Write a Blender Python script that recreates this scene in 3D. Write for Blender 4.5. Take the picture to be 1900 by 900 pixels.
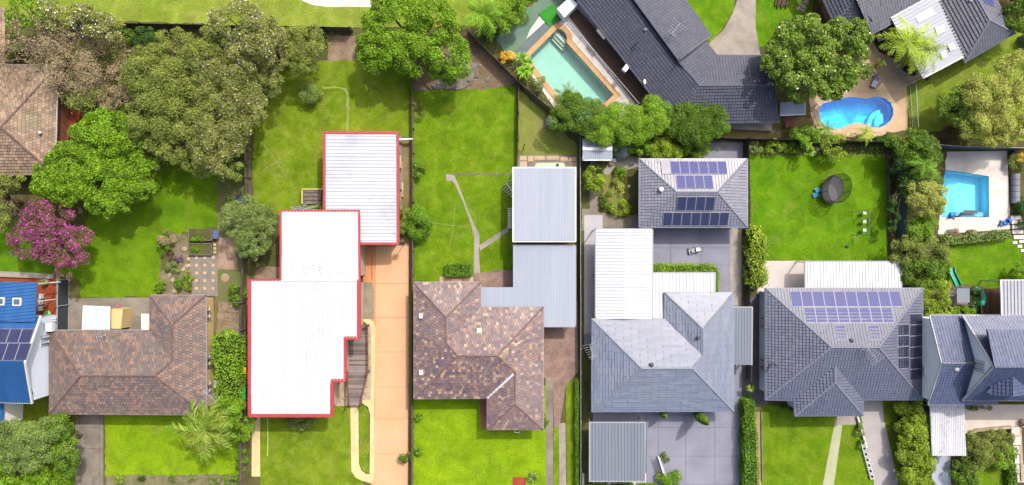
import bpy, math, random
import numpy as np
from mathutils import Vector, Matrix
from mathutils.geometry import tessellate_polygon
for o in list(bpy.data.objects): bpy.data.objects.remove(o)
sc = bpy.context.scene
COL = sc.collection
H = 75.0          # drone height in metres
S = 17.0          # photo pixels per metre at ground level
# ---------------------------------------------------------------- camera, sky, sun, exposure
cd = bpy.data.cameras.new('camera'); cam = bpy.data.objects.new('camera', cd); COL.objects.link(cam)
cam.location = (0, 0, H); cam.rotation_euler = (0, 0, 0)
cd.sensor_width = 36.0; cd.sensor_fit = 'HORIZONTAL'; cd.lens = 36.0 * H / (1900 / S)
cd.clip_start = 0.5; cd.clip_end = 2000
sc.camera = cam
SUN_EL = math.radians(53); SUN_XY = Vector((0.57, 0.82))
w = bpy.data.worlds.new('World'); sc.world = w; w.use_nodes = True
wn = w.node_tree; wn.nodes.clear()
sky = wn.nodes.new('ShaderNodeTexSky'); sky.sky_type = 'NISHITA'; sky.sun_disc = False
sky.sun_elevation = SUN_EL; sky.sun_rotation = math.atan2(SUN_XY.x, SUN_XY.y)
sky.air_density = 1.0; sky.dust_density = 7.0; sky.ozone_density = 1.0
bg = wn.nodes.new('ShaderNodeBackground'); bg.inputs['Strength'].default_value = 0.15
wo = wn.nodes.new('ShaderNodeOutputWorld')
wn.links.new(sky.outputs[0], bg.inputs[0]); wn.links.new(bg.outputs[0], wo.inputs[0])
sd = bpy.data.lights.new('sun', 'SUN'); sd.energy = 2.5; sd.angle = math.radians(0.6); sd.color = (1.0, 0.965, 0.91)
sun = bpy.data.objects.new('sun', sd); COL.objects.link(sun)
sdir = Vector((SUN_XY.x * math.cos(SUN_EL), SUN_XY.y * math.cos(SUN_EL), math.sin(SUN_EL))).normalized()
sun.rotation_euler = sdir.to_track_quat('Z', 'Y').to_euler(); sun.location = (30, 45, 90)
sc.view_settings.view_transform = 'Standard'; sc.view_settings.look = 'None'
sc.view_settings.exposure = 1.02; sc.view_settings.gamma = 1.0; sc.view_settings.use_curve_mapping = False
# ---------------------------------------------------------------- helpers
RND = random.Random(7)
def P(px, py, z=0.0):
    k = (H - z) / H / S
    return Vector(((px - 950) * k, (450 - py) * k, z))
ORG = {}
def link(o, parent=None):
    COL.objects.link(o)
    if parent is not None: o.parent = parent
    return o
def tag(o, label=None, cat=None, group=None, kind=None):
    if label: o['label'] = label
    if cat: o['category'] = cat
    if group: o['group'] = group
    if kind: o['kind'] = kind
    return o
def thing(name, label, cat, loc, group=None):
    o = bpy.data.objects.new(name, None); o.empty_display_size = 0.3
    o.location = loc; link(o); ORG[o.name] = Vector(loc)
    return tag(o, label, cat, group)
class MB:
    def __init__(s): s.v = []; s.f = []
    def face(s, pts):
        b = len(s.v); s.v += [tuple(p) for p in pts]; s.f.append(tuple(range(b, b + len(pts))))
    def hull8(s, p):   # 0-3 bottom ring, 4-7 top ring
        b = len(s.v); s.v += [tuple(q) for q in p]
        for q in ((3,2,1,0),(4,5,6,7),(0,1,5,4),(1,2,6,5),(2,3,7,6),(3,0,4,7)): s.f.append(tuple(b + i for i in q))
    def box(s, c, size, rz=0.0, tilt=None):
        x, y, z = size[0]/2, size[1]/2, size[2]/2
        R = Matrix.Rotation(rz, 3, 'Z')
        if tilt is not None: R = R @ tilt
        c = Vector(c)
        s.hull8([c + R @ Vector(q) for q in ((-x,-y,-z),(x,-y,-z),(x,y,-z),(-x,y,-z),(-x,-y,z),(x,-y,z),(x,y,z),(-x,y,z))])
    def bar(s, a, b, w, h, up=Vector((0,0,1))):
        a = Vector(a); b = Vector(b); d = (b - a)
        if d.length < 1e-5: return
        d.normalize(); sd_ = d.cross(up)
        if sd_.length < 1e-4: sd_ = d.cross(Vector((0,1,0)))
        sd_.normalize(); u = sd_.cross(d).normalized()
        x = sd_ * (w/2); y = u * (h/2)
        s.hull8([a-x-y, a+x-y, b+x-y, b-x-y, a-x+y, a+x+y, b+x+y, b-x+y])
    def tube(s, a, b, r0, r1=None, n=6, cap=True):
        r1 = r0 if r1 is None else r1
        a = Vector(a); b = Vector(b); d = (b - a)
        if d.length < 1e-6: return
        q = d.to_track_quat('Z', 'Y').to_matrix(); bs = len(s.v)
        for (c, r) in ((a, r0), (b, r1)):
            for i in range(n):
                t = 2*math.pi*i/n; s.v.append(tuple(c + q @ Vector((math.cos(t)*r, math.sin(t)*r, 0))))
        for i in range(n): s.f.append((bs+i, bs+(i+1)%n, bs+n+(i+1)%n, bs+n+i))
        if cap:
            s.f.append(tuple(bs+n+i for i in range(n))); s.f.append(tuple(bs+n-1-i for i in range(n)))
    def lathe(s, c, prof, n=14):
        c = Vector(c); bs = len(s.v)
        for (r, z) in prof:
            for i in range(n):
                t = 2*math.pi*i/n; s.v.append((c.x+math.cos(t)*r, c.y+math.sin(t)*r, c.z+z))
        for k in range(len(prof)-1):
            for i in range(n):
                s.f.append((bs+k*n+i, bs+k*n+(i+1)%n, bs+(k+1)*n+(i+1)%n, bs+(k+1)*n+i))
        s.f.append(tuple(bs+(len(prof)-1)*n+i for i in range(n)))
    def path(s, pts, r, n=5):
        for a, b in zip(pts[:-1], pts[1:]): s.tube(a, b, r, r, n)
    def prism(s, pts, z0, z1):   # pts: list of xy, CCW or CW, concave allowed
        a = sum(p[0]*q[1]-q[0]*p[1] for p, q in zip(pts, pts[1:]+pts[:1]))
        if a < 0: pts = pts[::-1]
        n = len(pts); b = len(s.v)
        s.v += [(p[0], p[1], z0) for p in pts] + [(p[0], p[1], z1) for p in pts]
        s.f.append(tuple(range(b+n, b+2*n))); s.f.append(tuple(range(b+n-1, b-1, -1)))
        for i in range(n): s.f.append((b+i, b+(i+1)%n, b+n+(i+1)%n, b+n+i))
    def build(s, name, mat, parent=None, kind=None, label=None, smooth=False):
        me = bpy.data.meshes.new(name)
        off = Vector((0,0,0))
        if parent is not None: off = ORG[parent.name]
        me.from_pydata([(v[0]-off.x, v[1]-off.y, v[2]-off.z) for v in s.v], [], s.f)
        if mat is not None: me.materials.append(mat)
        if smooth: me.polygons.foreach_set('use_smooth', [True]*len(me.polygons))
        o = bpy.data.objects.new(name, me); link(o, parent)
        ORG[o.name] = off
        if kind: o['kind'] = kind
        if label: o['label'] = label
        return o
    def single(s, name, mat, label, cat, group=None, smooth=False):   # thing that is one mesh, origin at its base
        xs = [v[0] for v in s.v]; ys = [v[1] for v in s.v]; zs = [v[2] for v in s.v]
        off = Vector(((min(xs)+max(xs))/2, (min(ys)+max(ys))/2, min(zs)))
        s.v = [(v[0]-off.x, v[1]-off.y, v[2]-off.z) for v in s.v]
        o = s.build(name, mat, None, smooth=smooth); o.location = off; ORG[o.name] = off
        return tag(o, label, cat, group)
def quadmesh(name, V, mat, parent=None, kind=None, smooth=False):
    """V: (N,4,3) array of separate quads"""
    off = ORG[parent.name] if parent is not None else Vector((0,0,0))
    N = len(V); co = (V.reshape(-1,3) - np.array(off)[None,:]).astype(np.float32)
    me = bpy.data.meshes.new(name)
    me.vertices.add(4*N); me.vertices.foreach_set('co', co.ravel())
    me.loops.add(4*N); me.loops.foreach_set('vertex_index', np.arange(4*N, dtype=np.int32))
    me.polygons.add(N); me.polygons.foreach_set('loop_start', np.arange(0, 4*N, 4, dtype=np.int32))
    me.update(calc_edges=True)
    if mat is not None: me.materials.append(mat)
    o = bpy.data.objects.new(name, me); link(o, parent); ORG[o.name] = off
    if kind: o['kind'] = kind
    return o
# ---------------------------------------------------------------- materials
KEXP = 2.05
def C(r, g, b, k=None):
    f = lambda c: (c/255/12.92) if c/255 <= 0.04045 else ((c/255+0.055)/1.055)**2.4
    k = KEXP if k is None else k
    return (min(f(r)/k, .82), min(f(g)/k, .82), min(f(b)/k, .82), 1)
class NT:
    def __init__(s, name):
        s.m = bpy.data.materials.new(name); s.m.use_nodes = True; s.t = s.m.node_tree
        s.bsdf = s.t.nodes['Principled BSDF']; s.out = s.t.nodes['Material Output']
    def n(s, typ, **kw):
        nd = s.t.nodes.new(typ)
        for k, v in kw.items(): setattr(nd, k, v)
        return nd
    def l(s, a, b): s.t.links.new(a, b)
    def pos(s):
        if not hasattr(s, '_g'): s._g = s.n('ShaderNodeNewGeometry')
        return s._g
    def noise(s, scale, detail=5, rough=.6, vec=None, dist=0):
        nd = s.n('ShaderNodeTexNoise'); nd.inputs['Scale'].default_value = scale; nd.inputs['Detail'].default_value = detail
        nd.inputs['Roughness'].default_value = rough; nd.inputs['Distortion'].default_value = dist
        s.l(vec if vec is not None else s.pos().outputs['Position'], nd.inputs['Vector']); return nd.outputs['Fac']
    def ramp(s, fac, stops, const=False):
        nd = s.n('ShaderNodeValToRGB'); cr = nd.color_ramp
        if const: cr.interpolation = 'CONSTANT'
        while len(cr.elements) < len(stops): cr.elements.new(0.5)
        for e, (p, c) in zip(cr.elements, stops): e.position = p; e.color = c
        s.l(fac, nd.inputs[0]); return nd.outputs[0]
    def mix(s, fac, a, b, mode='MIX'):
        nd = s.n('ShaderNodeMix'); nd.data_type = 'RGBA'; nd.blend_type = mode
        for sock, v in ((nd.inputs[0], fac), (nd.inputs[6], a), (nd.inputs[7], b)):
            if isinstance(v, bpy.types.NodeSocket): s.l(v, sock)
            else: sock.default_value = v
        return nd.outputs[2]
    def math(s, op, a, b=0.0):
        nd = s.n('ShaderNodeMath'); nd.operation = op
        for sock, v in ((nd.inputs[0], a), (nd.inputs[1], b)):
            if isinstance(v, bpy.types.NodeSocket): s.l(v, sock)
            else: sock.default_value = v
        return nd.outputs[0]
    def bump(s, h, strength=.3, dist=.02):
        nd = s.n('ShaderNodeBump'); nd.inputs['Strength'].default_value = strength; nd.inputs['Distance'].default_value = dist
        s.l(h, nd.inputs['Height']); s.l(nd.outputs[0], s.bsdf.inputs['Normal'])
    def fin(s, col, rough=.8, spec=.25, metal=0.0):
        if isinstance(col, bpy.types.NodeSocket): s.l(col, s.bsdf.inputs['Base Color'])
        else: s.bsdf.inputs['Base Color'].default_value = col
        s.bsdf.inputs['Roughness'].default_value = rough; s.bsdf.inputs['Specular IOR Level'].default_value = spec
        s.bsdf.inputs['Metallic'].default_value = metal
        return s.m
def grey(v): return (v, v, v, 1)
def surf(name, c1, c2, scale=.5, fine=8, famt=.35, rough=.85, spec=.2, bump=.25, metal=0, stain=None, samt=.5, sscale=.25):
    """two-tone weathered surface with fine grain and optional stains"""
    t = NT(name)
    col = t.mix(t.ramp(t.noise(scale, 6), [(.35, grey(0)), (.65, grey(1))]), c1, c2)
    g = t.ramp(t.noise(fine, 4, .7), [(.25, grey(1-famt)), (.75, grey(1+famt*.6))])
    col = t.mix(1.0, col, g, 'MULTIPLY')
    if stain:
        sf = t.ramp(t.noise(sscale, 8, .68, dist=.4), [(.48, grey(0)), (.7, grey(1))])
        col = t.mix(t.math('MULTIPLY', sf, samt), col, stain)
    if bump: t.bump(t.noise(fine*1.5, 3), bump, .03)
    return t.fin(col, rough, spec, metal)
def lawn(name, c1, c2, c3, sc1=.22, dry=.3):
    t = NT(name)
    a = t.noise(sc1, 5, .55, dist=.3); b = t.noise(sc1*4.5, 6, .65); d = t.noise(9, 5, .75); e = t.noise(34, 3, .7)
    col = t.mix(t.ramp(a, [(.34, grey(0)), (.66, grey(1))]), c1, c2)
    col = t.mix(t.math('MULTIPLY', t.ramp(b, [(.46, grey(0)), (.7, grey(1))]), dry), col, c3)
    dull = tuple(x*.55 + y*.45 for x, y in zip(c3[:3], C(150,132,92)[:3])) + (1,)
    col = t.mix(t.math('MULTIPLY', t.ramp(t.noise(.42, 7, .7, dist=.8), [(.56, grey(0)), (.74, grey(1))]), min(.85, dry*1.4)), col, dull)
    col = t.mix(1.0, col, t.ramp(t.noise(.5, 4, .6, dist=.5), [(.3, grey(.74)), (.62, grey(1.1))]), 'MULTIPLY')
    col = t.mix(1.0, col, t.ramp(d, [(.28, grey(.6)), (.72, grey(1.3))]), 'MULTIPLY')
    col = t.mix(1.0, col, t.ramp(e, [(.3, grey(.68)), (.7, grey(1.26))]), 'MULTIPLY')
    h = t.math('ADD', d, t.math('MULTIPLY', e, .6)); t.bump(h, .9, .09)
    return t.fin(col, .9, .1)
def tiles(name, cols, rough=.75, spec=.25, var=.25, stain=None, samt=.4, sscale=.3):
    """per-tile colour (random per island) plus weathering"""
    t = NT(name); rnd = t.pos().outputs['Random Per Island']
    n = len(cols); col = t.ramp(rnd, [(i/n, c) for i, c in enumerate(cols)], const=True)
    g = t.ramp(t.noise(1.1, 6, .65), [(.3, grey(1-var)), (.7, grey(1+var))]); col = t.mix(1.0, col, g, 'MULTIPLY')
    if stain: col = t.mix(t.math('MULTIPLY', t.ramp(t.noise(sscale, 7, .7, dist=.5), [(.45, grey(0)), (.65, grey(1))]), samt), col, stain)
    t.bump(t.noise(30, 3), .15, .01)
    return t.fin(col, rough, spec)
def leafm(name, cols, trans=.35, rough=.6, spec=.25, patch=.3):
    t = NT(name); rnd = t.pos().outputs['Random Per Island']
    cols = [tuple(min(.8, q*1.75) for q in c[:3])+(1,) for c in cols]; n = len(cols); col = t.ramp(rnd, [(i/max(1,n-1), c) for i, c in enumerate(cols)])
    g = t.ramp(t.noise(.7, 4, .6), [(.3, grey(1-patch)), (.7, grey(1+patch))]); col = t.mix(1.0, col, g, 'MULTIPLY')
    t.fin(col, rough, spec)
    tr = t.n('ShaderNodeBsdfTranslucent'); t.l(col, tr.inputs[0])
    mx = t.n('ShaderNodeMixShader'); mx.inputs[0].default_value = trans
    t.l(t.bsdf.outputs[0], mx.inputs[1]); t.l(tr.outputs[0], mx.inputs[2]); t.l(mx.outputs[0], t.out.inputs[0])
    return t.m
def plain(name, c, rough=.5, spec=.3, metal=0, var=.12, scale=2.0):
    t = NT(name); g = t.ramp(t.noise(scale, 6, .65), [(.3, grey(1-var)), (.7, grey(1+var*.6))])
    return t.fin(t.mix(1.0, c, g, 'MULTIPLY'), rough, spec, metal)
def streaked(name, c1, c2, rough=.45, spec=.4, metal=0, stain=None, samt=.4, sscale=.35, st=(.05, 1.2)):
    """sheet metal: streaks along y/x plus dirt"""
    t = NT(name); mp = t.n('ShaderNodeMapping'); mp.inputs['Scale'].default_value = (st[1], st[0], 1)
    t.l(t.pos().outputs['Position'], mp.inputs['Vector'])
    col = t.mix(t.ramp(t.noise(1.0, 6, .6, vec=mp.outputs[0]), [(.35, grey(0)), (.65, grey(1))]), c1, c2)
    if stain:
        col = t.mix(t.math('MULTIPLY', t.ramp(t.noise(sscale, 9, .7, dist=.6), [(.55, grey(0)), (.75, grey(1))]), samt), col, stain)
    return t.fin(col, rough, spec, metal)
def watermat(name, tint, rough=.06):
    t = NT(name); t.t.nodes.remove(t.bsdf)
    tr = t.n('ShaderNodeBsdfTransparent'); tr.inputs[0].default_value = tint
    gl = t.n('ShaderNodeBsdfGlossy'); gl.inputs['Roughness'].default_value = rough
    bp = t.n('ShaderNodeBump'); bp.inputs['Strength'].default_value = .35; bp.inputs['Distance'].default_value = .04
    t.l(t.noise(2.6, 4, .6, dist=.6), bp.inputs['Height']); t.l(bp.outputs[0], gl.inputs['Normal'])
    fr = t.n('ShaderNodeFresnel'); fr.inputs[0].default_value = 1.33; t.l(bp.outputs[0], fr.inputs[1])
    mx = t.n('ShaderNodeMixShader'); t.l(fr.outputs[0], mx.inputs[0]); t.l(tr.outputs[0], mx.inputs[1]); t.l(gl.outputs[0], mx.inputs[2])
    t.l(mx.outputs[0], t.out.inputs[0]); return t.m
def netmat(name, c, a):
    t = NT(name); t.fin(c, .8, .1); tr = t.n('ShaderNodeBsdfTransparent'); mx = t.n('ShaderNodeMixShader'); mx.inputs[0].default_value = a
    t.l(tr.outputs[0], mx.inputs[1]); t.l(t.bsdf.outputs[0], mx.inputs[2]); t.l(mx.outputs[0], t.out.inputs[0]); return t.m
def brickmat(name, c1, c2, mortar, scale=1, bw=.24, bh=.12):
    t = NT(name); b = t.n('ShaderNodeTexBrick'); b.inputs['Scale'].default_value = scale
    b.inputs['Brick Width'].default_value = bw; b.inputs['Row Height'].default_value = bh; b.inputs['Mortar Size'].default_value = .008
    b.inputs['Color1'].default_value = c1; b.inputs['Color2'].default_value = c2; b.inputs['Mortar'].default_value = mortar
    t.l(t.pos().outputs['Position'], b.inputs['Vector'])
    g = t.ramp(t.noise(.8, 7, .7), [(.3, grey(.65)), (.7, grey(1.2))])
    return t.fin(t.mix(1.0, b.outputs[0], g, 'MULTIPLY'), .85, .2)
def solarmat(name, c, c2, line, rough=.18, spec=.4):
    """cells and fine silver fingers in the panel's own coordinates"""
    t = NT(name); tc = t.n('ShaderNodeTexCoord'); b = t.n('ShaderNodeTexBrick'); b.offset = 0
    b.inputs['Scale'].default_value = 1; b.inputs['Brick Width'].default_value = .17; b.inputs['Row Height'].default_value = .17
    b.inputs['Mortar Size'].default_value = .009; b.inputs['Mortar Smooth'].default_value = .2
    b.inputs['Color1'].default_value = c; b.inputs['Color2'].default_value = c; b.inputs['Mortar'].default_value = line
    t.l(tc.outputs['Object'], b.inputs['Vector'])
    g = t.ramp(t.noise(.5, 3), [(.35, grey(0)), (.65, grey(1))]); col = t.mix(g, b.outputs[0], t.mix(.55, b.outputs[0], c2))
    return t.fin(col, rough, spec)
# ---------------------------------------------------------------- material library (colours are surface colours)
GREEN_LAWN = lawn('lawn_back', C(124,157,20), C(102,145,14), C(154,168,54), dry=.5)
GREEN_FRONT = lawn('lawn_front', C(150,185,22), C(134,175,16), C(174,188,54), dry=.35)
GREEN_LEFT = lawn('lawn_left', C(126,167,18), C(96,138,12), C(142,168,36), sc1=.16, dry=.35)
GREEN_OLIVE = lawn('lawn_olive', C(134,160,32), C(112,146,16), C(166,170,76), dry=.55)
GREEN_PARK = lawn('lawn_park', C(158,178,66), C(140,168,48), C(184,184,98), dry=.6)
GREEN_DEEP = lawn('lawn_deep', C(114,160,16), C(92,145,10), C(150,174,42), sc1=.2, dry=.45)
GREEN_J = lawn('lawn_ragged', C(142,166,52), C(120,150,34), C(180,180,95), dry=.6)
GROUND = surf('bare_ground', C(108,112,58), C(96,88,62), .35, 7, .4, .95, .1, .5)
SOIL = surf('garden_soil', C(112,100,72), C(84,92,44), .8, 9, .5, .95, .1, .6, stain=C(104,124,40), samt=.7, sscale=.6)
REDSOIL = surf('red_soil', C(146,128,108), C(124,108,86), .9, 9, .4, .95, .1, .6, stain=C(150,98,72), samt=.5, sscale=.5)
LITTER = surf('leaf_litter', C(170,150,128), C(140,116,96), .9, 9, .4, .95, .1, .6)
CONC = surf('concrete', C(184,174,160), C(164,156,146), .5, 10, .2, .85, .2, .2, stain=C(112,106,100), samt=.6, sscale=.35)
CONC_OLD = surf('concrete_old', C(158,150,136), C(138,128,116), .6, 10, .25, .9, .2, .3, stain=C(84,80,74), samt=.6, sscale=.5)
CONC_BLUE = surf('concrete_grey', C(150,152,168), C(140,142,158), .4, 10, .12, .8, .25, .15, stain=C(120,120,132), samt=.4, sscale=.4)
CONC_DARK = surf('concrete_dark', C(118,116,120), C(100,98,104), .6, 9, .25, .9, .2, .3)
PAVE_WHITE = surf('paving_white', C(236,230,222), C(224,216,208), .6, 10, .1, .8, .2, .1, stain=C(182,174,168), samt=.5, sscale=.6)
PAVE_CREAM = surf('paving_cream', C(232,214,160), C(224,200,146), .6, 10, .12, .85, .2, .2)
ORANGE = surf('paving_orange', C(232,188,146), C(224,178,134), .35, 10, .14, .85, .15, .2, stain=C(214,178,148), samt=.8, sscale=.3)
ORANGE_EDGE = surf('paving_orange_edge', C(226,164,116), C(214,150,104), .6, 12, .2, .85, .15, .2)
TANPAVE = surf('paving_tan', C(222,192,156), C(208,176,140), .8, 10, .2, .85, .2, .2, stain=C(170,142,114), samt=.4, sscale=.5)
COPING = surf('coping_sandstone', C(216,176,130), C(204,160,114), 1.2, 12, .18, .85, .2, .25)
BRICKPAVE = brickmat('brick_paving', C(166,140,128), C(150,122,110), C(138,120,110))
BRICKRED = brickmat('brick_red', C(168,92,62), C(148,76,50), C(128,84,66), bw=.24, bh=.09)
REDDECK = surf('red_paving', C(168,82,50), C(150,70,42), .6, 12, .25, .85, .2, .2)
PAVEGREY = surf('paver_grey', C(158,146,134), C(138,128,122), 1.5, 12, .3, .9, .2, .3)
PAVEPALE = surf('paver_pale', C(216,192,160), C(200,172,140), 1.5, 12, .2, .9, .2, .2)
PINKDIRT = surf('raked_dirt', C(186,160,138), C(168,140,118), 1.2, 8, .25, .95, .1, .4)
MURK = surf('algae_concrete', C(120,142,128), C(98,134,104), .25, 8, .2, .8, .25, .2, stain=C(96,170,84), samt=.6, sscale=.18)
SLAB = surf('slab_blue', C(118,130,136), C(104,116,122), .8, 9, .2, .8, .25, .2)
TURF = surf('artificial_turf', C(72,160,66), C(64,150,58), .8, 30, .25, .95, .05, .3)
ROCK = surf('rock', C(150,142,130), C(112,106,96), 1.2, 6, .35, .9, .2, .8)
STONE = surf('sandstone', C(206,188,158), C(178,158,130), 1.5, 8, .25, .9, .2, .4)
TIMBER = surf('weathered_timber', C(150,142,132), C(116,106,96), 1.4, 14, .35, .9, .15, .3)
TIMBER_DARK = surf('dark_timber', C(92,74,62), C(72,56,48), 1.4, 14, .3, .85, .2, .3)
DECK_GREY = surf('deck_boards', C(150,136,132), C(120,108,106), 1.0, 14, .35, .85, .2, .3)
DECK_BROWN = surf('deck_brown', C(98,72,58), C(80,56,44), 1.0, 14, .3, .8, .25, .3)
REDRAIL = surf('red_timber', C(150,90,80), C(130,76,66), 2, 14, .25, .8, .2, .2)
FENCE = surf('fence_timber', C(140,126,110), C(104,94,82), 1.2, 14, .35, .9, .15, .3)
FENCE_DK = surf('fence_dark', C(74,72,68), C(60,60,58), 1.2, 14, .25, .85, .2, .2)
STEEL_DK = plain('steel_dark', C(70,76,84), .5, .4)
STEEL_BLUE = plain('steel_bluegrey', C(96,108,124), .5, .4)
WALL_CREAM = surf('wall_cream', C(232,206,148), C(222,194,134), .5, 10, .08, .85, .2, .1)
WALL_WHITE = surf('wall_white', (.72,.71,.70,1), (.66,.66,.66,1), .4, 10, .05, .8, .2, .05)
WALL_BLUE = surf('wall_palegrey', (.44,.48,.55,1), (.40,.44,.52,1), .4, 10, .05, .8, .2, .05)
WALL_BRICK = brickmat('wall_brick', C(176,112,84), C(150,90,68), C(150,130,116), bw=.24, bh=.086)
WALL_PINK = surf('wall_pink', C(226,200,180), C(214,186,166), .5, 10, .08, .85, .2, .1)
WALL_GREY = surf('wall_grey', C(168,170,176), C(156,158,164), .5, 10, .08, .8, .2, .1)
WHITE = plain('white_paint', C(238,238,238), .4, .4, var=.05)
GUTTER_GREY = plain('gutter_grey', C(168,170,178), .4, .4, var=.08)
GUTTER_WHITE = plain('gutter_white', C(226,226,226), .4, .4, var=.05)
RED_TRIM = plain('red_trim', C(186,72,76), .5, .3, var=.2)
GLASS = plain('window_glass', C(92,112,132), .08, .6, var=.1)
DARK = plain('dark_rubber', C(40,42,46), .6, .3)
ALU = plain('aluminium', C(190,192,198), .5, .3, .1, var=.08)
ALU_DULL = plain('dull_wire', C(158,170,112), .6, .2)
BOARDS = tiles('weathered_boards', [C(152,138,134), C(134,120,118), C(166,152,146), C(118,106,106), C(144,130,126)], .85, .2, .2)
BOARDS_BR = tiles('brown_boards', [C(104,76,62), C(90,64,52), C(112,84,68), C(80,58,48)], .8, .25, .15)
SOL_DARK = solarmat('solar_dark', C(30,38,76), C(44,56,100), C(110,118,150), .3, .4)
SOL_BLUE = solarmat('solar_blue', C(60,68,128), C(84,80,142), C(126,132,176), .5, .15)
SOL_BLACK = solarmat('solar_black', C(32,34,58), C(42,44,72), C(100,102,126), .3, .4)
SOL_MID = solarmat('solar_violet', C(32,34,74), C(44,46,96), C(120,124,156), .3, .35)
TILE_MULTI = tiles('terracotta_multi', [C(122,98,98), C(134,108,102), C(110,92,98), C(144,114,104), C(172,142,120), C(122,102,106), C(136,110,108), C(160,122,106), C(112,95,102), C(142,114,108), C(126,106,110), C(106,90,96), C(150,118,108), C(118,98,104), C(190,162,138), C(132,108,106)], .4, .7, .2, stain=C(154,136,132), samt=.4, sscale=.2)
TILE_BROWN = tiles('terracotta_faded', [C(130,109,100), C(142,117,105), C(118,103,99), C(152,122,107), C(134,113,104), C(112,100,98), C(160,126,108), C(124,107,103)], .45, .6, .22, stain=C(114,108,98), samt=.5, sscale=.3)
TILE_OLD = tiles('terracotta_old', [C(150,126,108), C(164,138,116), C(142,116,102), C(172,146,120), C(156,130,114), C(180,154,128)], stain=C(140,140,112), samt=.4)
TILE_SLATE = tiles('slate_grey', [C(118,127,150), C(122,131,153), C(115,124,147), C(125,133,155)], .36, .9, .08, stain=C(132,137,150), samt=.4, sscale=.3)
TILE_GREY = tiles('concrete_grey_tile', [C(114,117,135), C(119,122,140), C(110,113,131), C(122,125,142)], .42, .7, .08)
TILE_BLUE = tiles('concrete_blue_tile', [C(88,94,120), C(92,98,124), C(84,90,116), C(96,101,126)], .36, .9, .08, stain=C(104,106,124), samt=.4)
TILE_CHAR = tiles('charcoal_tile', [C(64,70,92), C(68,74,96), C(60,66,88), C(72,77,98)], .6, .3, .1, stain=C(92,93,104), samt=.45)
TILE_J = tiles('bluegrey_tile', [C(84,88,108), C(90,94,112), C(80,84,104), C(94,97,114)], .48, .5, .1, stain=C(110,108,114), samt=.4)
TILE_M = tiles('steel_blue_tile', [C(82,94,130), C(86,98,134), C(78,90,126), C(90,101,136)], .45, .5, .08)
ROOF_WHITE = streaked('roof_white', C(220,222,227), C(212,215,222), .6, .15, stain=C(190,193,205), samt=.55)
ROOF_WHITE2 = streaked('roof_white_dirty', C(212,214,220), C(200,203,212), .5, .2, stain=C(150,154,172), samt=.7, sscale=.16, st=(1.2,.05))
ROOF_PALE = streaked('roof_zinc', C(176,183,197), C(166,175,191), .5, .2, .05, stain=C(188,188,198), samt=.6)
ROOF_GREY = streaked('roof_grey', C(126,134,148), C(118,126,141), .45, .35)
ROOF_BLUE = streaked('roof_blue', C(48,104,166), C(42,94,154), .5, .3)
ROOF_RUST = streaked('roof_flaking', C(232,232,236), C(214,214,220), .6, .2, stain=C(132,128,128), samt=.95, sscale=2.2)
ROOF_SILVER = streaked('roof_silver', C(186,188,198), C(172,176,188), .45, .3, .1, st=(1.0,.1))
UNDER = plain('roof_underlay', C(60,58,60), .9, .1)
CAP_BROWN = plain('capping_brown', C(122,98,94), .8, .2, var=.3)
CAP_MULTI = plain('capping_mottled', C(136,112,106), .8, .2, var=.3)
CAP_GREY = plain('capping_grey', C(128,132,150), .6, .3, var=.15)
CAP_CHAR = plain('capping_charcoal', C(94,98,112), .6, .3, var=.15)
CAP_SLATE = plain('capping_slate', C(134,142,156), .6, .3, var=.12)
BARK = surf('bark', C(120,100,82), C(92,76,64), 2, 10, .35, .95, .1, .5)
BARK_GREY = surf('bark_grey', C(172,152,132), C(140,122,104), 2, 10, .3, .95, .1, .4)
L_BRIGHT = leafm('leaf_bright', [C(66,98,12), C(92,132,16), C(116,156,22), C(80,114,12), C(140,172,40), C(104,144,18)], patch=.38)
L_LIME = leafm('leaf_lime', [C(92,122,20), C(126,152,30), C(148,168,52), C(106,134,22), C(166,178,70)], patch=.35)
L_OLIVE = leafm('leaf_olive', [C(88,104,38), C(116,130,50), C(140,150,70), C(100,120,38), C(126,138,60), C(152,156,88)], patch=.35)
L_GUM = leafm('leaf_gum', [C(104,116,52), C(136,142,72), C(90,104,40), C(158,158,92), C(120,134,54)])
L_DEEP = leafm('leaf_deep', [C(58,90,18), C(82,114,26), C(106,138,34), C(68,100,20), C(128,154,50)], patch=.35)
L_DARK = leafm('leaf_dark', [C(38,68,22), C(54,86,28), C(70,102,36), C(46,78,26)])
L_GREYG = leafm('leaf_greygreen', [C(88,112,48), C(116,138,66), C(140,156,88), C(100,124,54), C(128,148,76)])
L_YELLOW = leafm('leaf_yellowgreen', [C(122,140,44), C(156,164,66), C(178,182,92), C(140,152,56), C(196,190,116)])
L_FRANG = leafm('leaf_frangipani', [C(62,90,22), C(94,122,34), C(122,148,48), C(76,104,26), C(148,168,70), C(106,134,38)], patch=.38)
L_PALM = leafm('leaf_palm', [C(88,140,24), C(118,162,34), C(140,176,52), C(100,150,28)], .3)
L_PALMY = leafm('leaf_palm_yellow', [C(120,158,30), C(156,184,44), C(182,196,60), C(138,170,36)], .3)
L_PALMD = leafm('leaf_palm_dark', [C(76,112,28), C(98,130,36), C(122,146,48), C(146,150,62)], .3)
L_HEDGE = leafm('leaf_hedge', [C(88,128,22), C(114,152,30), C(136,172,42), C(98,138,22), C(150,180,62)], patch=.32)
L_HEDGED = leafm('leaf_hedge_dark', [C(74,112,22), C(94,134,28), C(112,152,36), C(84,122,22)])
L_TWIG = leafm('leaf_brown', [C(138,118,92), C(160,142,112), C(120,104,78), C(150,140,96)], .2)
F_PINK = leafm('flower_magenta', [C(146,42,118), C(174,58,148), C(182,82,158), C(158,50,132)], .3)
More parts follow.
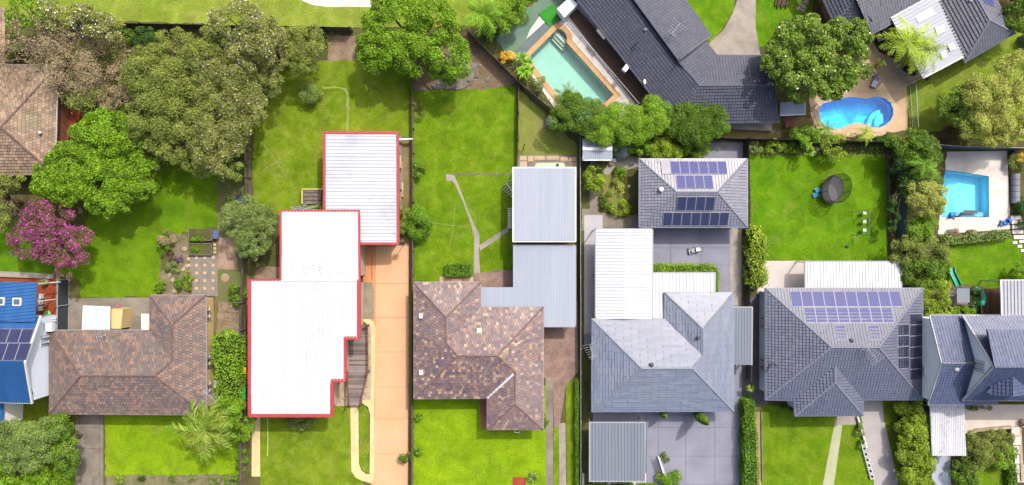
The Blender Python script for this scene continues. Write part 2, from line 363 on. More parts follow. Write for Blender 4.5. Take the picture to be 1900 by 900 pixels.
F_ROSE = leafm('leaf_rosy', [C(110,70,68), C(96,84,50), C(128,82,80), C(86,78,42), C(104,96,56)], .3)
F_PALE = leafm('flower_pale', [C(214,196,196), C(226,212,210), C(196,176,176)], .3)
F_WHITE = leafm('flower_white', [C(240,240,214), C(248,248,230), C(230,230,190)], .3)
F_YELLOW = leafm('flower_yellow', [C(230,184,50), C(240,200,70), C(214,160,40)], .3)
F_PURPLE = leafm('leaf_purple', [C(96,70,98), C(120,92,118), C(80,58,84)], .2)
# ---------------------------------------------------------------- ground sheets
LAY = []
def rough(pts, amp, step=.45, seed=1):
    r = random.Random(seed); out = []
    for a, b in zip(pts, pts[1:]+pts[:1]):
        a = Vector(a); b = Vector(b); n = max(1, int((b-a).length/step))
        for i in range(n):
            p = a.lerp(b, i/n); out.append((p.x + r.uniform(-amp, amp), p.y + r.uniform(-amp, amp)))
    return out
def sheetz(pts):
    xs = [p[0] for p in pts]; ys = [p[1] for p in pts]; bb = (min(xs), max(xs), min(ys), max(ys)); lv = 0
    for (q, l) in LAY:
        if bb[0] < q[1] and bb[1] > q[0] and bb[2] < q[3] and bb[3] > q[2]: lv = max(lv, l)
    LAY.append((bb, lv+1)); return .012 + .004*(lv+1)
def fillholes(name, outer, holes, z, mat, parent=None):
    polys = [[Vector((p[0], p[1], 0)) for p in outer]] + [[Vector((p[0], p[1], 0)) for p in h] for h in holes]
    tris = tessellate_polygon(polys); flat = [p for q in polys for p in q]
    m = MB(); m.v = [(p.x, p.y, z) for p in flat]
    for t in tris:
        a, b, c = (flat[i] for i in t)
        m.f.append(tuple(t) if (b-a).cross(c-a).z > 0 else tuple(reversed(t)))
    return m.build(name, mat, parent)
def sheet(name, label, px, mat, amp=0.0, holes=None, z=None, thick=.1, seed=1, parent=None):
    pts = [(P(*p).x, P(*p).y) for p in px]
    if amp: pts = rough(pts, amp, seed=seed)
    zz = sheetz(pts) if z is None else z
    if holes: o = fillholes(name, pts, holes, zz, mat)
    else:
        m = MB(); m.prism(pts, zz-thick, zz); o = m.build(name, mat)
    return tag(o, label, name.replace('_', ' '), kind='structure')
def slabs(parent, name, px_polys, mat, h=.05, z0=.0, jit=0):
    for q in px_polys:
        m = MB(); zz = z0 + h + RND.uniform(0, jit); m.prism([(P(*p).x, P(*p).y) for p in q], z0-.05, zz); m.build(name, mat, parent)
def shrink(x0, y0, x1, y1, g=.6): return [(x0+g, y0+g), (x1-g, y0+g), (x1-g, y1-g), (x0+g, y1-g)]
# ---------------------------------------------------------------- roofs, walls, windows
def frame3(pts):
    n = Vector((0,0,0))
    for a, b in zip(pts, pts[1:]+pts[:1]): n += Vector(((a.y-b.y)*(a.z+b.z), (a.z-b.z)*(a.x+b.x), (a.x-b.x)*(a.y+b.y)))
    n.normalize()
    if n.z < 0: n = -n
    u = (pts[1]-pts[0]); u -= n*u.dot(n); u.normalize(); v = n.cross(u).normalized()
    c = sum(pts, Vector((0,0,0)))/len(pts)
    if (c-pts[0]).dot(v) < 0: v = -v; 
    return pts[0], u, v, n
def clip(poly, ax, lim, keep_less):
    out = []; n = len(poly)
    for i in range(n):
        a = poly[i]; b = poly[(i+1) % n]
        ia = (a[ax] <= lim) if keep_less else (a[ax] >= lim); ib = (b[ax] <= lim) if keep_less else (b[ax] >= lim)
        if ia: out.append(a)
        if ia != ib:
            t = (lim-a[ax])/(b[ax]-a[ax]); q = [a[0]+(b[0]-a[0])*t, a[1]+(b[1]-a[1])*t]; q[ax] = lim; out.append(tuple(q))
    return out
def rectclip(poly, u0, u1, v0, v1):
    p = poly
    for (ax, l, k) in ((0, u0, False), (0, u1, True), (1, v0, False), (1, v1, True)):
        if len(p) < 3: return []
        p = clip(p, ax, l, k)
    out = []
    for q in p:
        if not out or abs(q[0]-out[-1][0])+abs(q[1]-out[-1][1]) > 1e-4: out.append(q)
    if len(out) > 1 and abs(out[0][0]-out[-1][0])+abs(out[0][1]-out[-1][1]) < 1e-4: out.pop()
    if len(out) < 3: return []
    a = sum(p_[0]*q_[1]-q_[0]*p_[1] for p_, q_ in zip(out, out[1:]+out[:1]))
    return out if abs(a) > 4e-4 else []
def W3(f): return [P(*p) for p in f]
def underlay(m, pts, n, up=-.012, th=.1, o=None):
    if o is not None: pts = [p - Vector((0,0,1))*((p-o).dot(n)/n.z) for p in pts]
    top = [p + n*up for p in pts]; bot = [p + n*(up-th) for p in pts]
    m.face(top); m.face(bot[::-1])
    k = len(pts)
    for i in range(k): m.face([bot[i], bot[(i+1)%k], top[(i+1)%k], top[i]])
def solve_roof(facets, tanp):
    """equal-pitch roof: ridge and hip points become the meeting points of their facets' planes"""
    planes = {}
    for i, f in enumerate(facets):
        p0, p1 = P(*f[0]), P(*f[1]); c = sum(W3(f), Vector((0,0,0)))/len(f)
        d = Vector((-(p1-p0).y, (p1-p0).x, 0)).normalized()
        if (c-p0).dot(d) < 0: d = -d
        for p in f:
            if p[2] > max(f[0][2], f[1][2]) + .25: planes.setdefault(p, []).append((d, p0))
    new = {}
    for p, pl in planes.items():
        A = []; b = []; w_ = P(*p)
        for d, p0 in pl: A.append([-tanp*d.x, -tanp*d.y, 1]); b.append(p0.z - tanp*d.dot(Vector((p0.x, p0.y, 0))))
        for k in range(2):
            r = [0, 0, 0]; r[k] = .03; A.append(r); b.append(.03*w_[k])
        x = np.linalg.lstsq(np.array(A), np.array(b), rcond=None)[0]
        k = S*H/(H-x[2]); new[p] = (950 + x[0]*k, 450 - x[1]*k, float(x[2]))
    return [[new.get(p, p) for p in f] for f in facets], new
def tileroof(house, facets, mat, under=UNDER, tw=.31, th=.33, lift=.075, gap=.024, stag=True):
    u_ = MB(); t = MB(); r = random.Random(len(facets)*13+int(abs(facets[0][0][0])))
    for f in facets:
        pts = W3(f); o, u, v, n = frame3(pts)
        underlay(u_, pts, n, -.03, .1, o)
        poly = [((p-o).dot(u), (p-o).dot(v)) for p in pts]
        us = [p[0] for p in poly]; vs = [p[1] for p in poly]
        iv = 0; v0 = min(vs) - .02
        flip = u.cross(v).dot(n) < 0
        while v0 < max(vs):
            u0 = min(us) - (tw*.5 if (iv % 2 and stag) else 0)
            band = clip(clip(poly, 1, v0, False), 1, v0+th, True)
            if len(band) >= 3:
                while u0 < max(us):
                    q = rectclip(band, u0+gap/2, u0+tw-gap/2, v0, v0+th-.002)
                    if q:
                        dz = r.uniform(0, .012); tl = r.uniform(-.03, .03)
                        fn = lambda a: o + u*a[0] + v*a[1] + n*(lift*(1-(a[1]-v0)/th) + dz + tl*(a[0]-u0))
                        w3 = [fn(a) for a in q]
                        if flip: w3 = w3[::-1]
                        b = len(t.v); t.v += [tuple(x) for x in w3]; t.f.append(tuple(range(b, b+len(w3))))
                        for i in range(len(w3)):    # butt edge of the tile
                            j = (i+1) % len(w3); qa, qb = (q[::-1] if flip else q)[i], (q[::-1] if flip else q)[j]
                            if abs(qa[1]-v0) < 1e-5 and abs(qb[1]-v0) < 1e-5:
                                c0 = len(t.v); t.v += [tuple(w3[i]-n*(lift+dz)), tuple(w3[j]-n*(lift+dz))]
                                t.f.append((b+j, b+i, c0, c0+1))
                    u0 += tw
            v0 += th; iv += 1
    ro = u_.build('roof', under, house)
    to = t.build('tiles', mat, ro, kind='stuff'); return ro
def ribroof(house, facets, mat, sp=.2, rw=.07, rh=.03, name='roof', under=None, th=.06):
    t = MB()
    for f in facets:
        pts = W3(f); o, u, v, n = frame3(pts); underlay(t, pts, n, -.03, th, o)
        poly = [((p-o).dot(u), (p-o).dot(v)) for p in pts]; us = [p[0] for p in poly]
        flip = u.cross(v).dot(n) < 0
        prof = [(0, 0), (sp-rw-.02, 0), (sp-rw, rh), (sp-.02, rh), (sp, 0)]
        if rw > sp*.35: prof = [(0, 0), (sp*.25, rh*.5), (sp*.5, rh), (sp*.75, rh*.5), (sp, 0)]   # wavy corrugation
        u0 = min(us)
        while u0 < max(us):
            for (a, ha), (b, hb) in zip(prof[:-1], prof[1:]):
                q = rectclip(poly, u0+a, u0+b, -1e3, 1e3)
                if q:
                    w3 = [o + u*x + v*y + n*(ha + (hb-ha)*(x-u0-a)/(b-a)) for (x, y) in q]
                    t.face(w3[::-1] if flip else w3)
            u0 += sp
    return t.build(name, mat, house)
def capping(roof, segs, mat, w=.26, h=.1, L=.42, name='ridge_capping'):
    for a, b in segs:
        m = MB(); a = P(*a); b = P(*b)
        if a.z > b.z + .05: a, b = b, a
        d = b-a; n = max(1, int(d.length/L)); dd = d.normalized(); s_ = dd.cross(Vector((0,0,1))).normalized(); up = s_.cross(dd)
        if up.z < 0: up = -up
        for i in range(n):
            p = a + d*(i/n); q = a + d*((i+1.06)/n)
            def ring(c, k, e): return [c + s_*(-w/2*k) - up*.05, c + s_*(-w*.28*k) + up*(h*.7+e), c + up*(h+e), c + s_*(w*.28*k) + up*(h*.7+e), c + s_*(w/2*k) - up*.05]
            A = ring(p, 1.06, .03); B = ring(q, .94, .0); bs = len(m.v); m.v += [tuple(x) for x in A+B]
            for k in range(4): m.f.append((bs+k, bs+k+1, bs+5+k+1, bs+5+k))
            m.f.append((bs+4, bs+3, bs+2, bs+1, bs))
        m.build(name, mat, roof)
def edges(house, pts, mat, w=.13, h=.12, name='gutter', closed=True, dz=-.07):
    m = MB(); q = [P(*p) for p in pts]; c = sum(q, Vector((0,0,0)))/len(q)
    pr = list(zip(q, q[1:]+q[:1])) if closed else list(zip(q[:-1], q[1:]))
    for a, b in pr:
        d = (b-a).normalized(); m.bar(a - d*.04 + Vector((0,0,dz)), b + d*.04 + Vector((0,0,dz)), w, h)
    return m.build(name, mat, house)
def inset(pts, d):
    a = sum(p[0]*q[1]-q[0]*p[1] for p, q in zip(pts, pts[1:]+pts[:1])); sg = 1 if a > 0 else -1
    out = []; n = len(pts)
    for i in range(n):
        p0, p1, p2 = Vector(pts[i-1][:2]), Vector(pts[i][:2]), Vector(pts[(i+1) % n][:2])
        d1 = (p1-p0).normalized(); d2 = (p2-p1).normalized()
        n1 = Vector((-d1.y, d1.x))*sg; n2 = Vector((-d2.y, d2.x))*sg
        k = 1 + n1.dot(n2)
        out.append(tuple(p1 + (n1+n2)*(d/max(k, .3))))
    return out
def walls(house, px, z, mat, ins=.5, name='wall', z0=0.0):
    pts = [(P(p[0], p[1], z).x, P(p[0], p[1], z).y) for p in px]; q = inset(pts, ins)
    m = MB(); m.prism(q, z0, z-.12); m.build(name, mat, house); return q
def windows(house, a, b, zs, spots, wid=1.5, glass=GLASS, fr=WHITE):
    """windows set in a wall from a to b (world xy, outward normal on the right of a->b); spots are fractions"""
    a = Vector((a[0], a[1], 0)); b = Vector((b[0], b[1], 0)); d = (b-a).normalized(); n = Vector((d.y, -d.x, 0))
    for s in spots:
        c = a.lerp(b, s); m = MB(); z0, z1 = zs; zm = (z0+z1)/2; hh = (z1-z0)
        for k in (-1, 0, 1): m.bar(c + d*(k*wid/2) + n*.02 + Vector((0,0,z0)), c + d*(k*wid/2) + n*.02 + Vector((0,0,z1)), .06, .1, up=n)
        for zz in (z0, z1): m.bar(c - d*wid/2 + n*.025 + Vector((0,0,zz)), c + d*wid/2 + n*.025 + Vector((0,0,zz)), .12, .07)
        wdw = m.build('window', fr, house)
        g = MB()
        for k in (-1, 1): g.bar(c + d*(k*wid/4) + n*.02 + Vector((0,0,z0+.04)), c + d*(k*wid/4) + n*.02 + Vector((0,0,z1-.04)), .03, wid/2-.08, up=d.cross(Vector((0,0,1))))
        g.build('pane', glass, wdw)
PANELS = {}
def solar(house, facet, quads, mat, inset_px=.5):
    """one panel per pixel quad centre; quads: list of (px,py,w_px,h_px) on the facet plane"""
    pts = W3(facet); o, u, v, n = frame3(pts)
    cp = Vector((0, 0, H))
    def onplane(px, py):
        d = P(px, py, 0) - cp; t = (o + n*.12 - cp).dot(n) / d.dot(n); return cp + d*t
    for (x, y, w_, h_) in quads:
        c = onplane(x+w_/2, y+h_/2); a = onplane(x, y+h_/2); b = onplane(x+w_, y+h_/2); e = onplane(x+w_/2, y); f = onplane(x+w_/2, y+h_)
        ax = Vector((1,0,0)); ax = (ax - n*ax.dot(n)).normalized(); ay = n.cross(ax)
        W_ = abs((b-a).dot(ax))-.03; H_ = abs((f-e).dot(ay))-.03
        key = (mat.name, round(W_, 1), round(H_, 1))
        if key not in PANELS:
            m = MB(); m.box((0,0,.0), (W_, H_, .035)); me = bpy.data.meshes.new('solar_panel'); me.from_pydata(m.v, [], m.f); me.materials.append(mat)
            m2 = MB(); t = .022
            for sx in (-1, 1): m2.box((sx*(W_/2-t/2), 0, .003), (t, H_, .05)); m2.box((0, sx*(H_/2-t/2), .002), (W_-2*t, t, .05))
            m2.box((0, H_/2+.0, -.05), (W_+.06, .04, .04)); m2.box((0, -H_*.25, -.05), (W_+.06, .04, .04))
            mf = bpy.data.meshes.new('frame'); mf.from_pydata(m2.v, [], m2.f); mf.materials.append(ALU)
            PANELS[key] = (me, mf)
        me, mf = PANELS[key]
        ob = bpy.data.objects.new('solar_panel', me); link(ob, house)
        R = Matrix((ax, ay, n)).transposed().to_4x4(); ob.matrix_local = Matrix.Translation(c - ORG[house.name]) @ R
        fo = bpy.data.objects.new('frame', mf); link(fo, ob)
def grid(x0, y0, x1, y1, nx, ny=1): return [(x0+(x1-x0)*i/nx, y0+(y1-y0)*j/ny, (x1-x0)/nx, (y1-y0)/ny) for j in range(ny) for i in range(nx)]
def vent(house, px, py, z, mat=ALU, r=.17, h=.35):
    p = P(px, py, z); m = MB(); m.lathe(p - Vector((0,0,.3)), [(r*.7, 0), (r*.7, h*.6+.25), (r*1.25, h*.65+.28), (r*1.35, h*.85+.3), (r*.8, h+.32), (.02, h+.36)], 12); m.build('roof_vent', mat, house, smooth=True)
def antenna(house, px, py, z, ang=0, L=1.6, n=7, mh=1.3):
    p = P(px, py, z+mh); m = MB(); d = Vector((math.cos(ang), math.sin(ang), 0)); s_ = Vector((-d.y, d.x, 0))
    m.tube(p - Vector((0,0,mh+.3)), p + Vector((0,0,.1)), .025); m.tube(p - d*L/2, p + d*L/2, .02)
    for i in range(n):
        t = -L/2 + L*i/(n-1); ln = .35 + .5*i/(n-1); c = p + d*t; m.tube(c - s_*ln, c + s_*ln, .013, n=4)
    m.tube(p - d*L*.4 + s_*.5 - Vector((0,0,.25)), p - d*L*.4 - s_*.5 - Vector((0,0,.25)), .015); m.tube(p - d*.5 - Vector((0,0,.3)), p + d*.5 - Vector((0,0,.3)), .015)
    m.build('antenna', ALU, house)
def posts(par, pts, z, mat, w=.1):
    for (x, y) in pts:
        p = P(x, y, z); m = MB(); m.box((p.x, p.y, z/2-.03), (w, w, z-.06)); m.build('post', mat, par)
# ---------------------------------------------------------------- plants
def leafquads(c, d, size, rs, flat=.45, asp=.55):
    N = len(c)
    n = d*.6 + rs.normal(size=(N,3))*.55; n[:,2] += flat
    n /= np.linalg.norm(n, axis=1)[:,None] + 1e-9
    t = rs.normal(size=(N,3)); t -= n*np.sum(t*n, axis=1)[:,None]; t /= np.linalg.norm(t, axis=1)[:,None] + 1e-9
    b = np.cross(n, t); s_ = (size*rs.uniform(.6, 1.35, N))[:,None]
    a = t*s_*.5; bb = b*s_*asp*.5
    return np.stack([c-a, c-bb+a*.15, c+a, c+bb+a*.15], axis=1)
def lobes(rs, blobs, per, lr):
    """blobs: cx,cy,cz,rx,ry,rz -> list of lobe centre, radius, outward dir"""
    out = []
    for (cx, cy, cz, rx, ry, rz) in blobs:
        k = max(4, int(per*(rx*ry)**.5))
        for i in range(k):
            d = rs.normal(size=3); d[2] = abs(d[2])*.9 - .15; d /= np.linalg.norm(d)
            f = rs.uniform(.55, .86)
            c = np.array([cx, cy, cz]) + d*f*np.array([rx, ry, rz])
            r = lr*(rx*ry)**.5*rs.uniform(.7, 1.25)
            out.append((c, max(r, .22), d))
    return out
def foliage(rs, lb, dens, size, flat=.45, asp=.55, mn=12):
    cs, ds = [], []
    for (c, r, od) in lb:
        k = int(dens*r*r*12.6*.95 + rs.rand()); k = max(mn, k)
        d = rs.normal(size=(k,3)); d += od*.55; d[:,2] += .35
        d /= np.linalg.norm(d, axis=1)[:,None]
        rr = r*rs.uniform(.55, 1.08, k)**.7
        sq = np.array([1, 1, .8])
        cs.append(c + d*rr[:,None]*sq); ds.append(d)
    c = np.concatenate(cs); d = np.concatenate(ds)
    c[:,2] = np.maximum(c[:,2], .06)
    return leafquads(c, d, size, rs, flat, asp)
def tree(name, label, blobs, h, leaf, cat='tree', size=.22, dens=34, per=13, lr=.32, seed=1, bark=BARK, squash=.75, flowers=None, group=None, trunk_r=None, low=.35, bare=False, flat=.45, asp=.55):
    """blobs: apparent pixel discs (px,py,rx,ry) of the crown; h: top height in metres"""
    rs = np.random.RandomState(seed); B = []
    for bl in blobs:
        px, py, rx, ry = bl[:4]; hh = bl[4] if len(bl) > 4 else h
        rxm, rym = rx/S, ry/S; rz = min(hh*(1-low)/2, (rxm+rym)/2*squash); cz = max(hh - rz, rz*.6)
        k = (H-cz)/H; p = P(px, py, cz); B.append((p.x, p.y, cz, rxm*k, rym*k, rz))
    wts = [b[3]*b[4] for b in B]; sw = sum(wts)
    bx = sum(b[0]*q for b, q in zip(B, wts))/sw; by = sum(b[1]*q for b, q in zip(B, wts))/sw
    root = thing(name, label, cat, (bx, by, 0), group)
    lb = lobes(rs, B, per, lr)
    R = max(math.sqrt(sw/3)*.1, .05) if trunk_r is None else trunk_r
    R = min(R, .32); hz = sum(b[2]*q for b, q in zip(B, wts))/sw
    m = MB(); fork = Vector((bx, by, max(.15, hz*.45)))
    m.tube((bx, by, -.1), fork, R*1.25, R*.85, 8)
    for (c, r, d) in lb[::max(1, len(lb)//(16 if h > 2.5 else 7))]:
        c = Vector(c); md = fork.lerp(c, .5) + Vector((0, 0, .12*(c-fork).length)); m.tube(fork, md, R*.55, R*.35, 6); m.tube(md, c, R*.35, R*.1, 5)
    m.build('trunk', bark, root)
    V = foliage(rs, lb, dens*1.35, size*.86, flat, asp); quadmesh('crown', V, leaf, root)
    if flowers:
        fm, fd, fs = flowers; V = foliage(rs, [(c + d*r*.25, r*.95, d) for (c, r, d) in lb], fd*.4, fs, .5, .8, 0); quadmesh('flowers', V, fm, root, kind='stuff')
    return root
def shrub(name, label, px, py, rx, ry, h, leaf, seed=1, **kw):
    kw.setdefault('size', .16); kw.setdefault('dens', 55); kw.setdefault('per', 14); kw.setdefault('lr', .38); kw.setdefault('low', .02); kw.setdefault('cat', 'shrub')
    return tree(name, label, [(px, py, rx, ry)], h, leaf, seed=seed, **kw)
def hedge(name, label, px, h, leaf, size=.14, dens=150, seed=1, core=L_DARK, cat='hedge', bulge=.12, taper=0):
    """clipped hedge on a ground polygon (pixels at half height)"""
    rs = np.random.RandomState(seed); pts = [P(p[0], p[1], h*.6) for p in px]; c0 = sum(pts, Vector((0,0,0)))/len(pts)
    root = thing(name, label, cat, (c0.x, c0.y, 0))
    q = [(p.x, p.y) for p in pts]; m = MB(); m.prism(inset(q, .16), -.05, h*.86); m.build('branches', plain(name+'_dark_core', C(46,54,26), .9, .1, var=.4), root)  # solid dark core added to block light inside the hedge, no modelled branches
    cs, ds = [], []
    polys = [Vector((p[0], p[1], 0)) for p in q]
    for t in tessellate_polygon([polys]):
        a, b, c = (np.array(polys[i]) for i in t); ar = np.linalg.norm(np.cross(b-a, c-a))/2; k = int(ar*dens)
        u = rs.rand(k); v = rs.rand(k); sw = u+v > 1; u[sw] = 1-u[sw]; v[sw] = 1-v[sw]
        p = a + (b-a)*u[:,None] + (c-a)*v[:,None]; p[:,2] = h
        cs.append(p); ds.append(np.tile([0, 0, 1.], (k, 1)))
    ar2 = sum(p[0]*r[1]-r[0]*p[1] for p, r in zip(q, q[1:]+q[:1])); sg = 1 if ar2 > 0 else -1
    for a, b in zip(q, q[1:]+q[:1]):
        a = np.array(a); b = np.array(b); L = np.linalg.norm(b-a); k = int(L*h*dens*.8)
        if k < 1: continue
        t = rs.rand(k); z = rs.rand(k)*h; p = np.zeros((k,3)); p[:,:2] = a + (b-a)*t[:,None]; p[:,2] = z
        d = (b-a)/L; nn = np.array([d[1]*sg, -d[0]*sg, .2]); cs.append(p); ds.append(np.tile(nn, (k, 1)))
    c = np.concatenate(cs); d = np.concatenate(ds)
    wob = np.sin(c[:,0]*2.3+seed)*np.cos(c[:,1]*2.1+c[:,2]*2)*bulge + rs.normal(size=len(c))*bulge*.55
    c = c + d*wob[:,None]
    c[:,2] = np.maximum(c[:,2], .05)
    quadmesh('leaves', leafquads(c, d, size, rs, .5, .6), leaf, root)
    return root
FROND = {}
def frondmesh(L, droop, seed, mat, nl=20, lw=.05, ll=.55, rise=.35, vee=.35):
    key = (round(L,2), round(droop,2), seed, mat.name, nl)
    if key in FROND: return FROND[key]
    r = random.Random(seed); m = MB(); pts = []
    for i in range(nl+1):
        t = i/nl; pts.append(Vector((L*t*(1-.12*droop*t), math.sin(t*3)*.03*r.uniform(-1,1)*L, rise*L*math.sin(t*1.6)*.6 - droop*L*t*t*.62)))
    for a, b in zip(pts[:-1], pts[1:]): m.bar(a, b, .05*(1-.7*(a.x/L)), .03)
    for i in range(2, nl+1):
        t = i/nl; p = pts[i]; d = (pts[i]-pts[i-1]).normalized(); le = ll*L*.5*math.sin(math.pi*(.12+.86*t))**.7 + .05
        for sgn in (-1, 1):
            s_ = Vector((0, sgn, 0)); tip = p + (s_*.75 + d*.62 - Vector((0,0,vee*r.uniform(.5,1.3)))).normalized()*le*r.uniform(.8,1.1)
            wv = d*lw*.5*L/2
            m.face([p - wv, p.lerp(tip, .5) - wv*1.1, tip, p.lerp(tip, .5) + wv*1.1, p + wv])
    me = bpy.data.meshes.new('frond'); me.from_pydata([tuple(v) for v in m.v], [], m.f); me.materials.append(mat)
    FROND[key] = me; return me
def palm(name, label, px, py, h, L, n, mat, seed=1, base=None, droop=.8, trunk_r=.16, lean=None, nl=20, mat2=None, rise=.35, group=None, multi=1, spread=.5):
    r = random.Random(seed); top = P(px, py, h); bx, by = (top.x, top.y) if base is None else (P(*base).x, P(*base).y)
    root = thing(name, label, 'palm', (bx, by, 0), group); b = Vector((bx, by, -.1))
    for k in range(multi):
        off = Vector((r.uniform(-spread, spread), r.uniform(-spread, spread), -abs(r.uniform(0, .25))*h)) if multi > 1 else Vector((0,0,0))
        tp = top + off; mid = b.lerp(tp, .5) + Vector((r.uniform(-.1,.1), r.uniform(-.1,.1), 0)); m = MB()
        m.tube(b + off*.15*Vector((1,1,0)).length if False else b, mid, trunk_r*1.2, trunk_r, 8); m.tube(mid, tp, trunk_r, trunk_r*.8, 8)
        for i in range(int(h*2)): 
            c = b.lerp(mid, i/(h*2)*2) if i < h else mid.lerp(tp, (i-h)/h); m.lathe(c, [(trunk_r*1.12, 0), (trunk_r*1.12, .05), (trunk_r*.9, .06)], 8)
        m.build('trunk', BARK_GREY, root)
        for i in range(n):
            a = 2*math.pi*i*0.381966 + r.uniform(-.2,.2); el = r.random(); sd_ = i % 3
            me = frondmesh(L*(1, .88, 1.08)[sd_], droop*(1, .7, 1.25)[sd_], sd_+seed*10, mat2 if (mat2 and i % 4 == 0) else mat, nl, rise=rise)
            o = bpy.data.objects.new('frond', me); link(o, root); o.location = tp - ORG[root.name] + Vector((0,0,r.uniform(-.05,.1)))
            o.rotation_euler = (r.uniform(-.15,.15), r.uniform(-.75, .35)*(.9 if el > .35 else .3), a); s_ = r.uniform(.82, 1.08); o.scale = (s_, s_, s_)
    return root
ROS = {}
def rosette(name, label, px, py, h, R, n, mat, seed=1, heads=1, spread=.4, cat='plant', wid=.07, group=None):
    r = random.Random(seed); c0 = P(px, py, h); root = thing(name, label, cat, (c0.x, c0.y, 0), group); st = MB()
    for k in range(heads):
        tp = c0 + (Vector((r.uniform(-spread,spread), r.uniform(-spread,spread), r.uniform(-.3,.1)*h)) if heads > 1 else Vector((0,0,0)))
        st.tube((c0.x, c0.y, -.05), tp, .06, .04, 6); m = MB()
        for i in range(n):
            a = 2*math.pi*r.random(); e = r.uniform(-.25, 1.1); ln = R*r.uniform(.75, 1.1); d = Vector((math.cos(a)*math.cos(e), math.sin(a)*math.cos(e), math.sin(e)))
            s_ = Vector((-math.sin(a), math.cos(a), 0))*wid; md = tp + d*ln*.6; tip = tp + d*ln - Vector((0,0,ln*.22))
            m.face([tp - s_*.4, md - s_, md + s_, tp + s_*.4]); m.face([md - s_, tip, md + s_])
        m.build('leaf_rosette', mat, root)
    st.build('stem', BARK, root); return root
def branches(m, r, p, d, L, rad, depth, tips):
    if depth == 0 or rad < .006: tips.append(p); return
    q = p + d*L; m.tube(p, q, rad, rad*.7, 5 if rad > .04 else 3, cap=False)
    k = 3 if depth > 1 else 4
    for i in range(k):
        nd = (d + Vector((r.gauss(0,.55), r.gauss(0,.55), r.gauss(.05,.4)))).normalized()
        branches(m, r, q, nd, L*r.uniform(.6,.85), rad*r.uniform(.45,.65), depth-1, tips)
def baretree(name, label, px, py, h, seed=1, base=None, depth=5, mat=BARK_GREY, leafmat=None, lean=(0,0), leafn=3, rad=.14, cat='tree', k0=5):
    r = random.Random(seed); b = P(px, py, 0); root = thing(name, label, cat, (b.x, b.y, 0)); m = MB(); tips = []
    f = b + Vector((lean[0]*.3, lean[1]*.3, h*.25)); m.tube(b - Vector((0,0,.1)), f, rad*1.3, rad, 8)
    for i in range(k0):
        a = 2*math.pi*i/k0 + r.uniform(-.3,.3); d = Vector((math.cos(a)*.8+lean[0]*.12, math.sin(a)*.8+lean[1]*.12, .75)).normalized()
        branches(m, r, f, d, h*.3, rad*.6, depth, tips)
    m.build('trunk', mat, root)
    if leafmat:
        rs = np.random.RandomState(seed); t = np.array([tuple(q) for q in tips]); t = np.repeat(t, leafn, axis=0) + rs.normal(size=(len(t)*leafn, 3))*.25
        quadmesh('crown', leafquads(t, np.tile([0,0,1.], (len(t),1)), .16, rs), leafmat, root)
    return root
def groundcover(label, px, h, leaf, dens=30, size=.2, seed=1):
    rs = np.random.RandomState(seed); pts = [P(*p) for p in px]; polys = [Vector((p.x, p.y, 0)) for p in pts]; cs = []
    for t in tessellate_polygon([polys]):
        a, b, c = (np.array(polys[i]) for i in t); k = int(np.linalg.norm(np.cross(b-a, c-a))/2*dens)
        u = rs.rand(k); v = rs.rand(k); sw = u+v > 1; u[sw] = 1-u[sw]; v[sw] = 1-v[sw]; p = a + (b-a)*u[:,None] + (c-a)*v[:,None]
        m_ = np.sin(p[:,0]*1.3+seed)*np.cos(p[:,1]*1.1) + rs.normal(size=k)*.5; p = p[m_ > -.35]; m_ = m_[m_ > -.35]
        p[:,2] = .05 + h*np.clip(.4+.5*m_, .05, 1)*rs.rand(len(p))**.5; cs.append(p)
    c = np.concatenate(cs); o = quadmesh('ground_cover', leafquads(c, np.tile([0,0,1.], (len(c),1)), size, rs, .6), leaf)
    return tag(o, label, 'ground cover', kind='stuff')
# ---------------------------------------------------------------- fences and small things
def fence(name, label, px, h, mat, style='paling', post=FENCE, pz=0.0, gap=.012):
    pts = [P(*p) for p in px]; c = pts[0]; root = thing(name, label, 'fence', (c.x, c.y, pz)); r = random.Random(int(px[0][0])); m = MB(); rl = MB()
    for a, b in zip(pts[:-1], pts[1:]):
        d = b-a; L = d.length; dn = d.normalized(); ang = math.atan2(dn.y, dn.x); sd_ = Vector((-dn.y, dn.x, 0))
        if style == 'paling':
            n = int(L/.11)
            for i in range(n):
                q = a + dn*(.055+.11*i); hh = h + r.uniform(-.03,.02); m.box((q.x, q.y, pz+hh/2), (.1-gap+.005, .018, hh), ang)
            rails = (.3, h-.3)
        elif style == 'rail': rails = (h*.5, h-.03)
        else:
            n = max(1, int(L/.2)); 
            for i in range(n):
                q = a + dn*(L*(i+.5)/n); m.box((q.x + sd_.x*(.012 if i % 2 else 0), q.y + sd_.y*(.012 if i % 2 else 0), pz+h/2-.02), (L/n+.002, .012, h-.06), ang)
            rails = (.05, h)
        for z in rails: rl.bar(a + sd_*.035 + Vector((0,0,pz+z)), b + sd_*.035 + Vector((0,0,pz+z)), .05, .08)
        np_ = max(1, int(L/2.4))
        for i in range(np_+1):
            q = a + d*(i/np_) + sd_*.08; pm = MB(); pm.box((q.x, q.y, pz+h/2), (.09, .09, h+.02), ang); pm.build('post', post, root)
    if m.v: m.build('palings' if style == 'paling' else 'sheets', mat, root, kind='stuff')
    rl.build('rail', post, root); return root
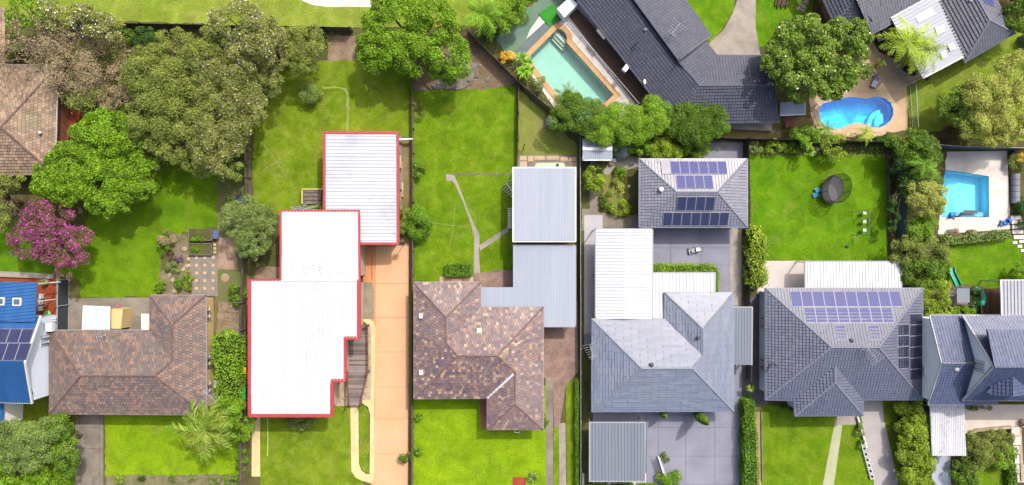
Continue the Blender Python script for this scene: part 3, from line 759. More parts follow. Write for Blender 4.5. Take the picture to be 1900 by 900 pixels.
def glassfence(name, label, px, h=1.2):
    pts = [P(*p) for p in px]; c = pts[0]; root = thing(name, label, 'fence', (c.x, c.y, 0)); rl = MB()
    for a, b in zip(pts[:-1], pts[1:]):
        for z in (.1, h): rl.bar(a+Vector((0,0,z)), b+Vector((0,0,z)), .04, .04)
        n = max(1, int((b-a).length/.12)); bl = MB()
        for i in range(n): q = a.lerp(b, i/n); bl.tube(q+Vector((0,0,.1)), q+Vector((0,0,h)), .009, n=4)
        bl.build('balusters', ALU, root, kind='stuff')
        n = max(1, int((b-a).length/2.2))
        for i in range(n+1): q = a.lerp(b, i/n); pm = MB(); pm.tube(q, q+Vector((0,0,h+.03)), .03, n=6); pm.build('post', ALU, root)
    rl.build('rail', ALU, root); return root
def rocks(name, label, spots, mat, seed=1, hmax=.35):
    for i, (px, py, r) in enumerate(spots):
        rr = random.Random(seed*100+i); m = MB(); c = P(px, py); R = r/S; n = 8
        for k, (f, z) in enumerate(((1.0, -.05), (1.05, .12), (.75, .3), (.3, .38))):
            for j in range(n):
                t = 2*math.pi*j/n; q = R*f*rr.uniform(.75, 1.2); m.v.append((c.x+math.cos(t)*q, c.y+math.sin(t)*q, z*min(1.2, R*1.6)+rr.uniform(-.03,.03)))
            if k: 
                for j in range(n): m.f.append(((k-1)*n+j, (k-1)*n+(j+1)%n, k*n+(j+1)%n, k*n+j))
        m.f.append(tuple(3*n+j for j in range(n)))
        yield m
def pot(name, label, px, py, r, h, mat, leaf=None, seed=1, group=None):
    c = P(px, py); root = thing(name, label, 'pot', (c.x, c.y, 0), group); m = MB()
    m.lathe(c, [(r*.7, .0), (r, h), (r*1.1, h), (r*1.1, h+.03), (r*.85, h+.03), (r*.8, h-.05), (.01, h-.06)], 12); m.build('pot_body', mat, root)
    if leaf:
        rs = np.random.RandomState(seed); V = foliage(rs, [(np.array([c.x, c.y, h+r]), r*1.2, np.array([0,0,1.]))], 160, .12); quadmesh('foliage', V, leaf, root)
    return root
# ================================================================ THE SETTING
POOL_A = [(1034,53),(1041,54),(1049,62),(1052,68),(1052,79),(1139,176),(1078,233),(979,108)]
POOL_B = [(1519,209),(1520,200),(1526,192),(1540,188),(1555,185),(1568,181),(1582,180),(1594,182),(1606,183),(1618,180),(1630,179),(1642,183),(1652,191),(1657,202),(1657,213),(1652,224),(1643,232),(1630,238),(1617,236),(1604,231),(1590,228),(1577,231),(1565,236),(1553,240),(1541,239),(1530,233),(1522,222)]
POOL_C = [(1752,317),(1766,318),(1833,328),(1834,402),(1748,402),(1744,340)]
def wxy(px): return [(P(*p).x, P(*p).y) for p in px]
PH = [wxy(p) for p in (POOL_A, POOL_B, POOL_C)]
PHX = [[tuple(Vector(q)) for q in inset(p, -.06)] for p in PH]
g = fillholes('ground', [(-400,-400),(400,-400),(400,400),(-400,400)], PHX, 0.0, GROUND); tag(g, 'dry grassy bare ground between and around the house lots', 'ground', kind='structure')
def pool(label, px, depth, floor, tint, coping=None, cw=.5, steps=None, wl=-.13):
    q = wxy(px); c = (sum(p[0] for p in q)/len(q), sum(p[1] for p in q)/len(q))
    root = thing('swimming_pool', label, 'pool', (c[0], c[1], 0)); m = MB(); n = len(q)
    a = sum(p[0]*r[1]-r[0]*p[1] for p, r in zip(q, q[1:]+q[:1])); q = q if a > 0 else q[::-1]
    for i in range(n):
        p, r = q[i], q[(i+1)%n]; m.face([(p[0],p[1],.06),(r[0],r[1],.06),(r[0],r[1],-depth),(p[0],p[1],-depth)])
    m.face([(p[0],p[1],-depth) for p in q]); m.build('basin', floor, root)
    wm = MB(); wm.face([(p[0],p[1],wl) for p in inset(q, .004)]); wm.build('water', tint, root)
    if coping:
        oq = inset(q, -cw); cm = fillholes('coping', oq, [inset(q, .03)], .085, coping, root)
        e = MB()
        for ring, f in ((oq, 1), (inset(q, .03), -1)):
            for i in range(len(ring)):
                p, r = ring[i], ring[(i+1)%len(ring)]; pts = [(p[0],p[1],-.04),(r[0],r[1],-.04),(r[0],r[1],.085),(p[0],p[1],.085)]; e.face(pts if f > 0 else pts[::-1])
        e.build('coping_edge', coping, root)
    return root
def poolfloor(name, c1, c2, deep, scale=.5):  # deep: tone of the painted light ripples, not of water depth
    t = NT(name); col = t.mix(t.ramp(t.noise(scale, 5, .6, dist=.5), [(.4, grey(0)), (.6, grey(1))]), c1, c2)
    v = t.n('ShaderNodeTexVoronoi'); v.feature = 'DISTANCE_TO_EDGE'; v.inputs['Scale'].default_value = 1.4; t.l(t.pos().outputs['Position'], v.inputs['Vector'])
    col = t.mix(t.ramp(v.outputs['Distance'], [(0, grey(.35)), (.12, grey(0))]), col, deep)  # paler web paints rippling sunlight into the pool floor colour
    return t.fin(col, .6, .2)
# ---- lawns and grounds, left to right (later sheets lie on earlier ones)
sheet('park_lawn', 'pale mown park grass along the top of the picture', [(-200,-200),(960,-200),(960,46),(640,52),(235,40),(-200,30)], GREEN_PARK, .1)
sheet('path', 'pale curved concrete pad in the park at the top', [(556,-90),(556,-4),(562,2),(580,9),(605,13),(690,13),(691,-90)], PAVE_WHITE)
sheet('garden_bed', 'shady leaf-strewn soil under the big trees at upper left', [(105,48),(640,58),(520,330),(455,330),(300,330),(110,300)], SOIL, .2)
sheet('garden_bed', 'tan leaf litter patch behind the park fence', [(606,66),(660,66),(658,118),(610,124)], LITTER, .12)
sheet('lawn', 'back lawn with clothes hoist above the white roofed house', [(640,112),(770,100),(768,250),(740,400),(520,400),(470,380),(470,232),(520,120)], GREEN_OLIVE, .15)
sheet('kerb_strip', 'curved mowing strip buried in the back lawn', [(598,161),(630,160),(642,164),(648,175),(647,243),(643,243),(643,178),(639,168),(629,164),(598,165)], surf('strip', C(158,165,92), C(140,156,70), 1.2, 9, .3), .06)
sheet('lawn', 'bright back lawn of the old tiled house on the left', [(300,296),(418,312),(416,362),(404,420),(340,430),(300,470),(290,551),(150,551),(150,505),(160,400),(240,300)], GREEN_LEFT, .14)
sheet('lawn', 'shaded lawn beneath the magenta flowering tree', [(-150,430),(160,420),(150,520),(105,512),(-150,500)], GREEN_DEEP, .12)
sheet('patio', 'stained concrete yard behind the old tiled house', [(125,553),(292,552),(292,640),(125,640)], CONC_OLD)
sheet('garden_bed', 'flower bed of shrubs and stones beside the grey paving', [(318,430),(352,440),(352,545),(300,548),(292,520),(314,480)], surf('bed', C(150,136,112), C(110,110,70), .9, 9, .4), .15)
sheet('garden_bed', 'weedy strip between paving and timber fence', [(405,330),(462,330),(462,616),(392,616),(400,545)], surf('weedy', C(100,128,40), C(128,112,84), .7, 9, .4), .12)
pv = sheet('paving', 'grey paving dotted with square pale pavers', [(353,473),(404,473),(404,549),(357,549),(352,520)], PAVEGREY)
sp_ = [(365+i*15.5, 478+j*14.2) for i in range(3) for j in range(5)] + [(350,480),(351,492),(351,506),(399,454),(399,461),(399,468)]
slabs(pv, 'paver', [[(x-2.6,y-2.6),(x+2.6,y-2.6),(x+2.6,y+2.6),(x-2.6,y+2.6)] for x, y in sp_], PAVEPALE, .075, 0, .008)
sheet('path', 'raked pinkish dirt strip beside the timber fence', [(405,440),(438,442),(440,500),(405,499)], PINKDIRT, .08)
sheet('path', 'dirt yard beside the cream side wall', [(404,560),(446,562),(446,622),(402,640)], LITTER, .1)
sheet('patio', 'round stone stepping pad in the weedy strip', [(410+8*math.cos(i/12*6.283)+8, 515+8*math.sin(i/12*6.283)) for i in range(12)], PINKDIRT)
sheet('lawn', 'bright front lawn of the old tiled house on the left', [(194,740),(440,740),(455,880),(196,884)], GREEN_FRONT, .1)
sheet('garden_bed', 'dry soil bed along the front edge at bottom left', [(196,882),(452,880),(452,990),(196,990)], surf('drybed', C(150,140,110), C(108,110,66), .9, 9, .4), .15)
dv = sheet('driveway', 'cracked old concrete driveway at bottom left', [(138,740),(192,740),(192,1000),(138,1000)], CONC_OLD)
slabs(dv, 'slab', [shrink(150,740,186,793,.5), shrink(150,793,186,832,.5), shrink(150,832,186,960,.5), shrink(140,740,149,960,.4), shrink(187,740,192,960,.4)], CONC_OLD, .075, 0, .01)
sheet('lawn', 'rough grass under the blue house at far left', [(-150,730),(140,700),(140,990),(-150,990)], GREEN_OLIVE, .1)
sheet('patio', 'brick red patio beside the blue house', [(-150,508),(104,514),(103,612),(-150,612)], REDDECK)
sheet('kerb_strip', 'pale retaining strip along the red patio', [(-150,496),(102,508),(101,517),(-150,508)], CONC, z=.25, thick=.4)
sheet('path', 'narrow concrete path beside the dark metal fence', [(104,510),(112,510),(112,640),(104,640)], CONC)
sheet('patio', 'brick red terrace beside the brown tiled roof at upper left', [(90,174),(150,194),(153,222),(140,236),(112,300),(90,330)], REDDECK, z=.35, thick=.5)
sheet('patio', 'reddish bare yard under the bare tree', [(105,140),(170,150),(175,200),(105,185)], REDSOIL, .15)
# white roofed house lot
sheet('lawn', 'front lawn below the white roof', [(484,700),(650,700),(652,875),(672,893),(690,990),(484,990),(484,880)], GREEN_OLIVE, .08)
sheet('kerb_strip', 'bare soil strip by the timber fence at bottom', [(456,560),(468,560),(468,990),(454,990)], SOIL, .05)
sheet('path', 'cream path along the left of the front lawn', [(468,740),(483,740),(483,884),(467,884)], PAVE_CREAM)
sheet('garden_bed', 'rockery strip between timber ramp and cream path', [(618,700),(650,700),(650,753),(618,753)], STONE, .03)
dw = sheet('driveway', 'orange paved driveway beside the white roofed house', [(667,440),(760,440),(759,1000),(688,1000),(690,700)], ORANGE_EDGE)
ys = [456,526,589,653,718,777,842,905,970]
slabs(dw, 'slab', [[(698-(a-456)*.008, a+.4),(757,a+.4),(757-(b-456)*.004,b-.4),(698-(b-456)*.008,b-.4)] for a, b in zip(ys[:-1], ys[1:])], ORANGE, .05, 0, .006)
sheet('path', 'cream border path curving round the timber ramp', [(668,590),(680,590),(692,596),(698,610),(697,640),(694,745),(696,880),(686,880),(687,770),(683,755),(672,748),(672,742),(686,742),(688,640),(686,606),(676,597),(668,598)], PAVE_CREAM)
sheet('path', 'cream front path that bends to the driveway', [(650,750),(665,750),(666,860),(670,872),(678,879),(694,881),(693,898),(672,892),(660,886),(652,874)], PAVE_CREAM)
sheet('lawn', 'thin lawn strip between the cream paths', [(666,752),(676,752),(683,760),(685,772),(686,879),(676,876),(669,868),(666,858)], GREEN_OLIVE, .03)
sheet('garden_bed', 'stony strip beside the timber ramp', [(684,604),(688,604),(689,700),(688,742),(670,742)], STONE, .03)
sheet('garden_bed', 'grey slate pad between wall and orange driveway', [(674,524),(690,524),(694,540),(694,592),(674,592)], surf('slatepad', C(168,156,132), C(140,134,118), 1, 9, .3))
sheet('garden_bed', 'mulch bed left of the white roof', [(470,478),(524,470),(524,520),(470,524)], SOIL, .12)
sheet('kerb_strip', 'weedy boundary strip beside the orange driveway', [(738,258),(768,258),(768,452),(738,452)], surf('strip2', C(150,136,96), C(118,116,60), .9, 9, .4), .05)
sheet('kerb_strip', 'narrow soil strip along the orange driveway', [(759,452),(768,452),(766,1000),(757,1000)], surf('strip3', C(128,104,74), C(110,116,52), .9, 9, .4), .03)
# middle lot
sheet('lawn', 'large back lawn of the multicoloured tiled house', [(768,160),(850,158),(958,160),(960,310),(955,540),(800,540),(768,530)], GREEN_LAWN, .06)
sheet('garden_bed', 'red earth corner below the bright green tree', [(768,70),(866,60),(965,155),(900,166),(768,168)], REDSOIL, .15)
sheet('patio', 'cracked grey rock shelf at the back of the lawn', [(800,160),(826,140),(850,125),(866,112),(884,118),(882,140),(876,156),(854,166),(806,166)], ROCK, .12, z=.16, thick=.3)
sheet('lawn', 'worn grass side yard behind the metal carport', [(962,165),(1068,265),(1072,290),(962,290)], surf('worngrass', C(150,148,78), C(120,140,46), .6, 9, .4), .1)
yb = sheet('paving', 'uneven concrete slabs behind the metal carport', [(958,288),(1072,288),(1072,330),(958,330)], CONC_OLD)
slabs(yb, 'slab', [shrink(*q, .5) for q in ((964,289,978,298),(979,289,990,300),(991,289,1012,297),(1013,289,1038,297),(1039,291,1054,299),(1055,291,1070,300),(964,299,978,311),(1058,301,1070,312))], PAVEPALE, .08, 0, .02)
sheet('path', 'narrow concrete garden path bending across the back lawn', [(827,323),(843,325),(850,341),(862,372),(877,410),(889,434),(890,452),(888,462),(892,524),(879,524),(880,440),(872,410),(858,372),(845,343),(840,336),(829,336)], CONC)
sheet('path', 'short concrete path to the carport side', [(889,455),(943,421),(943,430),(891,465)], CONC)
sheet('kerb_strip', 'timber lawn edging running to the carport', [(840,321.8),(952,321.8),(952,323.8),(840,323.8)], TIMBER, z=.07)
sheet('kerb_strip', 'low timber edge beside the brick step', [(914,501),(952,501),(952,504),(914,504)], TIMBER, z=.07)
sheet('patio', 'brick paved landing behind the multicoloured tiled house', [(878,506),(955,504),(955,560),(878,560)], BRICKPAVE)
stp = sheet('path', 'paved step strip behind the round hedge', [(815,512),(880,512),(880,540),(815,540)], CONC_OLD)
slabs(stp, 'slab', [shrink(816,513,836,526,.4), shrink(837,514,858,526,.4), shrink(859,514,878,526,.4)], PAVEPALE, .06)
sheet('lawn', 'bright front lawn of the multicoloured tiled house', [(768,715),(1015,715),(1016,1000),(766,1000)], GREEN_FRONT, .04)
sheet('driveway', 'brick paved side drive beneath the metal carport', [(1005,560),(1072,560),(1072,690),(1050,715),(1038,792),(1028,792),(1026,715),(1009,700),(1004,640)], BRICKPAVE)
sheet('path', 'left concrete wheel strip of the side drive', [(1012,700),(1026,700),(1027,1000),(1014,1000)], CONC_OLD)
sheet('lawn', 'grass strip between the concrete wheel strips', [(1027,792),(1038,792),(1039,1000),(1027,1000)], GREEN_OLIVE, .02)
sheet('path', 'right concrete wheel strip of the side drive', [(1037,785),(1049,785),(1052,1000),(1039,1000)], CONC)
sheet('lawn', 'narrow grass strip along the right boundary', [(1050,712),(1073,700),(1073,1000),(1052,1000)], GREEN_OLIVE, .03)
sheet('patio', 'terracotta porch floor in front of the tiled house', [(885,700),(930,700),(930,797),(894,797)], surf('porch', C(176,118,88), C(160,104,78), .8, 12, .15))
sheet('garden_bed', 'small red gravel bed at the bottom of the lawn', [(951,885),(976,885),(976,930),(951,930)], surf('redgravel', C(178,84,58), C(156,70,48), 1.5, 14, .4))
# slate roofed lot
sheet('garden_bed', 'vegetable garden soil beside the grey garage', [(1080,255),(1380,255),(1380,300),(1190,300),(1190,425),(1080,405)], SOIL, .05)
sheet('path', 'pale concrete garden path with pots', [(1130,302),(1150,292),(1190,290),(1190,308),(1150,318),(1125,330),(1118,318)], CONC, .08)
sheet('path', 'narrow brown garden path', [(1094,352),(1110,352),(1110,395),(1150,398),(1190,400),(1190,428),(1080,428),(1080,388),(1094,388)], CONC_OLD, .05)
sheet('lawn', 'weedy garden patch beside the grey garage', [(1118,325),(1160,310),(1166,340),(1168,402),(1140,404),(1118,380)], surf('weeds', C(120,140,40), C(148,134,90), .9, 9, .45), .2)
sheet('kerb_strip', 'pale concrete apron behind the grey garage', [(1305,264),(1378,264),(1378,300),(1305,300)], CONC_BLUE)
sheet('patio', 'pale paved strip along the white carport', [(1084,399),(1118,399),(1118,640),(1084,640)], surf('palepave', C(200,196,200), C(188,184,190), .6, 10, .1))
sheet('driveway', 'grey concrete courtyard between garage and house', [(1180,424),(1378,424),(1378,1000),(1198,1000),(1198,800),(1084,800),(1084,620),(1180,600)], CONC_BLUE)
jt = [o for o in bpy.data.objects if o.get('label') == 'grey concrete courtyard between garage and house'][0]
gx = [1199,1221,1272,1326,1376]; gy = [770,793,846,899,952,998]
slabs(jt, 'slab', [shrink(a, c, b, d, .25) for a, b in zip(gx[:-1], gx[1:]) for c, d in zip(gy[:-1], gy[1:])], CONC_BLUE, .075, 0, .012)
slabs(jt, 'slab', [shrink(a, c, b, d, .25) for a, b in zip((1188,1244,1300),(1244,1300,1355)) for c, d in zip((425,460,492),(460,492,545))], CONC_BLUE, .075, 0, .012)
sheet('path', 'tan worn concrete along the courtyard edge', [(1358,420),(1376,420),(1374,568),(1356,566),(1350,500)], surf('tanworn', C(186,176,164), C(164,158,154), .8, 9, .2, stain=C(206,190,160), samt=.7, sscale=.5), .06)
sheet('kerb_strip', 'dark soil strip between the two fences', [(1376,420),(1390,420),(1390,580),(1376,580)], SOIL)
sheet('patio', 'white front paving beside the lower grey carport', [(1080,878),(1234,878),(1234,1000),(1080,1000)], PAVE_WHITE)
sheet('garden_bed', 'soil bed behind the lower grey carport', [(1084,640),(1100,640),(1100,1000),(1084,1000)], SOIL)
# charcoal roofed lot, top
sheet('lawn', 'lawn left of the concrete turning drive at the top', [(1225,-150),(1368,-150),(1362,20),(1335,60),(1318,78),(1270,40)], GREEN_DEEP, .08)
sheet('lawn', 'lawn right of the concrete turning drive at the top', [(1400,-150),(1530,-150),(1500,60),(1402,90)], GREEN_DEEP, .08)
sheet('driveway', 'pale concrete turning drive beside the charcoal roof', [(1368,-150),(1402,-150),(1402,50),(1412,110),(1318,110),(1316,80),(1342,56),(1360,24),(1368,0)], CONC)
sheet('garden_bed', 'dry grass strip below the charcoal roof', [(1230,218),(1510,218),(1510,262),(1230,262)], surf('drystrip', C(140,124,88), C(112,112,56), .9, 9, .4), .1)
sheet('patio', 'algae stained teal concrete beside the green pool', [(918,70),(985,10),(1050,-40),(1075,0),(1040,40),(975,110),(950,112)], MURK, .2)
sheet('patio', 'blue grey slab beside the green pool', [(957,94),(1010,44),(1020,50),(975,100),(966,102)], SLAB, z=.1)
sheet('patio', 'white wedge of paving beside the green pool', [(976,74),(983,56),(993,42),(1001,31),(1011,42)], PAVE_WHITE, z=.12)
sheet('lawn', 'square of bright artificial turf beside the green pool', [(999,26),(1025,8),(1046,30),(1019,50)], TURF, z=.14)
sheet('patio', 'white paving around the green pool', [(1050,-60),(1090,-20),(1240,225),(1180,225),(1120,215),(1090,245),(1060,245),(965,110),(1038,40),(1040,10)], PAVE_WHITE, holes=[PHX[0]], z=.03)
dk = sheet('deck', 'dark timber deck under the charcoal eaves', [(1048,20),(1060,5),(1262,228),(1208,228),(1178,190)], BOARDS_BR, z=.18, thick=.2)
# kidney pool lot
sheet('lawn', 'pale ragged lawn behind the silver patio roof', [(1640,130),(1900,30),(2050,-60),(2050,270),(1690,250),(1680,170)], GREEN_J, .1)
sheet('patio', 'tan paving around the blue kidney pool', [(1500,178),(1540,140),(1590,130),(1610,50),(1670,40),(1720,100),(1722,140),(1682,160),(1684,240),(1610,258),(1520,248),(1505,215)], TANPAVE, holes=[PHX[1]], z=.04)
sheet('patio', 'dark timber terrace under the silver patio roof', [(1600,40),(1660,20),(1760,100),(1720,150),(1690,120),(1660,110),(1630,96)], DECK_BROWN, z=.1)
sheet('garden_bed', 'garden soil along the fence behind the kidney pool', [(1450,236),(1690,250),(1760,240),(1800,280),(1690,300),(1390,300),(1390,262),(1450,255)], SOIL, .1)
# trampoline lot
sheet('lawn', 'bright square back lawn with trampoline', [(1390,288),(1642,288),(1650,486),(1395,486)], GREEN_DEEP, .05)
sheet('patio', 'pale concrete patio beside the white patio roof', [(1405,484),(1500,484),(1500,545),(1405,545)], surf('palepatio', C(218,206,200), C(206,196,192), .6, 10, .1))
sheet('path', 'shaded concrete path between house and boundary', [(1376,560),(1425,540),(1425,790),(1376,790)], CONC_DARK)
sheet('lawn', 'bright front lawn of the house with many solar panels', [(1409,752),(1480,752),(1480,730),(1602,730),(1604,790),(1618,886),(1640,1000),(1408,1000)], GREEN_LAWN, .06)
sheet('path', 'straight pale path across the front lawn', [(1553,760),(1567,760),(1532,1000),(1507,1000)], surf('palepath', C(190,192,160), C(178,182,140), 1, 9, .2))
sheet('patio', 'concrete landing at the front porch', [(1551,755),(1588,755),(1588,788),(1551,788)], CONC)
sheet('lawn', 'grass strip between driveway and tall hedge', [(1620,720),(1660,720),(1680,1000),(1650,1000)], GREEN_OLIVE, .06)
sheet('driveway', 'pale concrete front driveway beside white blocks', [(1585,700),(1632,700),(1640,780),(1668,905),(1690,1000),(1636,1000),(1620,890),(1602,800)], surf('palecrete', C(196,188,186), C(182,176,176), .5, 10, .15, stain=C(166,160,158), samt=.4))
sheet('garden_bed', 'stony soil beside the long clipped hedge', [(1400,755),(1411,755),(1412,1000),(1398,1000)], surf('stonysoil', C(196,168,128), C(160,140,110), 1.5, 9, .35), .04)
# right edge lot
sheet('garden_bed', 'dark planted soil between the two back yards', [(1646,245),(1760,245),(1740,430),(1760,560),(1715,560),(1650,500)], SOIL, .1)
sheet('patio', 'white paving around the square blue pool', [(1725,282),(1868,280),(1874,400),(1874,425),(1740,435),(1712,425),(1712,400),(1730,330)], PAVE_WHITE, holes=[PHX[2]], z=.04)
sheet('lawn', 'back lawn with green slide', [(1738,452),(1895,440),(1900,540),(1820,545),(1755,545)], GREEN_DEEP, .08)
sheet('garden_bed', 'terraced garden soil at the right edge', [(1870,280),(2050,270),(2050,440),(1880,440),(1874,400)], SOIL, .06)
sheet('lawn', 'shaded ground around the play tower', [(1715,520),(1830,530),(1830,620),(1715,620)], surf('playground', C(110,120,50), C(108,92,66), .9, 9, .4), .06)
sheet('driveway', 'bluish concrete drive below the flaking carport', [(1718,740),(1766,740),(1766,1000),(1724,1000)], surf('bluecrete', C(186,192,206), C(174,182,198), .5, 10, .08))
sheet('garden_bed', 'shrub bed in front of the two storey house', [(1764,790),(1880,790),(1890,1000),(1764,1000)], SOIL, .05)
sheet('lawn', 'small round lawn at bottom right', [(1803,1000),(1800,900),(1812,872),(1835,858),(1862,856),(1868,900),(1868,1000)], GREEN_LAWN, .05)
sheet('patio', 'cream terrace in front of the two storey house', [(1788,750),(2000,750),(2000,792),(1830,792),(1806,796),(1788,806)], surf('creampave', C(232,220,206), C(220,208,196), .6, 10, .1), z=.14)
# pools
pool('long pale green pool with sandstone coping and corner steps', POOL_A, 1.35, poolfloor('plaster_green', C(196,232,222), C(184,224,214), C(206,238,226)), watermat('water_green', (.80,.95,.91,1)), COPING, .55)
pa = [o for o in bpy.data.objects if o.name.startswith('swimming_pool')][0]
a_, b_ = P(1030,59), P(1050,80); ax_ = (b_-a_).normalized(); st_n = Vector((-ax_.y, ax_.x, 0))
for i in range(3):
    m = MB(); c = P(1035+1.5*i*-1+1, 66+i*5.5) + Vector((.25,0,0)); c.z = -.75-.22*i; m.box(c, (1.75, .42, .5), math.atan2(ax_.y, ax_.x)); m.build('step', plain('step_%d' % i, C(220,226,206), .6), pa)
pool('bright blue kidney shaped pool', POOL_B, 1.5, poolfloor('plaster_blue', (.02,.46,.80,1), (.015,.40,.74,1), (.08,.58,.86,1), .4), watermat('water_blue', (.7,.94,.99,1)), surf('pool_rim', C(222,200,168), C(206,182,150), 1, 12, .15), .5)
pb = bpy.data.objects['swimming_pool.001']
for i, (s_, zz) in enumerate(((26, .95), (17, .55))):
    m = MB(); c = P(1644, 226); m.prism([(c.x + s_/S*math.cos(t), c.y + s_/S*math.sin(t)) for t in [math.radians(95 + 14*k) for k in range(9)]] + [(c.x, c.y)], -1.49, -zz); m.build('step', plain('poolstep_%d' % i, (.06,.54,.84,1), .6), pb)
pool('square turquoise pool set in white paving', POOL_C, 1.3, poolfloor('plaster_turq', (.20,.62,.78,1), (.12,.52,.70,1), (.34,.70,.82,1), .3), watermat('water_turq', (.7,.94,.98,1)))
pc = bpy.data.objects['swimming_pool.002']
m = MB(); a = P(1786,399); m.box((a.x+.9, a.y+.05, -.6), (3.0, .55, .8)); m.build('step', plain('bench_step', C(170,216,228), .6), pc)
# ================================================================ BUILDINGS
def facet_house(name, label, px, z, facets, mat, caps, capmat, wallmat, gut=GUTTER_GREY, ins=.5, cat='house', tanp=.4, **kw):
    facets, new = solve_roof(facets, tanp) if tanp else (facets, {}); caps = [(new.get(a_, a_), new.get(b_, b_)) for a_, b_ in caps]
    c = P(sum(p[0] for p in px)/len(px), sum(p[1] for p in px)/len(px), z)
    h = thing(name, label, cat, (c.x, c.y, 0)); ro = tileroof(h, facets, mat, **kw)
    capping(ro, caps, capmat)
    edges(h, [(p[0], p[1], z) for p in px], gut)
    q = walls(h, px, z, wallmat, ins); return h, q, ro
def E(pts, z): return [(p[0], p[1], z) for p in pts]
# --- brown tiled house at upper left
z = 3.0; r1 = (2,236,5.3); r0 = (-130,234,5.3)
hA, qA, _ = facet_house('tiled_house', 'house with faded brown tiled roof at upper left edge', [(-130,116),(107,122),(101,324),(-130,324)], z,
  [[(-130,116,z),(107,122,z),r1,r0], [(107,122,z),(101,324,z),r1], [(101,324,z),(-130,324,z),r0,r1], [(8,132,z+.02),(10,14,z+.02),(-52,14,4.5),(-52,196,4.5)], [(-110,14,z),(-110,132,z),(-52,196,4.5),(-52,14,4.5)]],
  TILE_OLD, [((107,122,z),r1),((101,324,z),r1),(r0,r1),((-52,14,4.5),(-52,196,4.5))], CAP_BROWN, WALL_BRICK, GUTTER_WHITE, tanp=None)
vent(hA, 77, 247, 3.75, WHITE, .12)
# --- old tiled L-shaped house with cream wall
z = 3.0; a = (145,697,5.0); b = (288,700,5.0); c = (318,672,4.4); d = (318,602,4.4)
pC = [(92,613),(278,613),(278,548),(382,548),(383,770),(92,768)]
hC, qC, _ = facet_house('tiled_house', 'L-shaped house with mottled brown tiled roof and cream side wall', pC, z,
  [[(92,768,z),(92,613,z),a], [(383,770,z),(92,768,z),a,b], [(92,613,z),(278,613,z),c,b,a], [(278,613,z),(278,548,z),d,c], [(278,548,z),(382,548,z),d], [(382,548,z),(383,770,z),b,c,d]],
  TILE_BROWN, [((92,613,z),a),((92,768,z),a),(a,b),((383,770,z),b),(b,c),(c,d),((278,548,z),d),((382,548,z),d)], CAP_BROWN, WALL_CREAM, GUTTER_GREY)
windows(hC, qC[4], qC[3], (1.1, 2.3), (.17, .42, .86), 1.5)
antenna(hC, 388, 735, 3.2, -.7, 1.7); antenna(hC, 188, 624, 3.4, .25, 1.0, 3, .8)
m = MB(); p = P(402,712,.9); m.box(p, (.35, .8, .6)); m.build('air_conditioner', WHITE, hC)
# white patio cover and shed behind it
def canopy(name, label, facets, mat, trim, sp, rw, rh, ps, pmat=GUTTER_GREY, cat='carport', rim=None, w=.13, ropen=False):
    px = facets[0]; c = P(*px[0]); t = thing(name, label, cat, (c.x, c.y, 0)); ribroof(t, facets, mat, sp, rw, rh)
    if rim: edges(t, rim, trim, w, .14, 'gutter', dz=-.06, closed=(len(rim) == 4 and not ropen))
    for (x, y, zz) in ps:
        q = P(x, y, zz); mm = MB(); mm.box((q.x, q.y, zz/2-.06), (.1, .1, zz-.14)); mm.build('post', pmat, t)
    return t
canopy('patio_cover', 'small pale blue patio cover behind the old tiled house', [[(155,568,2.4),(203,570,2.4),(202,614,2.6),(153,614,2.6)]], streaked('cover_pale', C(206,216,234), C(192,204,226), .4, .3), WHITE, .25, .06, .02, [(157,570,2.4),(201,572,2.4)], cat='patio cover', rim=[(155,568,2.4),(203,570,2.4),(202,614,2.6),(153,614,2.6)])
m = MB(); q = [P(205,573,1.9), P(228,574,1.9), P(224,610,1.9), P(204,610,1.9)]; m.prism([(p.x,p.y) for p in q], 0, 1.9); m.single('garden_shed', WALL_CREAM, 'tan flat topped shed beside the pale patio cover', 'shed')
canopy('awning', 'small cream awning over the back door of the old tiled house', [[(262,582,2.5),(279,582,2.5),(279,616,2.7),(262,616,2.7)]], plain('awning_cream', C(240,234,214), .5), WHITE, .3, .05, .02, [(263,584,2.5)], cat='awning')
# --- blue two storey house at far left
z = 5.0; R0 = (-140,672,7.2); R1 = (47,672,7.2)
cB = P(0,670,5); hB = thing('blue_roofed_house', 'two storey house with blue metal roof and pale side wall at left edge', 'house', (cB.x, cB.y, 0))
up = [(-140,587,z),(76,587,z),R1,R0]; lo = [(60,748,z),(-140,744,z),R0,R1]
ribroof(hB, [up, lo], ROOF_BLUE, .24, .07, .05)
edges(hB, [(76,587,z),R1,(60,748,z)], WHITE, .16, .2, 'verge_trim', closed=False, dz=.02); edges(hB, [(60,748,z),(-140,744,z)], GUTTER_WHITE, .13, .12, closed=False)
xw = P(66,590,5).x - .1; m = MB(); y0 = P(70,594,5).y; y1 = P(62,742,5).y; xl = P(-140,600,5).x
m.prism([(xl,y0),(xw,y0),(xw,y1),(xl,y1)], 0, 4.85); ym = (y0+y1)/2
m.face([(xw-.002,y0,4.85),(xw-.002,y1,4.85),(xw-.002,ym,6.75)]); m.build('wall', WALL_BLUE, hB)
windows(hB, (xw, y1), (xw, y0), (2.9, 4.2), (.72,), 1.1)
solar(hB, up, grid(-7,610,60,636,3) + grid(-12,637,54,669,3), SOL_MID)
solar(hB, up, grid(-52,610,-9,636,2), SOL_MID)
mm = MB(); yy = [y1 + (y0-y1)*t for t in (.32, .62)]
mm.path([Vector((xw+.1, yy[0], 1.4)), Vector((xw+.15, yy[0], 1.2)), Vector((xw+.15, yy[1], 1.2)), Vector((xw+.1, yy[1], 2.0))], .05); mm.build('downpipe', STEEL_DK, hB)
mm = MB(); mm.box((xw+.5, y0-.9, 3.4), (.7, .9, .5)); mm.build('air_conditioner', WHITE, hB)
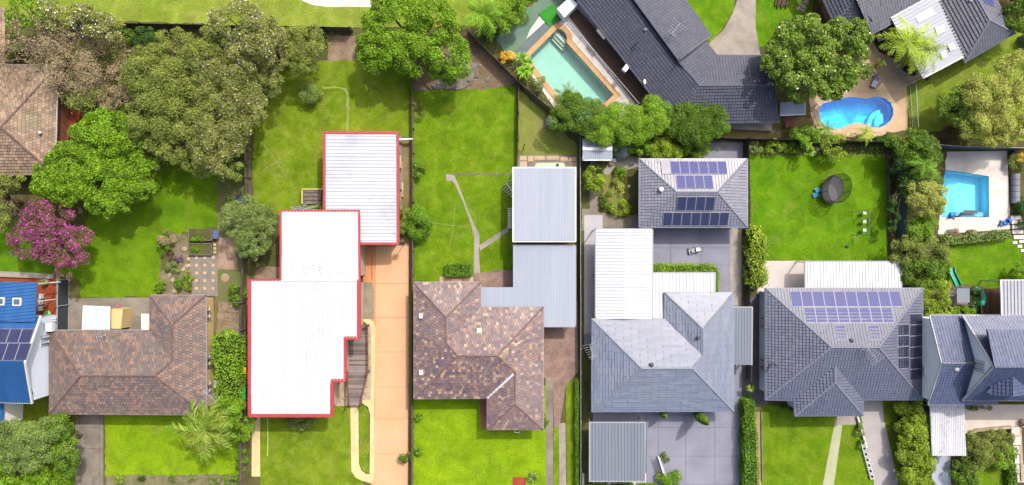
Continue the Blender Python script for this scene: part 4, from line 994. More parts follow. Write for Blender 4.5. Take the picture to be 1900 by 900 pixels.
mm = MB(); yw = y1+(y0-y1)*.2; mm.face([(xw,yw+.5,1.9),(xw+1.5,yw+.3,1.5),(xw+1.5,yw-.3,1.5),(xw,yw-.1,1.9)]); mm.face([(xw,yw-.1,1.86),(xw+1.5,yw-.3,1.46),(xw+1.5,yw+.3,1.46),(xw,yw+.5,1.86)]); mm.build('window_awning', WHITE, hB)
mm = MB(); mm.lathe((xw+.4, y1+.7, .0), [(.22,0),(.22,.9),(.18,1.0),(.02,1.02)], 12); mm.lathe((xw+.5, y1+1.2, .0), [(.2,0),(.2,.8),(.16,.9),(.02,.92)], 12); mm.build('gas_bottles', ALU, hB)
pt = [(-140,518,4.6),(69,524,4.6),(65,598,5.5),(-140,594,5.5)]
ribroof(hB, [[pt[1],pt[2],pt[3],pt[0]]], ROOF_BLUE, .34, .08, .07, 'patio_roof'); 
for (x, y) in ((32,560),(1,559)):
    n0 = P(x, y, 5.12); mm = MB(); mm.box(n0, (.85, .8, .18)); sk = mm.build('skylight', WHITE, hB); mm = MB(); mm.box(n0+Vector((0,0,.06)), (.6, .55, .12)); mm.build('pane', GLASS, sk)
for (x, y) in ((65,527),(63,560)):
    q_ = P(x, y, 4.6); mm = MB(); mm.box((q_.x,q_.y,2.25), (.1,.1,4.4)); mm.build('post', WHITE, hB)
mm = MB(); q_ = [P(-140,748,3.0), P(6,748,3.0), P(5,792,3.0), P(-140,792,3.0)]; mm.prism([(p.x,p.y) for p in q_], 0, 2.95); mm.build('wall', WALL_WHITE, hB)
ribroof(hB, [[(-140,744,3.3),(7,744,3.3),(5,796,3.05),(-140,796,3.05)]], ROOF_BLUE, .2, .06, .03, 'porch_roof')
# --- white roofed house
z5 = lambda y: 5.0 - (y-517)/256*.75
cE = P(570,620,4.5); hE = thing('white_roofed_house', 'large house with white corrugated roof and red trim', 'house', (cE.x, cE.y, 0))
mp_ = [(463,520),(666,520),(666,627),(640,627),(640,706),(616,706),(616,771),(463,771)]
f1 = [(616,771,z5(771)),(463,771,z5(771)),(463,520,z5(520)),(666,520,z5(520)),(666,627,z5(627)),(640,627,z5(627)),(640,706,z5(706)),(616,706,z5(706))]
f2 = [(521,391,4.35),(666,391,4.35),(666,519,5.0),(521,519,5.0)]
ribroof(hE, [f1, f2], ROOF_WHITE, .34, .07, .06)
edges(hE, [(463,520,z5(520)+.03),(463,771,z5(771)+.02),(616,771,z5(771)+.02),(616,706,z5(706)),(640,706,z5(706)),(640,627,z5(627)),(666,627,z5(627)),(666,519,5.02)], RED_TRIM, .34, .22, 'fascia', closed=False, dz=-.05)
edges(hE, [(521,519,5.02),(521,391,4.36),(666,391,4.36),(667,519,5.02)], RED_TRIM, .2, .2, 'fascia', closed=False, dz=-.05); edges(hE, [(463,519.5,4.98),(521,519.5,4.98)], RED_TRIM, .2, .2, 'fascia', closed=False, dz=-.05)
walls(hE, mp_, 4.2, WALL_PINK, .45); walls(hE, [(521,391),(666,391),(666,519),(521,519)], 4.3, WALL_PINK, .3)
mm = MB(); p0, p1 = P(521,518.5,5.03), P(666,518.5,5.03); mm.bar(p0, p1, .3, .05); mm.build('ridge_capping', WHITE, hE)
cE2 = P(670,350,3.6); hE2 = thing('workshop', 'white corrugated shed roof with red trim on back lawn', 'shed', (cE2.x, cE2.y, 0))
f3 = [(736,247,3.5),(736,450,3.5),(604,450,3.95),(604,247,3.95)]
ribroof(hE2, [f3], ROOF_WHITE2, .36, .08, .05)
edges(hE2, [(602,246,3.95),(738,246,3.5),(739,452,3.5),(602,452,3.95)], RED_TRIM, .26, .24, 'fascia', dz=-.03); walls(hE2, [(604,247),(736,247),(736,450),(604,450)], 3.4, WALL_PINK, .2)
mm = MB(); p = P(744,452,2.6); mm.box((p.x,p.y,2.5),(.5,.35,.5)); mm.path([p+Vector((0,0,-.2)), Vector((p.x,p.y,.1))], .05); mm.build('downpipe', DARK, hE2)
mm = MB(); mm.path([P(690,453,3.3), P(690,520,3.3)], .03); mm.build('cable_conduit', DARK, hE2)
rs_ = np.random.RandomState(8); q0 = P(560,503,4.9); n_ = 130; cc_ = np.stack([P(590,505,4.95).x + rs_.normal(size=n_)*2.2, P(590,505,4.95).y - .25 + np.abs(rs_.normal(size=n_))*1.1, np.zeros(n_)], 1)
yy0, yy1 = P(590,519,5.0).y, P(590,391,4.35).y; cc_[:,1] = np.clip(cc_[:,1], yy0+.1, yy1-.3); cc_[:,2] = 5.0 - (cc_[:,1]-yy0)/(yy1-yy0)*.65 + .09
def litterquads(c, size, rs):
    a = rs.rand(len(c))*6.28; s_ = size*rs.uniform(.5,1.4,len(c)); dx = np.stack([np.cos(a)*s_, np.sin(a)*s_, np.zeros(len(c))], 1); dy = np.stack([-np.sin(a)*s_*.5, np.cos(a)*s_*.5, np.zeros(len(c))], 1)
    return np.stack([c-dx, c-dy, c+dx, c+dy], 1)
quadmesh('roof_leaf_litter', litterquads(cc_, .05, rs_), SOIL, hE, kind='stuff')
# ramp deck
def deckboards(par, px, z, mat, bw=.17, horiz=True, name='boards'):
    q = [(P(p[0],p[1],z).x, P(p[0],p[1],z).y) for p in px]; m = MB(); vs = [p[1 if horiz else 0] for p in q]; v = min(vs); r = random.Random(3)
    while v < max(vs):
        k = clip(clip(q, 1 if horiz else 0, v, False), 1 if horiz else 0, v+bw-.03, True)
        if len(k) >= 3: m.prism(k, z-.05, z + r.uniform(0,.006))
        v += bw
    return m.build(name, mat, par, kind='stuff')
c_ = P(660,680); rd = thing('timber_ramp', 'weathered timber ramp with red rails beside the white roof', 'deck', (c_.x, c_.y, 0))
rp = [(640,604),(682,604),(683,690),(668,752),(648,752),(644,700)]
deckboards(rd, rp, .75, BOARDS)
for seg in ([(682,604),(683,690),(668,752)], [(645,690),(645,752)], [(666,604),(682,604)]):
    for zz in (.95+.75, .5+.75):
        for s0, s1 in zip(seg[:-1], seg[1:]): mm = MB(); mm.bar(P(s0[0],s0[1],zz), P(s1[0],s1[1],zz), .1, .05); mm.build('rail', REDRAIL, rd)
    for s0 in seg: q_ = P(s0[0], s0[1], .75); mm = MB(); mm.box((q_.x,q_.y,.9), (.1,.1,1.75)); mm.build('post', REDRAIL, rd)
m_ = MB(); m_.prism(inset([(P(p[0],p[1],.7).x, P(p[0],p[1],.7).y) for p in rp], .15), -.05, .69); m_.build('frame', TIMBER_DARK, rd)
# --- multicoloured tiled house
z = 2.9; A = (832,591,4.25); B = (830,632,4.25); D = (850,660,4.75); F = (923,660,4.75); G = (953,694,4.1); K = (953,748,4.1)
pF = [(768,524),(892,524),(892,570),(1008,570),(1008,797),(904,797),(904,739),(768,740)]
hF, qF, rF = facet_house('tiled_house', 'house with multicoloured terracotta tiled roof in the middle', pF, z,
  [[(768,524,z),(892,524,z),A], [(768,740,z),(768,524,z),A,B,D], [(892,524,z),(892,570,z),B,A], [(892,570,z),(1008,570,z),F,D,B], [(1008,570,z),(1008,797,z),K,G,F], [(904,739,z),(768,740,z),D,F,G], [(904,797,z),(904,739,z),G,K], [(1008,797,z),(904,797,z),K]],
  TILE_MULTI, [((768,524,z),A),((892,524,z),A),(A,B),(B,D),((768,740,z),D),(D,F),((1008,570,z),F),(F,G),(G,K),((904,797,z),K),((1008,797,z),K)], CAP_MULTI, WALL_BRICK, GUTTER_GREY)
mm = MB(); p0, p1 = P(953,694,4.12), P(904,739,2.95); mm.bar(p0, p1, .22, .05); mm.build('valley_flashing', GUTTER_WHITE, rF)
mm = MB(); mm.box(P(889,613,4.0), (.5,.5,.2)); mm.build('skylight', plain('skylight_cream', C(240,228,196), .4), hF)
for (x, y) in ((781,586),(781,691)): mm = MB(); mm.box(P(x,y,3.35), (.35,.5,.35)); mm.build('flue', WHITE, hF)
mm = MB(); p = P(959,797,2.8); mm.path([p+Vector((-.3,0,0)), p+Vector((-.2,-.4,-.3)), p+Vector((.3,-.4,-.3)), p+Vector((.35,0,0))], .03); mm.build('bracket', ALU, hF)
# carports of the middle lot
zc = 2.9
canopy('carport', 'upper pale zinc carport roof with antenna on the middle lot', [[(952,311,zc),(1068,311,zc),(1068,446,zc+.25),(952,446,zc+.25)]], ROOF_PALE, GUTTER_WHITE, .16, .05, .014, [(955,314,zc),(1065,314,zc),(955,442,zc),(1065,442,zc)], rim=[(952,311,zc),(1068,311,zc),(1068,448,zc+.28),(952,448,zc+.28)], w=.16)
zc = 2.6
canopy('carport', 'long L-shaped zinc carport roof joined to the tiled house', [[(952,455,zc),(1068,455,zc),(1068,606,zc),(952,606,zc)], [(893,533,zc-.01),(952,533,zc-.01),(952,576,zc-.01),(893,576,zc-.01)]], ROOF_PALE, GUTTER_GREY, .16, .05, .014, [(955,458,zc),(1065,458,zc),(1065,602,zc),(955,530,zc)], rim=[(952,455,zc),(1068,455,zc),(1068,606,zc),(1008,606,zc)], ropen=True)
t_ = [o for o in bpy.data.objects if o.name.startswith('carport')][0]
antenna(t_, 950, 354, 3.0, 2.2, 1.9, 8, 1.4)
c_ = P(1010,380); m_ = MB(); m_.prism([(P(x,y,2.7).x, P(x,y,2.7).y) for x, y in ((957,316),(1064,316),(1064,440),(957,440))], 0, 2.7); m_.build('wall', WALL_GREY, t_)
# --- slate roofed house
z = 2.9; a = (1194,690,4.8); b = (1293,691,4.8); c = (1308,665,4.4); d = (1310,614,4.4)
pH = [(1098,592),(1233,592),(1233,543),(1361,543),(1361,763),(1098,764)]
hH, qH, _ = facet_house('slate_roofed_house', 'L-shaped house with pale blue grey slate roof', pH, z,
  [[(1098,764,z),(1098,592,z),a], [(1361,763,z),(1098,764,z),a,b], [(1098,592,z),(1233,592,z),c,b,a], [(1233,592,z),(1233,543,z),d,c], [(1233,543,z),(1361,543,z),d], [(1361,543,z),(1361,763,z),b,c,d]],
  TILE_SLATE, [((1098,592,z),a),((1098,764,z),a),(a,b),((1361,763,z),b),(b,c),(c,d),((1233,543,z),d),((1361,543,z),d)], CAP_SLATE, WALL_WHITE, GUTTER_GREY, tw=1.6, th=.31, lift=.075, gap=.02)
vent(hH, 1208, 676, 4.6, STEEL_DK); vent(hH, 1294, 626, 4.2, STEEL_DK, .15); antenna(hH, 1098, 652, 3.1, 1.8, 1.5)
# --- grey garage
z = 2.8; a = (1255,358,4.25); b = (1328,358,4.25)
pG = [(1186,295),(1387,295),(1387,422),(1186,422)]
fT = [(1186,295,z),(1387,295,z),b,a]; fB = [(1387,422,z),(1186,422,z),a,b]
hG, qG, _ = facet_house('garage', 'grey tiled hip roofed garage with four rows of solar panels', pG, z, [fT, fB, [(1186,422,z),(1186,295,z),a], [(1387,295,z),(1387,422,z),b]], TILE_GREY,
  [((1186,295,z),a),((1186,422,z),a),(a,b),((1387,295,z),b),((1387,422,z),b)], CAP_GREY, WALL_GREY, GUTTER_WHITE, cat='garage', lift=.09, gap=.04, stag=False)
solar(hG, fT, grid(1244,299,1349,323,6), SOL_BLUE); solar(hG, fT, grid(1227,299,1244,323,1), plain('panel_grey', C(160,156,168), .3)); solar(hG, fT, grid(1255,325,1323,350,4), SOL_BLUE)
solar(hG, fB, grid(1256,365,1326,391,4), SOL_DARK); solar(hG, fB, grid(1230,394,1352,419,7), SOL_DARK); vent(hG, 1226, 352, 3.7, WHITE, .2)
# white carports
z = 2.9
canopy('carport', 'long white ribbed carport with centre ridge on paved yard', [[(1105,592,z),(1105,425,z),(1158,425,z+.35),(1158,592,z+.35)], [(1211,425,z),(1211,592,z),(1158,592,z+.35),(1158,425,z+.35)]], ROOF_WHITE, GUTTER_GREY, .34, .06, .05, [(1106,427,z),(1210,427,z),(1106,510,z),(1106,588,z),(1210,500,z)], rim=[(1105,425,z),(1211,425,z),(1211,592,z),(1105,592,z)])
canopy('patio_cover', 'low white patio cover with dark ribs behind the slate roof', [[(1212,506,2.5),(1327,506,2.5),(1327,596,2.7),(1212,596,2.7)]], ROOF_WHITE, GUTTER_GREY, .36, .05, .05, [(1325,508,2.5),(1262,508,2.5)], cat='patio cover', rim=[(1212,506,2.5),(1327,506,2.5),(1327,596,2.7)])
canopy('awning', 'narrow grey side awning between slate roof and fence', [[(1362,570,2.5),(1396,570,2.4),(1395,677,2.4),(1362,677,2.5)]], ROOF_GREY, GUTTER_GREY, .3, .06, .03, [(1394,573,2.4),(1393,674,2.4),(1394,620,2.4)], cat='awning', rim=[(1362,570,2.5),(1396,570,2.4),(1395,677,2.4)])
canopy('carport', 'grey ribbed carport at the bottom front of the slate roofed house', [[(1094,784,2.7),(1197,784,2.7),(1196,893,2.8),(1094,893,2.8)]], ROOF_GREY, GUTTER_GREY, .34, .05, .05, [(1096,787,2.7),(1194,787,2.7),(1096,890,2.7),(1194,890,2.7)], rim=[(1094,784,2.7),(1197,784,2.7),(1196,893,2.8),(1094,893,2.8)])
z = 2.2
canopy('garden_shed', 'small two tone metal garden shed beside the boundary', [[(1136,258,z),(1082,258,z),(1082,276,z+.2),(1136,276,z+.2)], [(1082,297,z),(1136,297,z),(1136,276,z+.2),(1082,276,z+.2)]], ROOF_PALE, WHITE, .2, .05, .025, [], cat='shed', rim=[(1082,258,z),(1135,258,z),(1135,297,z),(1082,297,z)])
t_ = [o for o in bpy.data.objects if o.name.startswith('garden_shed')][-1]; mm = MB(); mm.prism([(P(x,y,z).x, P(x,y,z).y) for x, y in ((1086,261),(1132,261),(1132,294),(1086,294))], 0, z-.05); mm.build('wall', STEEL_BLUE, t_); mm = MB(); mm.bar(P(1081,276,z+.25), P(1136,276,z+.25), .35, .05); mm.build('ridge_capping', WHITE, t_)
# --- charcoal house at the top
z = 2.2; r_ = 5.0; j = (1296,158,r_)
pI = [(1250,230),(1020,-66),(1110,-140),(1240,-46),(1320,66),(1308,74),(1331,102),(1446,102),(1446,226)]
cI = P(1240,80); hI = thing('charcoal_roofed_house', 'angled house with long charcoal tiled roof at the top', 'house', (cI.x, cI.y, 0))
fS = [(1250,230,z),(1020,-66,z),(1130,-70,r_),j]
fI, nI = solve_roof([fS, [(1446,226,z),(1250,230,z),j,(1446,156,r_)], [(1331,102,z),(1446,102,z),(1446,156,r_),j], [(1308,74,z),(1331,102,z),j,(1262,110,r_)], [(1240,-46,2.05),(1320,66,2.05),(1262,109,r_+.06),(1130,-72,r_+.06)]], .4)
rI = tileroof(hI, fI, TILE_CHAR, lift=.09, gap=.035, stag=False)
capping(rI, [(nI.get(a_,a_), nI.get(b_,b_)) for a_, b_ in [((1250,230,z),j),((1130,-70,r_),j),(j,(1446,156,r_))]], CAP_CHAR); edges(hI, [(1446,226,z),(1250,230,z),(1020,-66,z)], GUTTER_GREY, closed=False); edges(hI, [(1240,-46,2.05),(1320,66,2.05),(1262,109,r_)], CAP_CHAR, closed=False); edges(hI, [(1331,102,z),(1446,102,z)], GUTTER_GREY, closed=False)
walls(hI, [(1262,222),(1044,-60),(1150,-80),(1236,-30),(1310,74),(1335,106),(1440,106),(1440,220)], 2.1, WALL_WHITE, .35)
vent(hI, 1196, 57, 4.6, STEEL_BLUE); antenna(hI, 1254, 53, 4.0, .9, 1.4, 6, 1.1)
mm = MB(); p = P(1161,127,1.9); mm.box(p, (.8,.5,.7), .9); mm.build('air_conditioner', WHITE, hI); mm = MB(); p = P(1196,152,2.5); mm.lathe(p, [(.02,0),(.2,.05),(.28,.14)], 14); mm.v = [(p.x+(v[0]-p.x)*.5, v[1], v[2]) for v in mm.v]; mm.build('satellite_dish', WHITE, hI)
mm = MB(); q_ = [P(1106,57,2.1),P(1120,74,2.1),P(1124,70,2.1),P(1110,53,2.1)]; mm.prism([(p.x,p.y) for p in q_], 1.95, 2.2); mm.build('awning', STEEL_DK, hI)
mm = MB(); q_ = [P(1034,16,1.6),P(1058,-6,1.6),P(1072,8,1.6),P(1047,32,1.6)]; mm.prism([(p.x,p.y) for p in q_], 0, 1.6); mm.single('pool_equipment_box', WALL_WHITE, 'white walled block above the green turf square', 'wall')
# --- bluegrey house at top right with silver patio roof
cJ = P(1740,20); hJ = thing('bluegrey_roofed_house', 'rambling house with blue grey tiled roofs at top right', 'house', (cJ.x, cJ.y, 0)); z = 3.0; r_ = 4.7
a = (1836,38,r_); b = (1776,-70,r_)
rJ = tileroof(hJ, [[(1883,62,z),(1822,-50,z),b,a], [(1790,116,z),(1883,62,z),a], [(1735,16,z),(1790,116,z),a,b],
   [(1617,64,z),(1760,-14,z),(1722,-84,5.0),(1585,-8,5.0)], [(1548,44,z),(1500,-60,z),(1545,-80,4.6),(1588,-4,4.6)], [(1608,42,z),(1548,44,z),(1588,-4,4.6)], [(1610,-60,z),(1612,44,z),(1588,-4,4.6),(1545,-80,4.6)]], TILE_J, lift=.09, gap=.035, stag=False)
capping(rJ, [((1883,62,z),a),((1790,116,z),a),(a,b),((1548,44,z),(1588,-4,4.6)),((1608,42,z),(1588,-4,4.6))], CAP_GREY)
edges(hJ, [(1790,116,z),(1883,62,z),(1822,-50,z)], GUTTER_GREY, closed=False); edges(hJ, [(1500,-60,z),(1548,44,z),(1608,42,z)], GUTTER_GREY, closed=False); edges(hJ, [(1617,64,z),(1662,40,z)], GUTTER_GREY, closed=False)
walls(hJ, [(1880,58),(1820,-60),(1500,-100),(1552,40),(1608,38),(1660,34),(1740,20),(1792,108)], 2.9, WALL_BRICK, .5)
f = [(1883,62,z),(1822,-50,z),b,a]; solar(hJ, f, [(1826,-6,18,14)], SOL_BLUE); vent(hJ, 1798, 2, 4.2, ALU); mm = MB(); p = P(1865,19,3.4); mm.path([p, p+Vector((-.9,-.5,.4)), p+Vector((-1,-1,.3))], .05); mm.build('flue', STEEL_DK, hJ)
mm = MB(); mm.face([P(1656,66,5.0)]*0 or [P(1634,20,3.8), P(1640,0,4.4), P(1636,-2,4.4)]); mm.build('valley_flashing', GUTTER_GREY, rJ)
z = 3.1
pj = [(1714,144,z),(1655,32,z+.25),(1775,-34,z+.25),(1827,84,z)]
tj = canopy('patio_cover', 'silver corrugated patio roof at top right behind the palm', [[pj[0],pj[1],pj[2],pj[3]]], ROOF_SILVER, GUTTER_WHITE, .36, .12, .1, [(1717,140,z),(1659,34,z)], cat='patio cover', rim=pj, w=.2)
for i, q_ in enumerate(([(1697,32),(1727,14),(1735,26),(1703,43)], [(1734,52),(1749,46),(1753,58),(1738,65)], [(1758,84),(1767,79),(1773,90),(1762,95)], [(1744,98),(1752,94),(1757,104),(1748,109)])):
    mm = MB(); mm.prism([(P(x,y,z+.15).x, P(x,y,z+.15).y) for x, y in q_], z+.2, z+.27-.02*(i>1)); mm.build('skylight', plain('fibreglass_%d' % i, C(250,250,250), .4), tj)
# --- house with many solar panels
z = 3.2; a = (1540,645,5.4); b = (1630,645,5.4); c = (1548,685,4.55); d = (1548,712,4.55)
pL = [(1420,535),(1712,535),(1712,742),(1602,742),(1601,771),(1475,772),(1473,743),(1420,742)]
fT = [(1420,535,z),(1712,535,z),b,a]; fR = [(1712,535,z),(1712,742,z),b]
hL, qL, _ = facet_house('solar_panel_house', 'blue grey tiled hip roof house with many solar panels', pL, z,
  [[(1420,742,z),(1420,535,z),a], fT, fR, [(1712,742,z),(1602,742,z),c,(1473,743,z),(1420,742,z),a,b], [(1475,772,z),(1473,743,z),c,d], [(1602,742,z),(1601,771,z),d,c], [(1601,771,z),(1475,772,z),d]],
  TILE_BLUE, [((1420,742,z),a),((1420,535,z),a),(a,b),((1712,535,z),b),((1712,742,z),b),(c,d),((1475,772,z),d),((1601,771,z),d)], CAP_GREY, WALL_BLUE, GUTTER_GREY, lift=.09, gap=.04, stag=False)
windows(hL, qL[7], qL[0], (.9, 2.2), (.2, .62), 1.6) if False else windows(hL, qL[0], qL[7], (.9, 2.2), (.3, .72), 1.6)
solar(hL, fT, grid(1467,540,1672,569,10), SOL_BLUE); solar(hL, fT, grid(1493,570,1657,600,8), SOL_BLUE); solar(hL, fT, [(1549,601,22,30),(1611,601,22,30)], SOL_BLUE)
solar(hL, fR, grid(1665,602,1687,684,1,4) + grid(1688,582,1711,705,1,6), SOL_BLACK)
antenna(hL, 1618, 656, 5.2, -.9, 2.0, 9, 1.2); vent(hL, 1578, 631, 5.1, STEEL_DK); mm = MB(); mm.box(P(1527,677,4.75), (.5,.35,.15)); mm.build('skylight', GLASS, hL)
mm = MB(); mm.path([P(1423,691,3.5),P(1432,673,3.7),P(1444,678,3.9)], .05); mm.build('conduit', STEEL_DK, hL)
canopy('patio_cover', 'white ribbed patio cover behind the solar panel house', [[(1494,485,2.6),(1674,485,2.6),(1674,538,2.8),(1494,538,2.8)]], ROOF_WHITE, GUTTER_GREY, .34, .05, .05, [(1496,487,2.6),(1580,487,2.6),(1672,487,2.6)], cat='patio cover', rim=[(1674,485,2.6),(1494,485,2.6),(1494,538,2.8)])
# --- two storey house at right edge
cM = P(1800,670); hM = thing('two_storey_house', 'two storey house with steep blue grey roofs and white gables at right edge', 'house', (cM.x, cM.y, 0))
z = 5.0; R0 = (1748,674,6.9); R1 = (1880,674,6.9); z2 = 5.5; T0 = (1845,681,9.7); T1 = (2060,681,9.7)
rM = tileroof(hM, [[(1726,586,z),(1850,586,z),R1,R0], [(1850,750,z),(1723,750,z),R0,R1], [(1787,586,z2),(2060,586,z2),T1,T0], [(2060,742,z2),(1787,742,z2),T0,T1]], TILE_M, lift=.09, gap=.035, stag=False)
capping(rM, [(R0,R1),(T0,T1)], CAP_GREY); edges(hM, [(1726,586,z),R0,(1723,750,z)], GUTTER_WHITE, .12, .16, 'verge_trim', closed=False); edges(hM, [(1787,586,z2),T0,(1787,742,z2)], GUTTER_WHITE, .14, .18, 'verge_trim', closed=False)
edges(hM, [(1723,751,z),(1788,751,z)], GUTTER_GREY, closed=False); edges(hM, [(1788,585,z),(1726,585,z)], GUTTER_GREY, closed=False); edges(hM, [(2060,743,z2),(1787,743,z2)], GUTTER_GREY, closed=False)
def gable(h, xpx, ya, yb, ze, zr, back, mat, off=.25):
    x = P(xpx, ya, ze).x + off; a = P(xpx, ya, ze).y - .35; b = P(xpx, yb, ze).y + .35; m = MB(); m.prism([(x,a),(back,a),(back,b),(x,b)], 0, ze-.1); ym = (a+b)/2
    m.face([(x+.002,b,ze-.1),(x+.002,a,ze-.1),(x+.002,ym,zr-.35)]); m.build('wall', mat, h); return x, a, b
xa, ya_, yb_ = gable(hM, 1724.5, 586, 750, 5.0, 6.9, 62, WALL_WHITE); windows(hM, (xa, ya_), (xa, yb_), (2.6, 3.8), (.66,), 1.0)
xb, ya2, yb2 = gable(hM, 1787, 586, 742, 5.5, 9.7, 62, WALL_WHITE, .3); windows(hM, (xb, ya2), (xb, yb2), (6.9, 8.2), (.56,), 1.1)
tileroof(hM, [[(1831,611,8.3),(2060,611,8.3),(2060,681,9.8),(1845,681,9.8)]], TILE_M, lift=.09, gap=.035, stag=False)
mm = MB(); pa_, pb_, pc_ = P(1835,614,8.2), P(1847,681,9.6), P(1833,628,6.6); mm.face([pa_, pb_, pc_]); mm.face([pa_+Vector((.1,0,0)), pc_+Vector((.1,0,0)), pb_+Vector((.1,0,0))]); mm.face([pa_, pc_, Vector((62,pc_.y,pc_.z)), Vector((62,pa_.y,pa_.z))]); mm.build('dormer_wall', WALL_WHITE, hM)
tileroof(hM, [[(1838,733,7.4),(1838,707,7.4),(1877,690,8.6),(1878,735,8.6)], [(1900,707,7.4),(1900,733,7.4),(1878,735,8.6),(1877,690,8.6)]], TILE_M, tw=.36, lift=.09, gap=.04, stag=False)
mm = MB(); a1, a2, a3 = P(1840,731,7.35), P(1898,731,7.35), P(1878,732,8.5); lo_ = Vector((0,0,-1.6)); mm.face([a1, a3, a2]); mm.face([a1+lo_, a2+lo_, a2, a1]); b1 = a1 + Vector((0,1.6,0)); mm.face([b1, b1+lo_, a1+lo_, a1]); b2 = a2 + Vector((0,1.6,0)); mm.face([a2, a2+lo_, b2+lo_, b2]); mm.build('dormer_wall', WALL_WHITE, hM)
vent(hM, 1772, 684, 6.4, ALU, .22)
z = 3.2
t_ = canopy('patio_cover', 'grey ribbed flat roof beside the brown deck at right edge', [[(1857,520,z),(2040,520,z),(2040,596,z+.1),(1860,596,z+.1)]], ROOF_SILVER, WHITE, .36, .06, .08, [(1859,523,z)], cat='patio cover', rim=[(2040,520,z),(1857,520,z),(1860,597,z+.1),(1885,597,z+.1)], ropen=True)
c_ = P(1840,565); dk2 = thing('timber_deck', 'dark brown timber deck between play tower and grey roof', 'deck', (c_.x,c_.y,0)); deckboards(dk2, [(1820,536),(1875,536),(1875,620),(1820,620)], .6, BOARDS_BR, horiz=False); m_ = MB(); m_.prism([(P(x,y,.5).x,P(x,y,.5).y) for x, y in ((1821,537),(1874,537),(1874,619),(1821,619))], 0, .54); m_.build('frame', TIMBER_DARK, dk2)
for seg in (((1821,536),(1858,536)),((1821,536),(1821,610))):
    for zz in (1.0, 1.55): mm = MB(); mm.bar(P(*seg[0],zz), P(*seg[1],zz), .08, .05); mm.build('rail', TIMBER_DARK, dk2)
z = 2.9
canopy('carport', 'flaking old corrugated carport in front of the two storey house', [[(1726,750,z),(1788,750,z),(1792,845,z-.15),(1730,845,z-.15)]], ROOF_RUST, GUTTER_WHITE, .24, .1, .07, [(1731,842,z-.1),(1790,842,z-.1),(1728,756,z-.1)], rim=[(1788,750,z),(1792,845,z-.15),(1730,845,z-.15),(1726,750,z)], w=.08)
# ================================================================ FENCES
fence('boundary_fence', 'dark timber fence between park grass and back yards', [(225,52),(420,56),(655,60)], 1.8, FENCE_DK, post=FENCE_DK)
fence('boundary_fence', 'weathered paling fence between old tiled house and white roof', [(463,232),(466,380),(460,480),(456,560),(455,760),(456,910)], 1.7, FENCE, post=FENCE)
fence('boundary_fence', 'dark ribbed metal fence beside the blue house patio', [(128,518),(127,612)], 1.9, STEEL_DK, 'sheet', GUTTER_GREY)
fence('boundary_fence', 'paling fence between orange driveway and middle lot', [(766,62),(768,330),(767,600),(766,910)], 1.25, FENCE, post=FENCE)
fence('boundary_fence', 'angled paling fence below the green pool garden', [(868,64),(962,158),(1074,252)], 1.7, FENCE, post=FENCE)
fence('boundary_fence', 'metal fence down the right side of the middle lot', [(1074,254),(1075,600),(1075,910)], 1.2, STEEL_BLUE, 'sheet', GUTTER_GREY)
fence('side_fence', 'short timber fence between back lawn and side yard', [(962,160),(960,312)], 1.1, FENCE, post=FENCE)
fence('boundary_fence', 'dark timber fence behind the garage and trampoline lawn', [(1082,254),(1240,258),(1380,262),(1640,268)], 1.8, FENCE_DK, post=FENCE_DK)
fence('boundary_fence', 'dark metal fence behind the white pool paving', [(1640,268),(1760,276),(1900,280),(2000,284)], 1.8, STEEL_BLUE, 'sheet', GUTTER_GREY)
fence('boundary_fence', 'dark slatted fence right of the concrete courtyard', [(1380,262),(1381,420),(1382,580)], 1.7, FENCE_DK, post=FENCE_DK)
fence('lawn_fence', 'low timber edging fence right of the trampoline lawn', [(1642,288),(1651,486)], .7, FENCE, post=FENCE)
fence('boundary_fence', 'tall blue metal fence behind the trampoline lawn trees', [(1662,312),(1664,440)], 1.9, STEEL_BLUE, 'sheet', STEEL_DK)
fence('side_fence', 'dark metal side gate panel beside the grey awning', [(1384,676),(1384,702)], 1.7, STEEL_DK, 'sheet', STEEL_DK)
fence('boundary_fence', 'metal fence between hedge and flaking carport', [(1714,745),(1716,910)], 1.2, STEEL_BLUE, 'sheet', GUTTER_GREY)
fence('boundary_fence', 'short grey fence at the top right corner tree', [(1888,70),(1960,170)], 1.6, GUTTER_GREY, 'sheet', GUTTER_GREY)
glassfence('pool_fence', 'slim silver pool fence between deck and white paving', [(1052,44),(1102,102),(1182,196)])
glassfence('pool_fence', 'slim silver pool fence right of the kidney pool', [(1660,134),(1688,160),(1692,238)])
glassfence('pool_fence', 'slim rail fence left of the kidney pool', [(1508,198),(1510,236)])
# ================================================================ TREES, left to right
tree('bright_green_tree', 'bright green bushy tree at the top left corner', [(55,22,38,30),(30,40,22,18)], 5, L_BRIGHT, seed=11, per=8)
tree('blossom_tree', 'pale pink blossoming gum tree near the top left corner', [(120,30,42,36),(185,40,45,36),(215,58,24,22)], 7, L_GUM, seed=12, flowers=(F_PALE, 4.5, .17), per=9)
baretree('bare_tree', 'leafless twiggy tree behind the brown tiled roof', 120, 120, 6.5, 3, depth=5, lean=(.5,0), k0=7, rad=.16, leafmat=L_TWIG, leafn=2)
baretree('bare_tree', 'second twiggy brown tree beside the blossom tree', 190, 130, 5.6, 5, depth=5, k0=8, rad=.13, leafmat=L_TWIG, leafn=6)
baretree('bare_tree', 'sparse twiggy tree beside the red terrace', 200, 175, 4.5, 8, depth=4, k0=6, rad=.1, leafmat=L_OLIVE, leafn=12)
shrub('shrub', 'glossy shrub against the brown tiled house wall', 20, 85, 24, 26, 3, L_FRANG, 14, size=.2)
tree('dark_tree', 'small dark green tree by the park fence', [(270,72,24,24)], 4, L_DARK, seed=15)
shrub('shrub', 'lime shrub below the park fence', 298, 66, 12, 10, 1.2, L_LIME, 16)
shrub('shrub', 'low green shrub by the park fence under the blossom tree', 235, 68, 18, 14, 1.6, L_DEEP, 18)
